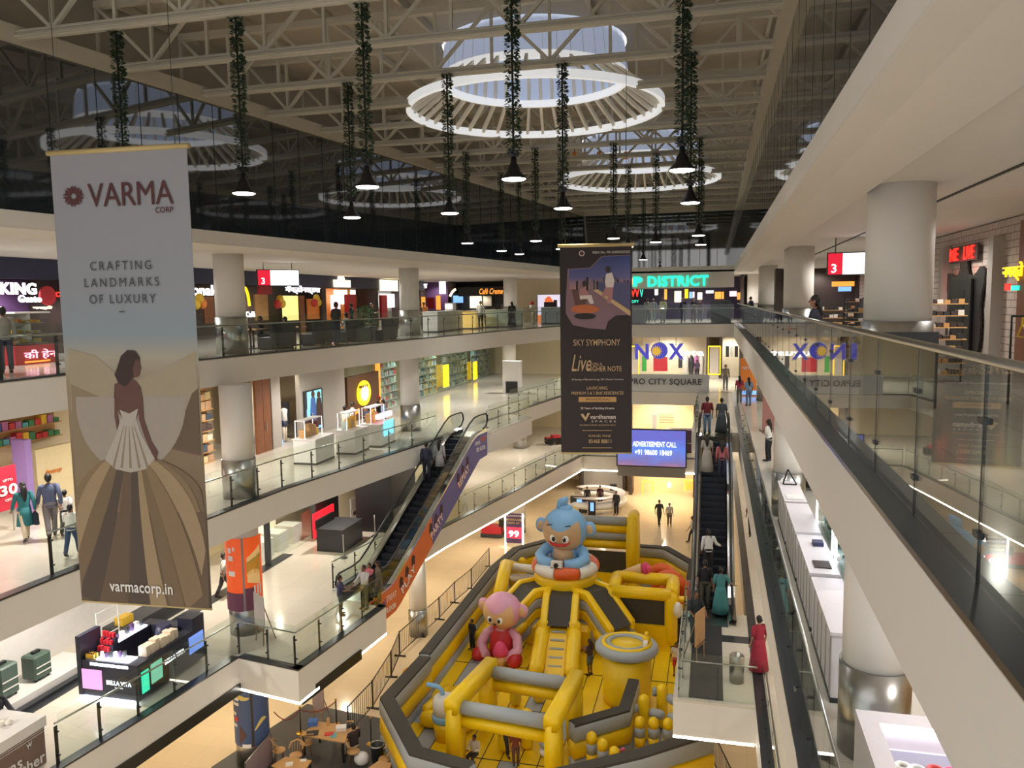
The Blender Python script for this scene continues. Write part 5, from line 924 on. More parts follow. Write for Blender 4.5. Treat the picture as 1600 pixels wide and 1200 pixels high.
p = on_x(74, 462, X); MB().cyl((X-.05, p.y, p.z), (X+.05, p.y, p.z), .34, n=28).build('round_red_sign', REDP, th); lsign('C', GRD, X, 85, 92, 460, 8, th, .06)
c_ = thing('food_display_case', 'glass food display case on a red counter with pink glowing script at the far left', 'display case', (-20.2, 19.8, Z3)); q0, q1 = on_x(24, 560, -19.6).y, on_x(92, 560, -19.6).y
MB().box2((-20.5, q0, Z3), (-19.6, q1, Z3+.55)).build('red_base', REDP, c_); MB().box2((-19.75, q0+.2, .58), (-19.72, q1-.1, 1.5)).build('case_glass', GLASS, c_); MB().box2((-20.5, q0+.2, 1.5), (-19.7, q1-.1, 1.55)).build('case_lid', WLAM, c_); MB().box2((-20.5, q0+.2, .55), (-20.46, q1-.1, 1.5)).build('case_back', WLAM, c_)
for k in range(3): MB().box2((-20.45, q0+.25, .6+.3*k), (-19.8, q1-.15, .62+.3*k)).build('case_shelf', STEEL, c_); goods((-20.1, q0+.3, .62+.3*k), (-20.1, q1-.2, .62+.3*k), 8, [BRT[1], BRT[6], BRT[4]], 30+k, .05, .12).build('pastries', [BRT[1], BRT[6], BRT[4]], c_)['kind'] = 'stuff'
text('की हेन', GPK, c_, (-19.58, (q0+q1)/2+.1, .28), (0, 1, 0), (0, 0, 1), 1.2, .3, .02, .01, name='neon_script'); MB().box2((-19.58, q0+.3, .05), (-19.55, q0+1.2, .1)).build('glow_strip', GOR, c_)
spot('case_light', (-19.9, (q0+q1)/2, 2.6), 70, COOL, 120, .1)
th, y0, y1 = bay('burger restaurant front with white lettering, golden arch and wooden panels', X, 288, 505, DKB, lit=120)
lsign('McDonald', GW, X, 258, 341, 453, 17, th, .03); lsign('मॅक्डोनल्डस', GW, X, 445, 499, 453, 13, th, .03)
a = on_x(386, 478, X); zt = on_x(386, 450, X).z
for k in (0, 1): cy = a.y-1.05+k*.75; MB().loft([V((X+.1, cy-.36+.72*i/12, a.z+(zt-a.z)*math.sin(PI*i/12)**.55)) for i in range(13)], [(.06, .09)]*13, 8).build('golden_arch', GYL, th)
lsign('Café', GW, X, 383, 397, 491, 9, th, .03)
for pa, pb, mt, t, b_ in ((318, 336, WOOD, 464, 505), (398, 420, WOODL, 460, 500), (442, 467, glow('lemon', (240, 226, 140), .9), 462, 500), (468, 478, WOOD, 462, 520), (480, 500, BRT[6], 467, 498), (404, 425, REDP, 446, 460)): lbox(X-.2, pa, t, pb, b_, .08).build('front_panel', mt, th)
def balloons(px, py, cols, label):
    p = on_x(px, py, X+.3); t_ = thing('balloon_cluster', label, 'balloons', (X+.3, p.y, p.z-.3))
    for i, c in enumerate(cols): MB().ball((X+.3, p.y+(-.22, .05, .25)[i], p.z+(-.05, .22, -.02)[i]), (.2, .2, .24), 14).build('balloon', BRT[c], t_)
balloons(437, 474, (0, 1, 1), 'yellow and red balloons left of the white Hindi lettering'); balloons(494, 472, (0, 1, 1), 'yellow and red balloons at the right end of the burger restaurant'); balloons(311, 474, (1, 1, 6), 'yellow balloons beside the white burger lettering')
th, y0, y1 = bay('food counter with orange wall and pale menu boards, under a warm glowing sign', X, 508, 588, mat('amber_wall', (222, 150, 70), .5), lit=130, col=WARM)
lbox(X+.1, 523, 437, 548, 449, .1).build('glowing_sign', GWM, th); p = on_x(535, 436, X+.1); MB().ball((X, p.y, p.z), (.1, .5, .3), 14).build('sign_crest', GWM, th)
for pa, pb in ((522, 531), (532, 543), (548, 556)): lbox(X-.9, pa, 453, pb, 475, .05).build('bay_board', GW, th)
lbox(X-.2, 517, 461, 532, 487, .05).build('menu_poster', GPK, th); lbox(X-.1, 544, 460, 557, 500, .3).build('red_pillar', REDP, th)
th, y0, y1 = bay('bright white food counter under a large glowing sign, left of the second column', X, 590, 640, GREYW, lit=130)
lbox(X+.1, 595, 437, 622, 455, .1).build('glowing_sign', GWM, th); lbox(X-1.2, 594, 459, 622, 480, .05).build('bay_board', GW, th); lbox(X-.3, 596, 461, 606, 500, .2).build('red_canopy', REDP, th)  # white glowing sheet added in place of the bright shop interior
# diagonal far left corner: purple shop and the cafe
Y = 64.0
def fbay(label, pa, pb, back, z, ztop, dep, Y, lit=60, col=NEUT, pil=DKB):
    x0, x1 = on_y(pa, 470, Y).x, on_y(pb, 470, Y).x; th = thing('shopfront', label, 'shopfront', ((x0+x1)/2, Y, z)); MB().box2((x0+.1, Y+dep, z), (x1-.1, Y+dep+.05, ztop)).build('back_wall', back, th)
    for x in (x0, x1): MB().box2((x-.12, Y, z), (x+.12, Y+dep, ztop)).build('pilaster', pil, th)
    if lit: spot('shop_light', ((x0+x1)/2, Y+dep*.4, ztop-.1), lit, col, 150, .15)
    return th
th = fbay('purple shopfront with a white vertical light box between column and cafe', 655, 702, PURP, Z3, 3.36, 1.5, Y, 80)
fsign('फेर्स', GW, Y, 648, 668, 447, 12, th, .05); fbox(Y-.1, 686, 440, 696, 459).build('vertical_light_box', GW, th); fbox(Y+.2, 655, 464, 664, 482).build('orange_panel', GOR, th); fbox(Y+.2, 667, 465, 679, 482).build('red_panel', REDP, th); fbox(Y+.15, 681, 462, 688, 484).build('amber_panel', GOR, th)
th = fbay('black cafe front with cursive orange neon lettering near the far column', 704, 792, CHAR, Z3, 2.45, 1.8, Y, 70, WARM, CHAR); fbox(Y-.1, 716, 449, 789, 462).build('black_fascia', BLACK, th); fsign('Café Creme', GOR, Y-.12, 749, 786, 455, 9, th, .02, shear=.35)
fbox(Y+.2, 708, 462, 723, 473).build('menu_screen', GBL, th); fbox(Y+1.5, 734, 461, 752, 481).build('lit_interior', GWM, th); fbox(Y+1.3, 755, 462, 768, 478).build('bay_board', GREYW, th); MB().loft([on_y(703+9*i/6, 463-11*i/6-2*math.sin(i/6*PI), Y-.2) for i in range(7)], .1, 8).build('curved_light', GWM, th)
struct('wall_far_left_corner', MB().box2((-15.9, 63.8, Z3), (-9.4, 64.1, 3.38)), CREAM)
th = fthing('light_box', 'tall light box poster with an orange shape on the cream wall', 'poster', 62.6, 858, 0); fbox(62.6, 838, 460, 880, 505, .15).build('frame', STEEL, th); fbox(62.58, 840, 461, 878, 492, .03).build('upper_picture', glow('lilac', (220, 214, 236), .8), th); fbox(62.58, 840, 492, 878, 503, .03).build('lower_picture', glow('poster_orange', (226, 128, 76), .7), th)
MB().plate(on_y(858, 480, 62.55), (1, 0, 0), (0, 0, 1), [(.4*math.cos(t)*(1+.25*math.cos(3*t)), .85*math.sin(t)) for t in [2*PI*i/24 for i in range(24)]], .02).build('orange_shape', glow('poster_deep', (232, 110, 60), .7), th)
# counters and seats on the top gallery, left
def G3(px, py, dx=0, dy=0): p = on_z(px, py, 0); return p.x+dx, p.y+dy
x, y = -15.1, 42.2
counter('service_counter', 'long white service counter between the second column and the far tables', (-15.5, 41.4, 0), (-14.6, 46.0, 1.15), WLAM, WLAM); solo('coffee_machine', MB().box2((-15.4, 45.0, 1.15), (-14.9, 45.6, 1.6)).box2((-15.35, 44.95, 1.3), (-14.95, 44.96, 1.5), 1), [WLAM, GW], 'white lit machine on the long white service counter', 'machine')
counter('drawer_rack', 'amber lit drawer rack at the end of the long white service counter', (-15.0, 46.6, 0), (-14.0, 48.6, 1.1), glow('amber', (236, 196, 110), .5), WOODL); counter('service_counter', 'pale green counter in front of the cafe with cursive neon', (-14.2, 49.2, 0), (-12.4, 52.4, 1.15), mat('pale_green_panel', (190, 206, 196), .4), WLAM)
solo('till', MB().box2((-13.6, 49.6, 1.15), (-13.2, 50.1, 1.45)), BLACK, 'small black till on the pale green counter', 'till'); counter('service_counter', 'grey counter with a black machine left of the light box poster', (-11.9, 55.6, 0), (-10.2, 56.6, 1.2), mat('blue_grey_panel', (142, 152, 160), .4), WLAM); solo('coffee_machine', MB().box2((-11.7, 55.8, 1.2), (-11.0, 56.3, 1.55)).box2((-11.0, 55.8, 1.2), (-10.8, 56.1, 1.7)), BLACK, 'black machine on the grey counter by the light box poster', 'machine')
th = thing('stand_table', 'tall narrow stand with a red topped jar near the third column', 'table', (-12.0, 53.2, 0)); MB().cyl((-12.0, 53.2, 0), (-12.0, 53.2, 1.05), .03).build('post', STEEL, th); MB().box((-12.0, 53.2, 1.07), (.5, .5, .04)).build('top', WOODL, th); MB().cyl((-12, 53.2, .01), (-12, 53.2, .03), .22, n=18).build('foot', STEEL, th); solo('jar', MB().cyl((-12, 53.2, 1.09), (-12, 53.2, 1.4), .14).cyl((-12, 53.2, 1.4), (-12, 53.2, 1.6), .16, mi=1), [WLAM, BRT[0]], 'white jar with red lid on the tall narrow stand', 'jar')
def booth(x, y, L, label, mt=CHAR):
    th = thing('booth_seat', label, 'seat', (x, y, 0), 0, 'booth seats on the top gallery'); MB().box2((x-.3, y, .05), (x+.3, y+L, .45)).build('seat', mt, th); MB().box2((x+.22, y, .45), (x+.34, y+L, .95)).build('backrest', mt, th)
    for k in (.1, L-.1): MB().box2((x-.25, y+k-.04, 0), (x+.25, y+k+.04, .05)).build('foot', BLACK, th)
def table(x, y, label, w_=.7, h=.75, z=0, mt=WOODL, group='dining tables on the top gallery'):
    th = thing('dining_table', label, 'table', (x, y, z), 0, group); MB().box((x, y, z+h-.02), (w_, w_, .04)).build('top', mt, th); MB().cyl((x, y, z+.03), (x, y, z+h-.04), .035).build('leg', BLACK, th); MB().box((x, y, z+.015), (.4, .4, .03)).build('foot', BLACK, th)
for k, (x, y) in enumerate(((-16.9, 27.0), (-16.6, 29.6), (-16.3, 32.0), (-15.6, 34.2))):
    nm = ('nearest', 'second', 'third', 'farthest')[k]; booth(x+.9, y-.7, 1.7, 'charcoal booth seat behind the top balustrade, %s from the first column' % nm); table(x, y, 'wooden dining table by the booth seats, %s from the first column' % nm)
th = thing('planter', 'grey box planter with bushy green plant behind the top balustrade', 'plant', (-15.0, 33.0, 0)); MB().box2((-15.2, 32.0, 0), (-14.8, 33.8, .6)).build('box', mat('grey_planter', (92, 100, 98), .5), th); mb = MB(); r = random.Random(8)
for i in range(420): c = V((r.gauss(-15, .16), r.uniform(32.1, 33.7), r.uniform(.6, 1.5))); o = V((r.gauss(0, 1), r.gauss(0, 1), r.gauss(.4, .6))).normalized(); t = o.orthogonal(); l = r.uniform(.06, .13); mb.add([c, c+o*l*.5+t*l*.25, c+o*l, c+o*l*.5-t*l*.25], [(0, 1, 2, 3)])
mb.build('foliage', mat('plant_green', (70, 112, 66), .6, var=.4, scale=14), th)
def arcade(z): pass
solo('lounge_chair', MB().ball((-16.3, 21.8, .55), (.5, .55, .5), 18, zmin=-.2).box2((-16.7, 21.4, 0), (-15.9, 22.2, .46), 1), [BRT[0], CHAR], 'rounded red seat just right of the tall pale banner', 'seat')
# hanging directory screens
def directory(o, r, w_, label, n3='3'):
    r = V(r); u = V((0, 0, 1)); o = V(o); th = thing('directory_screen', label, 'screen', o, 0, 'hanging directory screens'); h = .62; nn = r.cross(u)
    MB().plate(o-r*(w_/2+.03)-u*.03-nn*.1, r, u, [(0, 0), (w_+.06, 0), (w_+.06, h+.06), (0, h+.06)], .1).build('case', BLACK, th); MB().plate(o-r*w_/2, r, u, [(0, 0), (w_*.3, 0), (w_*.3, h), (0, h)], .01).build('red_screen', glow('sign_red', (214, 30, 56), .9), th); MB().plate(o-r*w_*.2, r, u, [(0, 0), (w_*.7, 0), (w_*.7, h), (0, h)], .01).build('white_screen', GW, th)
    text(n3, GW, th, o-r*w_*.38+u*.18+nn*.015, r, u, None, .26, .004, .02)
    for k in (-.35, .35): MB().cyl(o+r*w_*k+u*h-nn*.05, V((*(o+r*w_*k-nn*.05).xy, 3.4)), .015, n=6).build('hanger', DSTEEL, th)
directory((-17.6, 30.2, 2.45), (.62, .78, 0), 1.75, 'red and white hanging directory screen before the burger restaurant'); directory((3.95, 25.6, 2.3), (1, -.05, 0), 1.35, 'red and white hanging directory screen right of the second column')
# ---- far end of the top gallery
th = thing('sign', 'large teal glowing capitals on the white bulkhead over the far food hall', 'sign', (-2.4, 54.4, 2.4)); Y = 54.52
fsign('DISTRICT', GTE, Y, 1012, 1107, 439, 17, th, .06, .08); fsign('P', GTE, Y, 989, 1004, 440, 15, th, .12, .08); fsign('I', GOR, Y, 986, 988.5, 440, 10, th, .0, .08); fsign('FOOD', GTE, Y, 935, 978, 442, 16, th, .06, .08)
Y = 62.0; th = fbay('food hall at the far end full of coloured light boxes', 980, 1160, mat('night_blue_wall', (58, 54, 84), .6), Z3, 3.36, 5.5, Y, 200)
fsign('VV', GRD, Y, 986, 999, 458, 12, th, .05); fsign('V', GTE, Y, 1000, 1005, 458, 12, th, .03); fsign('CITY', GTE, Y, 987, 998, 471, 4, th, .02)
for pa, ta, pb, tb, mt in ((1023, 452, 1028, 461, GW), (1038, 452, 1042, 468, GOR), (1054, 455, 1064, 472, GWM), (1070, 452, 1075, 466, GYL), (1077, 456, 1081, 466, GBL), (1082, 456, 1085, 466, GPK), (1090, 457, 1097, 468, GWM), (1103, 454, 1115, 458, GW), (1117, 456, 1127, 467, GOR), (1128, 456, 1131, 467, GOR), (1140, 455, 1151, 463, GPK), (1152, 457, 1157, 468, GOR)): fbox(Y+1.5, pa, ta, pb, tb, .1).build('light_box', mt, th)
for pa, pb, l in ((986, 1008, 'dark glossy planter box at the left of the far balustrade'), (1111, 1142, 'tall dark glossy box at the right of the far balustrade')): x0, x1, z0, z1 = yr(55.4, pa, 470 if pa > 1100 else 480, pb, 504); solo('planter_box', MB().box2((x0, 55.3, 0), (x1, 56.0, z1)), mat('black_gloss', (26, 30, 38), .2), l, 'box')
# ---- upper gallery, far end
VIOL = mat('sign_violet', (72, 72, 190), .35, em=.35); SWH = mat('sign_white_edge', (236, 236, 240), .4); SUN = mat('sign_sun_gold', (226, 186, 60), .35, em=.3)
Y = 53.6; th = thing('cinema_sign', 'violet cinema letters with a golden sun hanging under the far slab', 'sign', (-3.9, Y, -2.5))
for t, pa, pb in (('I', 977, 984), ('N', 993, 1013), ('X', 1045, 1068)): fsign(t, SWH, Y+.1, pa-1, pb+1, 549, 26, th, .07, .06); fsign(t, VIOL, Y, pa, pb, 549, 23, th, .05, .08)
c = on_y(1030, 548, Y); q = lambda a, b, r, d, mt, n: MB().cyl((a, Y-d, b), (a, Y-d+.06, b), r, n=32).build(n, mt, th)
q(c.x, c.z, .56, -.05, SWH, 'letter_edge'); q(c.x, c.z, .52, .02, VIOL, 'letter_disc'); q(c.x-.18, c.z-.02, .24, .1, SUN, 'sun')
for i in range(14): t = 2*PI*i/14; MB().plate((c.x-.18, Y-.1, c.z-.02), (math.cos(t), 0, math.sin(t)), (-math.sin(t), 0, math.cos(t)), [(.22, -.05), (.42, 0), (.22, .05)], .03).build('sun_ray', SUN, th)
for px in (980, 1003, 1030, 1056): p = on_y(px, 537, Y); MB().cyl((p.x, Y+.05, p.z-.1), (p.x, Y+.05, -.86), .02, n=6).build('hanger', STEEL, th)
th = thing('lettered_panel', 'pale grey panel with dark capitals on the far upper balustrade', 'sign', (-3, 53.8, Z2)); x0, x1, z0, z1 = yr(53.82, 940, 584, 1108, 613); MB().box2((x0, 53.78, z0), (x1, 53.84, z1)).build('panel', mat('panel_grey', (206, 210, 214), .4), th); fsign('ELPRO CITY SQUARE', GREYINK, 53.77, 971, 1096, 597, 11, th, .02, .03, space=1.05)
Y = 63.0; th = fbay('bright fashion shop with white lettering across the far end of the upper gallery', 980, 1107, CREAM, Z2, -.95, 2.7, Y, 300); fsign('Augusta', GW, Y, 1012, 1100, 552, 12, th, .06); fbox(Y+.1, 1021, 558, 1043, 580, .06).build('red_poster', REDP, th); fbox(Y+.6, 1003, 556, 1010, 580, .05).build('green_poster', GRN, th); fbox(Y+1.5, 1060, 556, 1066, 575, .2).build('dark_rail', CHAR, th)
for k, px in enumerate((1072, 1080, 1088, 1096)): p = on_z(px, 590, Z2); MB().loft([(on_y(px, 570, Y+.8).x, Y+.8, Z2+.2), (on_y(px, 570, Y+.8).x, Y+.8, Z2+.9), (on_y(px, 570, Y+.8).x, Y+.8, Z2+1.5), (on_y(px, 570, Y+.8).x, Y+.8, Z2+1.75)], [.16, .2, .22, .06], 10).build('dressed_form', [BRT[4], CHAR, BRT[5], BRT[4]][k], th)
for pa, pb in ((984, 998), (1107, 1125)):
    x0, x1, z0, z1 = yr(62.9, pa, 541, pb, 585); mb = MB()
    for a, b in (((x0, z0), (x0, z1)), ((x0, z1), (x1, z1)), ((x1, z1), (x1, z0)), ((x0, z0), (x1, z0))): mb.bar((a[0], 62.9, a[1]), (b[0], 62.9, b[1]), .07, .07)
    o = solo('door_light_frame', mb, GYL, 'yellow glowing door frame %s the fashion shop' % ('left of' if pa < 1000 else 'right of'), 'light frame'); MB().box2((x0+.1, 62.95, Z2), (x1-.1, 63.0, z1)).build('door_leaf', GREYW, o)
th = fbay('clothes shop with dark garments on a rail right of the glowing door frame', 1127, 1160, CREAM, Z2, -.95, 2.2, 63.5, 200)
for k in range(3): fbox(64.5, 1134+7*k, 541, 1139+7*k, 558, .2).build('garment', [CHAR, BRT[4], DKB][k], th)
th = thing('hoarding', 'orange advertising hoarding behind the right escalator head', 'hoarding', (2.6, 52, Z2)); x0, x1, z0, z1 = yr(52, 1157, 560, 1182, 626); MB().box2((x0, 52, Z2), (x1+.6, 52.1, z1)).build('board', BRT[6], th); fsign('NEW', ADW, 51.98, 1160, 1174, 575, 5, th, .02, .02); MB().box2((x0, 51.96, Z2+.1), (x1+.6, 52, Z2+.35)).build('pale_base', GBL, th)
# ---- lower gallery, far end: screen and shops
SCRN = ramp('screen_picture', [(0, (190, 120, 110)), (.35, (120, 110, 170)), (.7, (90, 130, 230)), (1, (100, 104, 200))], 2, .4, .45, .5)
Y = 53.4; th = thing('led_screen', 'large advertising screen with white capitals and a telephone number', 'screen', (-3.6, Y, -9.5)); x0, x1, z0, z1 = yr(Y, 965, 671, 1071, 730); MB().box2((x0-.08, Y, z0-.08), (x1+.08, Y+.15, z1+.08)).build('case', BLACK, th); MB().box2((x0, Y-.02, z0), (x1, Y, z1)).build('picture', SCRN, th)
fsign('FOR ADVERTISEMENT CALL', GW, Y-.03, 975, 1057, 694, 8, th, .0, .01); fsign('+91 98600 18469', GW, Y-.03, 992, 1050, 707, 8, th, .0, .01); MB().box2((x0, Y+.02, z0-.75), (x1, Y+.1, z0-.08)).build('lower_panel', mat('grey_screen_base', (130, 128, 126), .5), th)
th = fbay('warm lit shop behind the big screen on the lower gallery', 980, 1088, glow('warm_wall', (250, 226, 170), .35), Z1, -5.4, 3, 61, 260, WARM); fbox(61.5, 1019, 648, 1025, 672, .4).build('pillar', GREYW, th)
for k in range(4): fbox(63, 1030, 648+4*k, 1052, 649+4*k, .3).build('shelf_board', WOODL, th)
x0, x1, z0, z1 = yr(56, 1040, 672, 1081, 692); counter('kiosk_counter', 'purple kiosk counter with small white lettering right of the big screen', (x0, 56, Z1), (x1, 57, z1), mat('kiosk_purple', (92, 66, 100), .5)); x0, x1, z0, z1 = yr(59, 1062, 662, 1083, 672); counter('kiosk_counter', 'dark red counter in the warm lit shop behind the big screen', (x0, 59, Z1), (x1, 59.8, Z1+1.1), REDP)
# ---- upper gallery, left
X = -20.6
for z, k in ((Z2, 0),): pass
th = thing('shopfront', 'cream toy shop front with small orange script behind the walking family', 'shopfront', (X, 20, Z2)); lbox(X, 55, 704, 130, 775, .2).build('cream_wall', mat('cream_panel', (240, 224, 178), .5), th); lsign('firstcry', BRT[6], X, 70, 96, 736, 8, th, .02, .03, shear=.3)
y0, y1, z0, z1 = xr(X+.6, 38, 688, 54, 765); solo('display_tower', MB().box2((X+.1, y0, Z2), (X+.6, y1, z1)), mat('lilac_tower', (160, 130, 196), .5), 'lilac display tower beside the cream toy shop wall', 'display')
shelf('toy_shelf', 'toy shelf crammed with bright boxes left of the lilac tower', (-20.3, 14.6, Z2), 4.0, 2.6, 5, BRT, 40, gn=16); shelf('toy_shelf', 'toy shelf with bright bottles above the cream wall', (-21.2, 19.5, Z2+1.9), 2.6, .9, 2, BRT, 60, gn=10)
spot('toy_shop_light', (-19.2, 17, -1.2), 130, WARM, 150)
th = thing('sale_board', 'standing red sale board with a big white number at the left edge', 'sign board', (-18.9, 16.0, Z2)); y0, y1, z0, z1 = xr(-18.8, -25, 737, 29, 792); MB().box2((-18.85, y0, z0), (-18.8, y1, z1)).build('board', mat('sale_red', (202, 44, 66), .45), th); lsign('30', ADW, -18.8, -2, 26, 765, 17, th, .05, .02); lsign('UPTO', ADW, -18.8, 3, 18, 750, 4, th, .0, .02); lsign('OFF', ADW, -18.8, 7, 17, 781, 4, th, 0, .02)
for yy in (y0+.2, y1-.15): MB().cyl((-18.85, yy, Z2), (-18.85, yy, z0+.1), .02, n=8).build('leg', STEEL, th)
shelf('folded_clothes_shelf', 'tall wooden shelf of folded clothes left of the first column', (-19.2, 24.0, Z2), 3.6, 2.9, 7, CLO, 70, gn=9, sm=(.14, .28)); shelf('folded_clothes_shelf', 'wooden shelf of folded shirts between the column and the wooden door', (-18.9, 28.3, Z2), 1.4, 2.9, 7, CLO, 80, gn=5, sm=(.14, .28)); spot('clothes_light', (-17.8, 26.2, -1.2), 120, WARM, 150)
th = thing('easel_sign', 'slim pink lit poster on a black easel left of the clothes shelves', 'sign', (-16.9, 22.4, Z2)); p = on_z(322, 718, Z2); MB().plate((-17.0, 21.6, Z2+.55), (.2, .98, 0), (-.1, 0, 1), [(0, 0), (.5, 0), (.5, 1.0), (0, 1.0)], .03).build('poster', GPK, th)
for k in (0, .5): MB().cyl((-16.9, 21.6+k, Z2), (-17.05, 21.7+k*.7, Z2+1.6), .02, n=6).build('leg', BLACK, th)
X = -18.2
def d(px0, py0, px1, py1, mt, name, label, cat, dep=.12, dx=0): return solo(name, lbox(X+dx, px0, py0, px1, py1, dep), mt, label, cat)
th = thing('wooden_door', 'tall dark wooden double door right of the folded shirts', 'door', (X, 29.8, Z2)); y0, y1, z0, z1 = xr(X, 399, 620, 426, 716); ym = (y0+y1)/2
for a, b in ((y0, ym-.01), (ym+.01, y1)): MB().box2((X-.1, a, Z2), (X, b, -.95)).build('door_leaf', WOOD, th)
MB().cyl((X+.05, ym+.15, Z2+.9), (X+.05, ym+.15, Z2+1.3), .02, n=8).build('handle', STEEL, th)
struct('wall_upper_shop', MB().box2((X-.2, on_x(426, 660, X).y, Z2), (X, on_x(440, 660, X).y, -.9)).box2((X-.2, on_x(470, 660, X).y, Z2), (X, on_x(540, 640, X).y, -.9)), GREYW)
th = thing('shop_window_display', 'shop window with a headless pale mannequin in white top and dark shorts', 'display', (X-.8, 33, Z2)); y0, y1, z0, z1 = xr(X, 441, 615, 470, 690); MB().box2((X-1.6, y0, Z2), (X-1.55, y1, -.95)).build('backdrop', CREAM, th); ym = (y0+y1)/2+.2; xm = X-.5
MB().loft([(xm, ym, Z2+.95), (xm, ym, Z2+1.2), (xm, ym, Z2+1.45), (xm, ym, Z2+1.52)], [(.15, .17), (.13, .15), (.15, .21), (.06, .06)], 14).build('white_top', BRT[4], th); MB().loft([(xm, ym, Z2+.72), (xm, ym, Z2+.98)], [(.15, .19), (.14, .17)], 14).build('shorts', NAVY, th)
for s in (-.09, .09): MB().loft([(xm, ym+s, Z2+.05), (xm, ym+s, Z2+.4), (xm, ym+s, Z2+.75)], [.05, .06, .08], 10).build('mannequin_leg', mat('mannequin', (226, 212, 190), .4), th)
for s in (-.6, .75): MB().box2((X-1.1, ym+s-.1, Z2+.7), (X-.7, ym+s+.1, Z2+1.7)).build('hung_garment', CHAR, th)
MB().plate((X-.4, ym-.9, Z2), (0, 1, 0), (-.1, 0, 1), [(0, 0), (.55, 0), (.35, 1.2), (0, 1.2)], .02).build('pale_blue_board', GBL, th); spot('window_light', (X-.5, ym, -1.0), 60, WARM, 120)
th = thing('digital_poster', 'bright blue digital poster of posing figures left of the honeycomb sign', 'screen', (X, 37, Z2)); lbox(X+.12, 476, 612, 506, 668, .1).build('case', CHAR, th); lbox(X+.14, 480, 613, 503, 640, .02).build('sky_picture', glow('cyan', (130, 214, 226), 1.0), th); lbox(X+.14, 480, 640, 503, 667, .02).build('lower_picture', GBL, th)
for pa, mt in ((486, BRT[3]), (495, ADK)): p = on_x(pa, 664, X); MB().plate((X+.15, p.y, p.z), (0, 1, 0), (0, 0, 1), [(-.25, 0), (.25, 0), (.3, .8), (.2, 1.3), (-.2, 1.3), (-.3, .7)], .01).build('printed_figure', mt, th); MB().cyl((X+.15, p.y, p.z+1.45), (X+.17, p.y, p.z+1.45), .16, n=16).build('printed_head', SKINP, th)
HONEY = mat('honeycomb_brown', (96, 64, 42), .6, var=.5, scale=9); th = thing('honeycomb_sign', 'brown honeycomb sign wall with a round yellow badge and orange capitals', 'sign', (X, 44, Z2)); y0, y1, z0, z1 = xr(X, 542, 590, 594, 662); MB().box2((X-.15, y0, z0), (X, y1, min(z1, -.95))).build('honeycomb_panel', HONEY, th); MB().box2((X-.2, y1, z0), (X+.05, y1+.12, -.95)).build('glowing_edge', GOR, th)
c = on_x(567, 614, X); r1 = abs(on_x(577, 614, X).y-c.y)
MB().loft([(X+.02, c.y, c.z), (X+.1, c.y, c.z)], [(r1, r1*.82)]*2, 32, side=(0, 1, 0)).build('badge', GYL, th); MB().loft([(X+.09, c.y, c.z), (X+.13, c.y, c.z)], [(r1*.55, r1*.5)]*2, 24, side=(0, 1, 0)).build('badge_centre', GWM, th); lsign('WHOLE', HONEY, X+.1, 560, 574, 604, 5, th, .02, .03)
for t, pa in (('M', 553), ('A', 567), ('D', 580)): lsign(t, GOR, X, pa, pa+7, 643, 8, th, .03)
for k, (pa, pb) in enumerate(((596, 628), (652, 690), (704, 738), (748, 786))):
    y0, y1 = on_x(pa, 620, X).y, on_x(pb, 600, X).y; shelf('store_shelf', 'pale glassy shelf of small goods in the bright store, %s from the left' % ('first', 'second', 'third', 'fourth')[k], (X-.3, y0, Z2), y1-y0, 3.3, 7, PAL+[BRT[k]], 90+8*k, back=TEALW, bm=WLAM, gn=18, sm=(.1, .26))
for y in (45, 52, 60, 70): spot('store_light', (X+.5, y, -1.1), 120, COOL, 150)
struct('window_store', MB().box2((X+.02, on_x(595, 620, X).y, Z2), (X+.04, on_x(790, 600, X).y, -.9)), GLASS)
for k, (pa, pb, t, b_) in enumerate(((693, 702, 571, 603), (740, 746, 566, 592))): solo('hanging_sign', lbox(X+.3, pa, t, pb, b_, .06), GYL, 'narrow yellow hanging sign in the bright store, %s one' % ('left', 'right')[k], 'sign')
th = thing('totem', 'tall white totem with a black touch screen at the end of the bright store', 'totem', (-13.6, 52.2, Z2)); x0, x1, z0, z1 = yr(52.0, 785, 564, 815, 622); MB().box2((x0, 52.0, Z2), (x1, 52.3, z1)).build('body', WLAM, th); x0, x1, z0, z1 = yr(51.98, 790, 596, 809, 622); MB().box2((x0, 51.97, z0), (x1, 52.0, z1)).build('screen', BLACK, th)
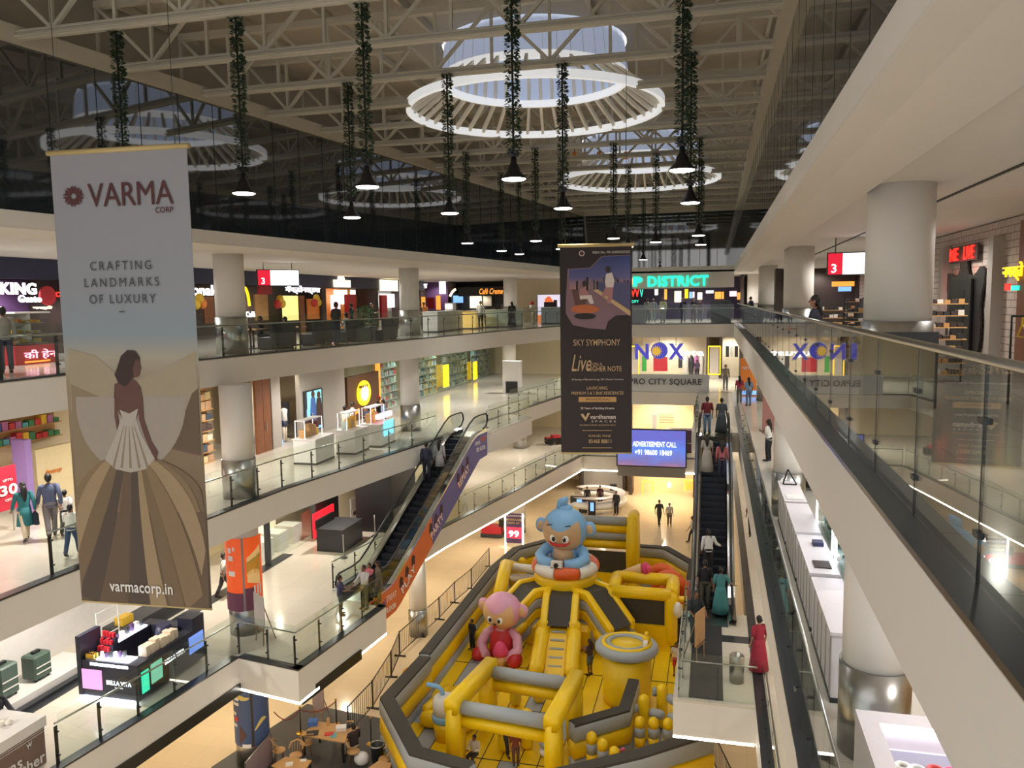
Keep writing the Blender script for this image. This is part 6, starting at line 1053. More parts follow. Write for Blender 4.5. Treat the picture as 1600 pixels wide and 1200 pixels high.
# perfume kiosks on the upper gallery
def glasscase(th, a, b, lit=GW):
    a, b = V(a), V(b); mb = MB()
    for x, y in ((a.x, a.y), (b.x, a.y), (b.x, b.y), (a.x, b.y)): mb.bar((x, y, a.z), (x, y, b.z), .018, .018)
    mb.build('case_frame', lit, th); MB().box2((a.x, a.y, b.z-.04), (b.x, b.y, b.z)).build('case_top', WLAM, th); goods((a.x*.5+b.x*.5, a.y+.1, a.z), (a.x*.5+b.x*.5, b.y-.1, a.z), 6, [BRT[1], WOODL, PAL[0]], int(a.y*7), .2, .5).build('bottles', [BRT[1], WOODL, PAL[0]], th)['kind'] = 'stuff'
for (a, b), l in zip((((-15.7, 27.4), (-14.7, 29.0)), ((-15.0, 29.6), (-14.1, 31.0)), ((-14.7, 31.3), (-13.7, 32.9))), ('nearest the camera with gold bottles', 'in the middle with tall lit glass case', 'with a blue screen at the far end')):
    th = counter('perfume_kiosk', 'white perfume kiosk behind the upper balustrade, '+l, (*a, Z2), (*b, Z2+1.0), WLAM, WLAM, 'kiosk', 'perfume kiosks'); glasscase(th, (a[0]+.1, a[1]+.1, Z2+1.0), (a[0]+.5, b[1]-.1, Z2+1.7))
    if 'blue' in l: MB().box2((b[0], a[1]+.3, Z2+.45), (b[0]+.03, b[1]-.3, Z2+1.1)).build('blue_screen', glow('sky', (120, 210, 236), 1.4), th); MB().box2((b[0]-.3, a[1]+.1, Z2+1.2), (b[0]-.1, b[1]-.1, Z2+1.4)).build('lit_sign', GPK, th)
# ================================================================ lower gallery, left
X = -17.6
th = thing('suitcase_plinth', 'white plinth with dark base under the green suitcases at the left edge', 'plinth', (X, 17, Z1)); MB().box2((X-1.4, 15.6, Z1+.02), (X-.2, 19.2, Z1+.3)).build('top', WLAM, th); MB().box2((X-1.5, 15.4, Z1), (X+.0, 19.4, Z1+.1)).build('base', CHAR, th)
SUIT = mat('green_suitcase', (72, 92, 82), .45)
def suitcase(y, l, h=.75):
    th = thing('suitcase', l, 'suitcase', (X-.7, y, Z1+.3)); o = MB().box2((X-1.0, y-.3, Z1+.36), (X-.5, y+.3, Z1+.36+h)).build('shell', SUIT, th); o.modifiers.new('round', 'BEVEL').width = .05
    for k in (.25, .5): MB().box2((X-.5, y-.25, Z1+.36+h*k), (X-.485, y+.25, Z1+.39+h*k)).build('groove', WLAM, th)
    for a in (-.22, .22): MB().cyl((X-.6, y+a-.02, Z1+.34), (X-.6, y+a+.02, Z1+.34), .04, n=10).build('wheel', BLACK, th)
    MB().box2((X-.8, y-.12, Z1+.36+h), (X-.7, y+.12, Z1+.42+h)).build('handle', BLACK, th)
suitcase(16.5, 'larger green suitcase on the white plinth, nearer the left edge', .85); suitcase(17.6, 'smaller green suitcase on the white plinth, right one', .68)
struct('wall_lower_shop', MB().box2((X-2.2, 12, Z1), (X-2.0, 27.3, -5.4)).box2((X-.1, 14.0, Z1), (X+.1, 15.2, -5.4)), WLAM); struct('trim_dark_floor_band', MB().box2((X-.25, 12, Z1+.004), (X+.25, 30, Z1+.012)), GRANITE)
th = thing('shelf_unit', 'low dark shelf with yellow items behind the foot of the pale banner', 'shelf', (X-.6, 21.5, Z1)); MB().box2((X-1.2, 20.6, Z1), (X-.4, 23.6, Z1+.5)).build('body', CHAR, th); MB().box2((X-.9, 20.8, Z1+.5), (X-.6, 21.3, Z1+.75)).build('yellow_item', BRT[1], th)
th = thing('garment_rack', 'white metal garment rack on the lower gallery behind the black kiosk', 'rack', (X-.3, 19.9, Z1)); mb = MB()
for y in (19.4, 20.3): mb.bar((X-.3, y, Z1), (X-.3, y, Z1+1.5), .03, .03)
for z in (.7, 1.1, 1.48): mb.bar((X-.3, 19.4, Z1+z), (X-.3, 20.3, Z1+z), .03, .03)
mb.build('tubes', WLAM, th)
# glass shop right of the orange column, black partitions
th = thing('shopfront', 'dark framed glass shop with display tables right of the orange column', 'shopfront', (X, 30, Z1)); y0, y1 = on_x(418, 850, X).y, on_x(492, 850, X).y
for y in (y0, y1): MB().box2((X-.1, y-.08, Z1), (X+.1, y+.08, -5.4)).build('frame_post', CHAR, th)
MB().box2((X-.02, y0+.1, Z1+.05), (X, y1-.1, -5.5)).build('shop_glass', GLASS, th)
for k in range(3): MB().box2((X-1.4, y0+.5+1.2*k, Z1), (X-.5, y0+1.3+1.2*k, Z1+.8)).build('display_table', WLAM, th)
MB().box2((X-2.0, y0, Z1), (X-1.95, y1, -5.5)).build('lit_back', glow('soft', (250, 236, 206), .4), th); spot('shop_light', (X-.8, (y0+y1)/2, -5.6), 150, WARM, 150)
th = thing('shopfront', 'black shop entrance with a red price sign on the lower gallery', 'shopfront', (X, 36, Z1)); lbox(X, 493, 770, 532, 870, .2).build('black_wall', BLACK, th); lbox(X+.3, 490, 804, 523, 823, .08).build('red_sign', glow('price_red', (226, 30, 44), .9), th); lsign('₹80s', GW, X+.32, 497, 512, 813, 8, th, .04, .02); lbox(X+.02, 516, 802, 522, 810, .02).build('blue_notice', GBL, th)
th = thing('framed_poster', 'framed poster of a model on the cream wall left of the black partition', 'poster', (X, 42, Z1+1.4)); lbox(X+.05, 548, 780, 565, 812, .06).build('frame', WLAM, th); lbox(X+.06, 550, 782, 563, 800, .02).build('picture', PW, th); lbox(X+.065, 552, 800, 562, 810, .02).build('printed_arm', SKINP, th)
struct('wall_lower_cream', MB().box2((X-.3, on_x(532, 840, X).y, Z1), (X-.05, 84, -5.4)), CREAM)
counter('black_counter', 'large black counter with raised edge left of the escalator', (-16.6, 30.6, Z1), (-15.3, 32.6, Z1+1.0), CHAR, CHAR); solo('counter_screen', MB().box2((-16.6, 30.6, Z1+1.0), (-16.5, 32.2, Z1+1.35)), BLACK, 'black raised screen on the large black counter', 'screen')
th = thing('partition', 'tall black partition wall beside the left escalator', 'partition', (-15.4, 37, Z1)); MB().box2((-16.2, 34.0, Z1), (-16.0, 41.0, Z1+2.7)).build('front_panel', CHAR, th); MB().box2((-16.2, 33.8, Z1), (-14.4, 34.0, Z1+2.7)).build('side_panel', BLACK, th); MB().box2((-16.2, 34, Z1+2.7), (-14.4, 41, Z1+2.76)).build('top_rim', WOODL, th)
for y, l in ((30.0, 'nearer'), (33.2, 'farther')): solo('queue_post', MB().cyl((-15.0, y, Z1), (-15.0, y, Z1+.03), .17, n=20).cyl((-15.0, y, Z1), (-15.0, y, Z1+1.0), .025, n=10), STEEL, 'steel queue post by the large black counter, %s one' % l, 'post')
# orange burger wrap on the first column of the lower gallery, blue wrap below
cx, cy = CA
def arcpatch(r, a0, a1, z0, z1, c=(cx, cy), n=10, t=.012):
    mb = MB(); vs = []
    for q in (r, r+t):
        for i in range(n+1):
            a = a0+(a1-a0)*i/n; x, y = c[0]+q*math.cos(a), c[1]+q*math.sin(a); f = i/n; zz0 = z0(f) if callable(z0) else z0; zz1 = z1(f) if callable(z1) else z1; vs += [(x, y, zz0), (x, y, zz1)]
    m = 2*(n+1); fs = []
    for i in range(n): a = 2*i; fs += [(m+a, m+a+2, m+a+3, m+a+1), (a+1, a+3, a+2, a), (a+1, m+a+1, m+a+3, a+3), (a, a+2, m+a+2, m+a)]
    fs += [(0, m, m+1, 1), (m-2, m-1, 2*m-1, 2*m-2)]; return mb.add(vs, fs)
va = math.atan2(-cy, -cx)                                          # towards the camera
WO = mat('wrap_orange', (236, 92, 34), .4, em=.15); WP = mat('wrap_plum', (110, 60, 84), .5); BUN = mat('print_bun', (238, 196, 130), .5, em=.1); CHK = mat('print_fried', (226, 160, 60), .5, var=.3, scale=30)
th = thing('column_wrap', 'orange advertising wrap with a burger picture around the lower gallery column', 'advert', (cx, cy, Z1+.75)); zb_, zt_ = Z1+.85, Z1+3.25
for a0, a1, mt, n in ((-1.6, -.12, WO, 'left_sheet'), (.0, 1.6, WO, 'right_sheet'), (-.12, .0, mat('wrap_grey', (140, 132, 128), .5), 'joint_strip')): arcpatch(.545, va+a0, va+a1, zb_, zt_).build(n, mt, th)
arcpatch(.56, va-1.5, va-.12, zb_, zb_+.6).build('plum_foot', WP, th); arcpatch(.56, va+.0, va+.5, zb_, zb_+.75).build('plum_foot', WP, th)
for a0, a1, z0, z1, mt in ((.15, .95, lambda f: zb_+.95-.15*f, lambda f: zb_+1.25+.1*math.sin(f*PI), BUN), (.12, 1.0, lambda f: zb_+1.2, lambda f: zb_+1.62+.25*f, CHK), (.15, 1.05, lambda f: zb_+1.6+.2*f, lambda f: zb_+1.75+.35*f, BUN), (.12, 1.05, lambda f: zb_+1.55+.2*f, lambda f: zb_+1.62+.22*f, GRN)): arcpatch(.565, va+a0, va+a1, z0, z1).build('printed_burger', mt, th)
for k in range(3): arcpatch(.567, va+.5+.2*k, va+.6+.2*k, zb_+.45, zb_+.8).build('white_stripe', ADW, th)
for k, t in enumerate((2.0, 1.75, 1.25)): arcpatch(.567, va-.95, va-.72+.1*k, zb_+t-.08, zb_+t+.08).build('white_lettering', ADW, th)
arcpatch(.567, va-.62, va-.5, zb_+2.0, zb_+2.12).build('white_badge', ADW, th)
WB = mat('wrap_blue', (72, 92, 132), .45); WY = mat('wrap_yellow', (226, 204, 120), .5)
th = thing('column_wrap', 'blue advertising wrap with yellow swooshes around the ground floor column', 'advert', (cx, cy, Z0+.9)); zb_ = Z0+.75
for a0, a1, mt, n in ((-1.6, -.05, WB, 'left_sheet'), (.1, 1.6, WB, 'right_sheet'), (-.05, .1, DKB, 'joint_strip')): arcpatch(.545, va+a0, va+a1, zb_, zb_+2.6).build(n, mt, th)
for a0, a1, z, s in ((-1.3, -.1, 1.9, -.25), (.15, .9, .55, .3), (.3, 1.2, 2.15, .25), (.8, 1.3, 1.7, .3)): arcpatch(.56, va+a0, va+a1, lambda f: zb_+z+s*math.sin(f*PI*.6)-.02-.05*math.sin(f*PI), lambda f: zb_+z+s*math.sin(f*PI*.6)+.03+.06*math.sin(f*PI)).build('yellow_swoosh', WY, th)
for k, (t, w_) in enumerate(((1.62, .5), (1.45, .5), (1.1, .25), (.7, .3))): arcpatch(.56, va-1.25, va-1.25+w_, zb_+t-.05, zb_+t+.05).build('pale_lettering', ADW, th)
arcpatch(.562, va-1.1, va-.85, zb_+.85, zb_+1.0).build('red_letter', BRT[0], th); arcpatch(.562, va-.75, va-.3, lambda f: zb_+.1+.3*f, lambda f: zb_+.75-.35*f).build('printed_hand', SKINP, th); arcpatch(.565, va-.6, va-.1, zb_-.02, zb_+.1).build('white_label', ADW, th)
# easels, kiosks
def easel(x, y, z, rz, label, mt, h=1.25, lm=mat('easel_wood', (150, 118, 92), .5)):
    th = thing('easel', label, 'easel', (x, y, z), rz); L = dict(local=True)
    b = MB().box((0, 0, .55+h/2-.1), (.72, .03, h-.2)); b.build('board', mt, th, True)
    for s in (-.28, .28): MB().bar((s, -.03, .02), (s*.8, .04, h+.3), .035, .025).build('leg', lm, th, True)
    MB().bar((0, .5, .02), (0, .05, h+.25), .03, .025).build('rear_leg', lm, th, True); MB().bar((-.3, -.02, .5), (.3, -.02, .5), .04, .04).build('ledge', lm, th, True)
p = on_z(432, 1008, Z1); easel(p.x-.55, p.y, Z1, -.6, 'pale grey menu board on an easel at the glass corner', mat('menu_grey', (190, 184, 178), .5)); p = on_z(482, 1150, Z0); easel(p.x, p.y+.8, Z0, -.5, 'mauve menu board on a dark easel behind the cafe rope', mat('menu_mauve', (150, 132, 132), .6), 1.2); easel(-.3, 23.3, Z1, 1.2, 'pale wooden display board on an easel by the steel edged landing', WOODL, 1.2)
# black perfume kiosk
KB = mat('kiosk_black', (40, 42, 58), .35); x0, x1, y0, y1 = -16.75, -14.85, 17.4, 20.3; zt = Z1+1.1
th = thing('perfume_kiosk', 'black perfume kiosk with white capitals and light boxes in front of the pale banner', 'kiosk', ((x0+x1)/2, (y0+y1)/2, Z1))
for a, b, n in (((x0, y0, Z1+.1), (x1, y0+.5, zt), 'front_cabinet'), ((x1-.45, y0+.5, Z1+.1), (x1, y1, zt), 'side_cabinet'), ((x0, y1-.4, Z1+.1), (x1-.45, y1, zt), 'back_cabinet'), ((x0, y0+.5, Z1+.1), (x0+.35, y1-.4, zt), 'left_cabinet'), ((x0-.02, y0-.02, Z1+.1), (x0+.12, y0+.75, Z1+1.75), 'tall_panel'), ((x1-.5, y1-.55, zt), (x1, y1, zt+.35), 'rear_riser')): MB().box2(a, b).build(n, KB, th)
MB().box2((x0+.02, y0-.03, Z1+.02), (x1-.02, y0, Z1+.1)).build('floor_light', LEDC, th); MB().box2((x0+.4, y0-.01, zt-.12), (x1-.3, y0+.02, zt-.05)).build('shelf_light', LEDC, th); MB().box2((x0+.05, y0+.9, zt), (x0+.3, y1-.5, zt+.03)).build('shelf_light', LEDC, th); MB().box2((x0+.5, y0+.1, zt), (x1-.35, y0+.45, zt+.02)).build('shelf_light', LEDC, th)
MB().box2((x0+.12, y0-.02, Z1+.3), (x0+.75, y0, Z1+.85)).build('pink_light_box', glow('kiosk_pink', (232, 150, 215), 1.0), th); text('BELLA VITA', GW, th, (x1-.6, y0-.02, Z1+.55), (1, 0, 0), (0, 0, 1), .78, .12, .01, .02); MB().box2((x1, y0+.12, Z1+.25), (x1+.02, y0+.4, Z1+.85)).build('green_light_box', glow('kiosk_green', (60, 214, 170), 1.1), th); MB().box2((x1, y0+.5, Z1+.35), (x1+.02, y0+.95, Z1+.9)).build('green_light_box', glow('kiosk_mint', (120, 196, 170), .8), th)
text('BELLA VITA', GW, th, (x1+.01, y0+1.5, Z1+.7), (0, 1, 0), (0, 0, 1), .85, .13, .01, .02); MB().box2((x1, y1-.75, Z1+.45), (x1+.03, y1-.1, Z1+.95)).build('blue_screen', glow('kiosk_blue', (110, 140, 220), 1.0), th)
text('Luxury', GW, th, (x1-.6, y0-.02, Z1+.42), (1, 0, 0), (0, 0, 1), .25, .04, .005, 0)
r = random.Random(21); k = 0
def boxes(name, n, px, py, z, mts, label, cat, dx, dy, sz):
    for i in range(n):
        s = (sz[0]*r.uniform(.8, 1.1), sz[1]*r.uniform(.8, 1.1), sz[2]*r.uniform(.7, 1.2)); c = (px+dx*i, py+dy*i, z+s[2]/2); o = MB().box(c, s); o = solo(name, o, mts[i % len(mts)], label, cat, label+'s')
for row in range(3): boxes('perfume_box', 4, x0+.22, y0+.56+.11*row, zt+.02+.16*row, [REDP], 'red perfume box beside the tall kiosk panel', 'box', .1, 0, (.08, .09, .14))
for i in range(3): solo('perfume_shelf_riser', MB().box2((x0+.15, y0+.5+.11*i, zt), (x0+.62, y0+.61+.11*i, zt+.02+.16*i)), KB, 'stepped riser under the red perfume boxes, %s step' % ('lowest', 'middle', 'highest')[i], 'riser')
for i in range(8):
    b = thing('perfume_bottle', 'small amber perfume bottle at the front left of the black kiosk', 'bottle', (x0+.2+.07*(i % 4), y0+.12+.12*(i//4), zt), 0, 'amber bottles on the black kiosk'); MB().box((0, 0, .06), (.05, .05, .12)).build('body', BRT[1], b, True); MB().cyl((0, 0, .12), (0, 0, .16), .018, n=8).build('cap', BLACK, b, True)
boxes('perfume_box', 6, x0+.62, y0+.2, zt+.02, [BRT[4], PURP, CHAR], 'small mixed perfume box on the lit front shelf', 'box', .12, .03, (.08, .08, .15)); boxes('carton', 7, x1-.25, y0+.6, zt, [mat('cream_carton', (222, 206, 184), .6)], 'cream carton in a row on the kiosk side counter', 'carton', 0, .2, (.28, .17, .3)); boxes('perfume_box', 7, x0+.17, y0+1.1, zt+.03, [CHAR, PURP, BRT[4]], 'dark perfume box on the lit back shelf of the kiosk', 'box', 0, .2, (.1, .12, .18))
solo('blue_bag', MB().loft([(x1-.7, y1-.9, zt-.6), (x1-.7, y1-.9, zt), (x1-.7, y1-.9, zt+.28)], [(.2, .26), (.22, .3), (.18, .24)], 12), NAVY, 'dark blue bag standing inside the black perfume kiosk', 'bag')
# brown kiosk bottom left
KBR = mat('kiosk_brown', (126, 104, 94), .5, var=.12); th = thing('brown_kiosk', 'brown kiosk with white lettering and a pale top at the bottom left corner', 'kiosk', (-16.2, 12.5, Z1)); x1, y1 = -15.15, 14.6; zt = Z1+1.15
MB().box2((-17.4, 10, Z1), (x1, y1, zt-.25)).build('body', KBR, th); MB().box2((-17.45, 10, zt-.25), (x1+.04, y1+.04, zt)).build('top', WLAM, th)
for z in (.3, .36): MB().box2((x1, 10, zt-z-.01), (x1+.015, y1, zt-z)).build('trim_line', WLAM, th)
text('was', ADW, th, (x1+.01, 13.62, zt-.78), (0, 1, 0), (0, 0, 1), .62, .2, .008, .02); text('mother', ADW, th, (x1+.01, 14.55, zt-.95), (0, 1, 0), (0, 0, 1), None, .26, .008, .02, align='R')
for a in (-.5, 0, .5): MB().plate((x1+.01, 14.15, zt-.55), (0, math.cos(a), math.sin(a)), (0, -math.sin(a), math.cos(a)), [(-.03, 0), (.03, 0), (0, .16)], .01).build('crown_mark', ADW, th)
for i in range(6): solo('bow_bundle', MB().ball((-16.2+.12*i, 13.9+.1*(i % 3), zt+.06), (.09, .1, .07), 10), BRT[4] if i % 3 else BRT[0], 'pale fabric bundle on the brown kiosk top', 'bundle', 'fabric bundles on the brown kiosk')
# ================================================================ right side, upper gallery counters
CP = mat('counter_lilac_white', (222, 214, 218), .35)
for k, (a, b) in enumerate(((12.4, 14.9), (15.1, 17.6), (17.8, 20.3), (20.5, 22.8))):
    th = counter('white_counter', 'white panelled counter along the upper gallery right side, %s from the camera' % ('first', 'second', 'third', 'fourth')[k], (1.75, a, Z2), (2.28, b, Z2+1.12), CP, CP, 'counter', 'white counters on the upper gallery')
    for j in range(5): MB().box2((1.765, a+.12+(b-a)*j/5, Z2+.1), (1.78, a+.14+(b-a)*j/5, Z2+1.0)).build('panel_joint', GREYW, th)
for k, (a, b) in enumerate(((14.4, 16.6), (17.0, 19.6))):
    th = thing('glasses_showcase', 'lit glass showcase of eyeglasses behind the white counters, %s one' % ('nearer', 'farther')[k], 'showcase', (2.7, a, Z2)); MB().box2((2.36, a, Z2), (3.0, b, Z2+.9)).build('base', WLAM, th); MB().box2((2.95, a, Z2+.9), (3.0, b, Z2+1.75)).build('lit_back', glow('case', (216, 236, 232), .9), th)
    for s in (a, b-.05): MB().box2((2.38, s, Z2+.9), (2.42, s+.04, Z2+1.75)).build('led_post', LEDC, th)
    for j in range(4): MB().box2((2.4, a+.05, Z2+.98+.2*j), (2.9, b-.05, Z2+.99+.2*j)).build('glass_shelf', GLASS, th); goods((2.62, a+.1, Z2+.99+.2*j), (2.62, b-.1, Z2+.99+.2*j), 16, [CHAR, PAL[1], PAL[4], BLACK], 200+j+9*k, .04, .08).build('eyeglasses', [CHAR, PAL[1], PAL[4], BLACK], th)['kind'] = 'stuff'
solo('tray', MB().box((2.02, 15.6, Z2+1.133), (.3, .4, .025)), DKB, 'dark tray on the second white counter', 'tray'); solo('tray', MB().box((2.02, 20.9, Z2+1.133), (.4, .5, .025)), WLAM, 'pale tray on the farthest white counter', 'tray'); solo('phone_stand', MB().box((2.1, 16.9, Z2+1.16), (.2, .25, .08)), NAVY, 'small dark blue box on the white counter', 'box')
th = thing('triangle_display', 'small black triangle display on the farthest white counter', 'display', (2.1, 22.3, Z2+1.12)); 
for a, b in (((1.85, 22.3, Z2+1.14), (2.2, 22.3, Z2+1.14)), ((1.85, 22.3, Z2+1.14), (1.97, 22.3, Z2+1.55)), ((1.97, 22.3, Z2+1.55), (2.2, 22.3, Z2+1.14))): MB().bar(a, b, .035, .035).build('bar', BLACK, th)
th = thing('display_case', 'white lit display case of hair accessories at the bottom right', 'display case', (2.2, 9.4, Z2)); x0, x1, y0, y1 = 1.72, 3.1, 8.2, 10.0; zt = Z2+1.15
MB().box2((x0, y0, Z2), (x1, y1, zt-.3)).build('cabinet', CP, th); MB().box2((x0, y1-.28, zt-.3), (x1, y1, zt)).build('back_shelf', CP, th); MB().box2((x0, y0, zt-.3), (x0+.22, y1-.28, zt)).build('side_shelf', CP, th); MB().box2((x0+.22, y1-.33, zt-.07), (x1, y1-.28, zt-.01)).build('led_bar', LEDC, th); MB().box2((x0+.24, y0, zt-.3), (x1, y1-.34, zt-.285)).build('velvet_tray', mat('grey_velvet', (138, 132, 142), .9, var=.2, scale=60), th)
for i in range(14): a = x0+.38+.16*(i % 5)+r.uniform(-.02, .02); b = 8.75+.24*(i//5)+r.uniform(-.03, .03); o = MB().ring((a, b, zt-.24), .07, .03, 14, 8); solo('hair_band', o, [BRT[0], HPK, BRT[4], WLAM][i % 4], 'coloured hair band in the lit display case', 'hair band', 'hair bands in the lit case')
th = thing('potted_plant', 'small round green plant in a grey pot behind the lit display case', 'plant', (3.0, 9.85, zt)); MB().lathe([(.1, zt), (.14, zt+.1), (.13, zt+.12)], (2.95, 9.88, 0), 16).build('pot', CP, th); mb = MB()
for i in range(160): t = r.uniform(0, 2*PI); e = r.uniform(.2, 1.4); o = V((math.cos(t)*math.cos(e), math.sin(t)*math.cos(e), math.sin(e))); c = V((2.95, 9.88, zt+.12)); s = o.orthogonal()*.02; mb.add([c+s, c-s, c+o*r.uniform(.12, .2)], [(0, 1, 2)])
mb.build('leaves', mat('succulent_green', (86, 120, 96), .5, var=.3), th)
shelf('accessory_rack', 'rack of pink and red accessories behind the near column', (4.4, 10.6, Z2), 2.6, 2.0, 5, [HPK, BRT[0], BRT[6], BRT[4]], 230, gn=14); shelf('shoe_rack', 'tall rack of dark goods far along the upper gallery right side', (3.6, 26, Z2), 3.0, 2.4, 6, [CHAR, DKB, BRT[4], BLACK], 240, gn=14, back=CHAR, bm=WLAM)
solo('dark_display', MB().box2((2.3, 27, Z2), (3.2, 29.6, Z2+1.3)), CHAR, 'large black display block beside the second right column, upper gallery', 'display'); th = thing('mirror_stand', 'pale standing poster near the girl in white on the upper gallery', 'poster', (2.6, 38, Z2)); MB().box2((2.2, 38, Z2), (3.4, 38.1, Z2+2.2)).build('board', PINKP, th); MB().box2((3.4, 38, Z2), (3.44, 38.1, Z2+2.2)).build('edge_light', LEDC, th)
for y in (11, 16, 21, 28): spot('counter_light', (2.9, y, -1.0), 90, COOL, 140)
solo('steel_bin', MB().lathe([(.2, Z1), (.2, Z1+.75), (.19, Z1+.78), (.15, Z1+.78), (.14, Z1+.6), (0, Z1+.6)], (.72, 22.2, 0), 28), STEEL, 'round brushed steel bin on the landing at the foot of the right escalator', 'bin'); struct('floor_dark_mat', MB().box2((-.55, 21.0, Z1+.005), (.35, 26.0, Z1+.02)), mat('black_mat', (46, 46, 48), .8)); struct('trim_landing_band', MB().box2((.35, 24.8, Z1+.005), (1.2, 25.3, Z1+.012)), GRANITE)
# top gallery, right: shop wall
XW = 6.5; BR = mat('dark_door', (30, 27, 28), .35)
def rpx(px, py): p = on_x(px, py, XW); return p.y, p.z
th = thing('tailor_door', 'black door shaped like a bottle silhouette in the white brick wall, red sign above', 'door', (XW, 22, 0)); c0, _ = rpx(1510, 480); w_ = abs(rpx(1545, 480)[0]-rpx(1477, 480)[0])/2
out = [(-.72, 0), (-.82, .5), (-.84, .9), (-.76, 1.3), (-.8, 1.7), (-.93, 1.98), (-.92, 2.16), (-.78, 2.25), (-.62, 2.22), (-.4, 2.13), (-.26, 2.2), (-.19, 2.32), (-.17, 2.55), (.17, 2.55), (.19, 2.32), (.28, 2.17), (.45, 2.12), (.6, 2.2), (.74, 2.34), (.88, 2.33), (.97, 2.2), (.95, 1.95), (.84, 1.6), (.8, 1.3), (.88, .9), (.85, .5), (.74, 0)]
MB().plate((XW-.06, c0, 0), (0, -1, 0), (0, 0, 1), [(a*w_*.95, b) for a, b in out], .05).build('silhouette', BR, th); MB().plate((XW-.13, c0, 0), (0, -1, 0), (0, 0, 1), [(-w_*.5, 0), (w_*.5, 0), (w_*.5, 2.05), (-w_*.5, 2.05)], .05).build('door_leaf', BLACK, th); MB().box2((XW-.16, c0-.5, 1.15), (XW-.13, c0+.4, 1.55)).build('white_notice', WLAM, th); MB().box2((XW-.17, c0-.15, 1.27), (XW-.16, c0+.2, 1.42)).build('notice_picture', BLACK, th); MB().cyl((XW-.2, c0+w_*.4, .5), (XW-.2, c0+w_*.4, .8), .03, n=8).build('handle', STEEL, th)
MB().plate((XW-.1, c0, 2.52), (0, -1, 0), (0, 0, 1), [(-1.2, 0), (1.2, 0), (1.2, .42), (-1.2, .42)], .04).build('sign_board', DKB, th); text('ME', GRD, th, (XW-.15, c0+.72, 2.73), (0, -1, 0), (0, 0, 1), .75, .34, .03, .01); text('LIVE', GRD, th, (XW-.15, c0-.6, 2.73), (0, -1, 0), (0, 0, 1), .85, .34, .03, .01); spot('sign_glow', (XW-.5, c0, 2.8), 22, (1, .1, .06), 170, .1)
for px in (1482, 1562): y, z = rpx(px, 480); solo('door_pilaster', MB().box2((XW-.25, y-.18, 0), (XW, y+.18, 3.0)), GREYW, 'pale pilaster %s of the black silhouette door' % ('left' if px < 1500 else 'right'), 'pilaster')
th = thing('shopfront', 'dim wooden shop at the far right edge with a small colourful neon', 'shopfront', (XW, 17, 0)); MB().box2((XW-.2, 14, 0), (XW-.05, 19.4, 3.2)).build('wooden_front', WOOD, th); y, z = rpx(1592, 425); text('नमस्ते', GYL, th, (XW-.24, y-.4, z), (0, -1, 0), (0, 0, 1), 1.2, .4, .03, .02); MB().box2((XW-.24, y-.2, z-.4), (XW-.2, y+.1, z-.25)).build('red_lamp', GRD, th); MB().box2((XW-.24, y-.7, z-.4), (XW-.2, y-.3, z-.3)).build('green_lamp', GTE, th)
th = thing('clothes_rack', 'dark clothes rail with yellow hangers at the right edge', 'rack', (4.6, 13.2, 0)); MB().loft([(4.3, 13.4, 0), (4.3, 13.4, 1.32), (5.6, 12.6, 1.32), (5.6, 12.6, 0)], .02, 8).build('rail', BLACK, th)
for i in range(7):
    a = V((4.42+.15*i, 13.33-.09*i, 1.31)); MB().loft([a, a+V((0, 0, -.1)), a+V((.02, .24, -.3)), a+V((.02, -.24, -.3)), a+V((0, 0, -.1))], .014, 6).build('hanger', BRT[1], th)
MB().loft([(5.2, 12.8, 1.05), (5.2, 12.8, .5), (5.2, 12.8, .2)], [(.05, .24), (.09, .26), (.1, .28)], 12).build('white_garment', WLAM, th)
def shoerack(x, y, label, n=6):
    th = thing('shoe_rack', label, 'rack', (x, y, 0), 0, 'shoe racks on the top gallery'); 
    for i in range(n): z = .15+.22*i; MB().box2((x-.4, y-.15, z), (x+.4, y+.15, z+.02)).build('shelf_board', WOODL, th); mb = goods((x-.36, y, z+.02), (x+.36, y, z+.02), 6, [CHAR, DKB, BRT[4], WOODL], int(x*50+i), .06, .1); mb.build('shoes', [CHAR, DKB, BRT[4], WOODL], th)['kind'] = 'stuff'
    for s in (-.4, .4): MB().bar((x+s, y+.14, 0), (x+s, y+.14, .2+.22*n), .03, .03).build('upright', BLACK, th)
shoerack(3.5, 21, 'shoe rack with pale boards left of the near column, nearer one'); shoerack(3.3, 24.5, 'shoe rack left of the near column, behind the first'); shoerack(4.3, 26.5, 'shoe rack below the right directory screen', 7); shoerack(4.15, 16.6, 'shoe rack just right of the near column', 7)
solo('dark_mannequin', MB().loft([(3.9, 23.2, .02), (3.9, 23.2, .9), (3.9, 23.2, 1.3), (3.9, 23.2, 1.5), (3.9, 23.2, 1.62)], [(.2, .14), (.22, .15), (.28, .16), (.1, .09), (.04, .04)], 14), CHAR, 'dark clothed mannequin bust among the shoe racks', 'mannequin'); solo('dark_sign_board', MB().box2((2.15, 12.7, 0), (3.15, 12.78, 1.12)), CHAR, 'dark board behind the glass beside the near column', 'board')
th = fbay('dim shop with orange lights far along the right gallery', 1216, 1345, DKB, Z3, 3.0, 1.0, 40.0, 50); fbox(40.2, 1300, 440, 1335, 447, .05).build('orange_light', GOR, th); fbox(40.2, 1310, 448, 1330, 455, .05).build('blue_light', GBL, th)
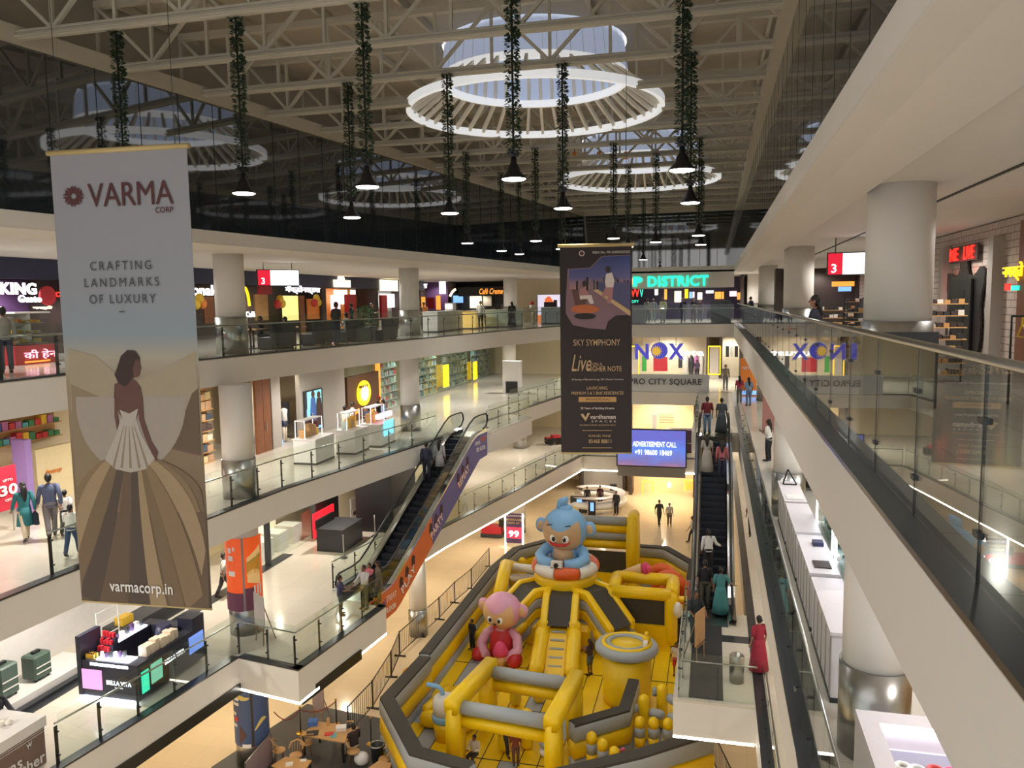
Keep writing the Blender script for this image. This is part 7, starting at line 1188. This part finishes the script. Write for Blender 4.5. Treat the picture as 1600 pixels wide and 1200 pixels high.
# ================================================================ ground floor
struct('floor_cafe_mat', MB().prism([on_z(330, 1199, Z0).xy, on_z(480, 1100, Z0).xy, on_z(608, 1125, Z0).xy, on_z(612, 1260, Z0).xy, on_z(330, 1300, Z0).xy], Z0+.002, Z0+.01), mat('dark_mat', (70, 68, 66), .6))
def chair(x, y, rz, label):
    th = thing('cafe_chair', label, 'chair', (x, y, Z0), rz, 'wooden cafe chairs'); L = True
    MB().lathe([(.02, .43), (.2, .43), (.21, .45), (.2, .47), (.0, .47)], n=20).build('seat', WOODL, th, L)
    for a in (.8, 2.35, 3.93, 5.5): MB().cyl((.2*math.cos(a), .2*math.sin(a), 0), (.14*math.cos(a), .14*math.sin(a), .44), .016, n=8).build('leg', WOOD, th, L)
    MB().loft([(-.23, -.02, .66), (-.2, -.17, .8), (0, -.24, .86), (.2, -.17, .8), (.23, -.02, .66)], [(.03, .018)]*5, 8).build('back_rail', WOODL, th, L)
    sp = MB()
    for k in (-.16, -.08, 0, .08, .16): sp.cyl((k, -.16+abs(k)*.3, .46), (k*1.1, -.23+abs(k)*.35, .84), .009, n=6)
    sp.build('spindles', WOODL, th, L)
P0 = lambda px, py: on_z(px, py, Z0)
def cafe_table(corners, label):
    ps = [on_z(a, b, Z0+.75) for a, b in corners]; c = sum(ps, V())/4; th = thing('cafe_table', label, 'table', (c.x, c.y, Z0), 0, 'cafe tables'); MB().prism([p.xy for p in ps], Z0+.71, Z0+.75).build('top', WOODL, th)
    for p in ps: q = p.lerp(c, .1); MB().box2((q.x-.03, q.y-.03, Z0), (q.x+.03, q.y+.03, Z0+.71)).build('leg', BLACK, th)
    return c
c1 = cafe_table([(470, 1148), (497, 1127), (560, 1136), (538, 1160)], 'long wooden cafe table with papers beside the rope'); c2 = cafe_table([(424, 1196), (446, 1182), (487, 1188), (470, 1212)], 'wooden cafe table at the bottom edge, left'); c3 = cafe_table([(575, 1200), (592, 1188), (612, 1192), (604, 1214)], 'small wooden cafe table at the bottom edge by the castle')
zt = Z0+.75
def ont(name, px, py, sz, mt, label, cat, rz=.4): p = on_z(px, py, zt); solo(name, MB().box((p.x, p.y, zt+sz[2]/2), sz, rz), mt, label, cat)
ont('red_folder', 514, 1147, (.3, .22, .015), BRT[0], 'red folder on the long cafe table', 'folder'); ont('paper', 521, 1149, (.2, .3, .01), BRT[7], 'pale teal sheet beside the red folder', 'paper'); ont('laptop', 488, 1146, (.4, .3, .025), CHAR, 'closed dark laptop on the long cafe table', 'laptop'); ont('basket', 489, 1132, (.3, .3, .16), BRT[3], 'blue and green tray basket at the back of the long cafe table', 'basket'); ont('wooden_block', 513, 1133, (.1, .1, .24), WOODL, 'small wooden menu block on the long cafe table', 'block'); ont('bundle', 533, 1140, (.35, .25, .12), WLAM, 'white cloth bundle near the seated man', 'bundle'); ont('tray', 452, 1195, (.22, .16, .05), WLAM, 'white tray on the cafe table at the bottom edge', 'tray'); ont('napkin', 474, 1188, (.18, .14, .01), WLAM, 'white napkin on the corner of the bottom cafe table', 'napkin')
for px, py, rz, l in ((480, 1180, .6, 'round wooden cafe chair left of the long table'), (463, 1200, 3.3, 'wooden cafe chair with curved back near the bottom table'), (543, 1168, 2.6, 'wooden cafe chair behind the long table with a black bag'), (437, 1192, -.9, 'spindle back cafe chair by the mauve divider'), (553, 1194, -1.2, 'wooden cafe chair under the seated man'), (602, 1206, 2.2, 'wooden cafe chair beside the grey bin')): p = P0(px, py); chair(p.x, p.y, rz, l)
p = P0(543, 1168); solo('black_bag', MB().loft([(p.x, p.y, Z0+.48), (p.x, p.y, Z0+.7), (p.x, p.y, Z0+.85)], [(.2, .16), (.2, .15), (.1, .08)], 12), BLACK, 'black bag on the chair behind the long cafe table', 'bag')
def stanchion(px, py, l): p = P0(px, py); th = thing('rope_stanchion', l, 'stanchion', p, 0, 'rope stanchions'); MB().lathe([(.16, 0), (.16, .03), (.03, .05)], n=20).build('base', mat('brass', (210, 160, 60), .3, .8), th, True); MB().cyl((0, 0, .03), (0, 0, .95), .025, n=10).build('post', DSTEEL, th, True); MB().ball((0, 0, .97), .045, 10).build('finial', MATS['brass'], th, True); return p
s1 = stanchion(470, 1146, 'rope stanchion at the left corner of the long cafe table'); s2 = stanchion(526, 1133, 'rope stanchion in the middle, behind the long cafe table'); s3 = stanchion(580, 1163, 'brass footed stanchion by the castle wall'); s4 = P0(430, 1150)
def rope(a, b, l, sag=.3): pts = [a.lerp(b, i/10)+V((0, 0, .9-sag*4*(i/10)*(1-i/10))) for i in range(11)]; solo('red_rope', MB().loft(pts, .018, 8), mat('rope_red', (150, 54, 40), .7), l, 'rope')
rope(s1, s2, 'red rope between the two stanchions behind the long table', .22); rope(s4, s1, 'drooping red rope left of the long cafe table', .35)
p = P0(590, 1190); th = thing('grey_bin', 'open grey bin between the cafe chairs and the castle', 'bin', p); MB().lathe([(.18, 0), (.22, .55), (.24, .56), (.24, .6), (.21, .6), (.19, .3), (0, .3)], n=20).build('body', CHAR, th, True); MB().ring((0, 0, .6), .23, .02, 20, 8).build('rim', STEEL, th, True); solo('white_sack', MB().ball((p.x-.45, p.y-.25, Z0+.2), (.26, .24, .22), 14), WLAM, 'white sack on the floor beside the grey bin', 'sack')
th = thing('divider', 'mauve fabric divider with metal rail below the blue column', 'divider', P0(400, 1215)); a, b = P0(385, 1240), P0(425, 1190); MB().bar(a+V((0, 0, .5)), b+V((0, 0, .5)), .04, .95).build('fabric', mat('mauve_fabric', (150, 126, 130), .8), th); MB().cyl(a+V((0, 0, 1.0)), b+V((0, 0, 1.0)), .025).build('rail', STEEL, th); MB().cyl(a, a+V((0, 0, 1)), .025).build('post', BLACK, th); MB().cyl(b, b+V((0, 0, 1)), .025).build('post', BLACK, th)
# far ground floor
cx_, cy_ = -8.4, 57.4; th = thing('reception_counter', 'round white reception counter on the far ground floor', 'counter', (cx_, cy_, Z0)); MB().ring((cx_, cy_, Z0+.55), 1.9, (.28, .55), 40, 10, a0=-2.4, a1=2.4).build('body', WLAM, th); MB().ring((cx_, cy_, Z0+1.1), 1.95, (.04, .36), 40, 8, a0=-2.4, a1=2.4).build('top', CP, th)
th = thing('info_kiosk', 'dark information kiosk with a lit screen by the round counter', 'kiosk', (-10, 56, Z0)); x0, x1, z0, z1 = yr(55.5, 891, 776, 917, 806); MB().box2((x0, 55.5, Z0), (x1, 55.8, z1)).build('board', CHAR, th); x0, x1, z0, z1 = yr(55.47, 901, 780, 909, 788); MB().box2((x0, 55.47, z0), (x1, 55.5, z1)).build('screen', GBL, th); x0, x1, z0, z1 = yr(54.9, 919, 783, 930, 803); th2 = solo('info_kiosk', MB().box2((x0, 54.9, Z0), (x1, 55.2, z1)).box2((x0+.15, 54.88, z0+.2), (x1-.1, 54.9, z1-.1), 1), [BLACK, GBL], 'slim black kiosk with a pale screen right of the dark one', 'kiosk')
th = fbay('glass entrance on the far ground floor with dark mat', 905, 975, GREYW, Z0, -10.2, 1.0, 62.5, 120); fbox(62.6, 953, 757, 963, 776, .3).build('metal_detector', CHAR, th); struct('floor_entrance_mat', MB().prism([on_z(930, 770, Z0).xy, on_z(968, 766, Z0).xy, on_z(962, 777, Z0).xy, on_z(925, 776, Z0).xy], Z0+.002, Z0+.01), CHAR)
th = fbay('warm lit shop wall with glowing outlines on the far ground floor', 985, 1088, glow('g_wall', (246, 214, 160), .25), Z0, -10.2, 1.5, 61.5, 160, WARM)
for pa, ta, pb, tb in ((1004, 752, 1020, 772), (1070, 750, 1084, 768)):
    x0, x1, z0, z1 = yr(61.6, pa, ta, pb, tb)
    for a, b in (((x0, z0), (x0, z1)), ((x0, z1), (x1, z1)), ((x1, z1), (x1, z0))): MB().bar((a[0], 61.6, a[1]), (b[0], 61.6, b[1]), .06, .06).build('glowing_outline', GYL, th)
fbox(61.7, 1072, 753, 1083, 766, .04).build('amber_panel', GOR, th); fbox(61.6, 1043, 754, 1048, 762, .05).build('white_mark', GW, th)
th = thing('offer_stand', 'standing offer board with a large 99 left of the blue monkey', 'sign board', P0(803, 856)); q = P0(803, 856); Yq = q.y; x0, x1, z0, z1 = yr(Yq, 789, 802, 817, 853); MB().box2((x0, Yq, Z0+.3), (x1, Yq+.08, z1)).build('board', mat('offer_purple', (84, 62, 110), .5), th); a = yr(Yq, 790, 823, 816, 842); MB().box2((a[0], Yq-.01, a[2]), (a[1], Yq, a[3])).build('red_patch', glow('offer_red', (226, 60, 90), .7), th); fsign('99', GW, Yq-.02, 795, 811, 834, 10, th, .05, .01); fsign('PRE-MONSOON', ADW, Yq-.01, 791, 815, 806, 3, th, 0, .01); fsign('BEVERAGES', WY, Yq-.01, 791, 815, 812, 3, th, 0, .01); fsign('NOW AT', WY, Yq-.01, 793, 812, 817, 3, th, 0, .01)
for xx in (x0, x1): MB().box2((xx-.03, Yq-.03, Z0), (xx+.03, Yq+.1, z1)).build('side_light', LED, th)
p = on_z(866, 694, Z1); th = thing('toy_car', 'black and red ride on toy car on the lower gallery left of the dark banner', 'toy', p, .6); MB().box((0, 0, .35), (1.3, .7, .3)).build('body', BLACK, th, True); MB().box((.1, 0, .58), (.6, .6, .2)).build('cabin', REDP, th, True)
for a in (-.42, .42):
    for b in (-.36, .36): MB().cyl((a, b-.08, .2), (a, b+.08, .2), .2, n=18).build('wheel', RUBBER, th, True)
MB().box((-.5, 0, .52), (.3, .6, .06)).build('red_bonnet', REDP, th, True)
p = P0(770, 838); th = thing('cleaning_machine', 'red and grey floor cleaning machine under the slab left of the 99 board', 'machine', p); MB().box((0, 0, .5), (1.3, .8, .5)).build('body', REDP, th, True); MB().box((0, 0, .16), (1.4, .9, .22)).build('skirt', CHAR, th, True); MB().box((.6, 0, .95), (.2, .6, .5)).build('seat', BLACK, th, True)
for k, px in enumerate((898, 914, 936, 978)):
    p = on_y(px, 243, 36.0); o = thing('chain_hoist', 'small orange chain hoist under the roof before the far skylight, %s from the left' % ('first', 'second', 'third', 'fourth')[k], 'hoist', p, 0, 'orange chain hoists'); MB().box(p, (.16, .16, .3)).build('hoist_body', BRT[6], o); MB().cyl(p+V((0, 0, .1)), V((p.x, p.y, 9.3)), .02, n=6).build('chain', DSTEEL, o)
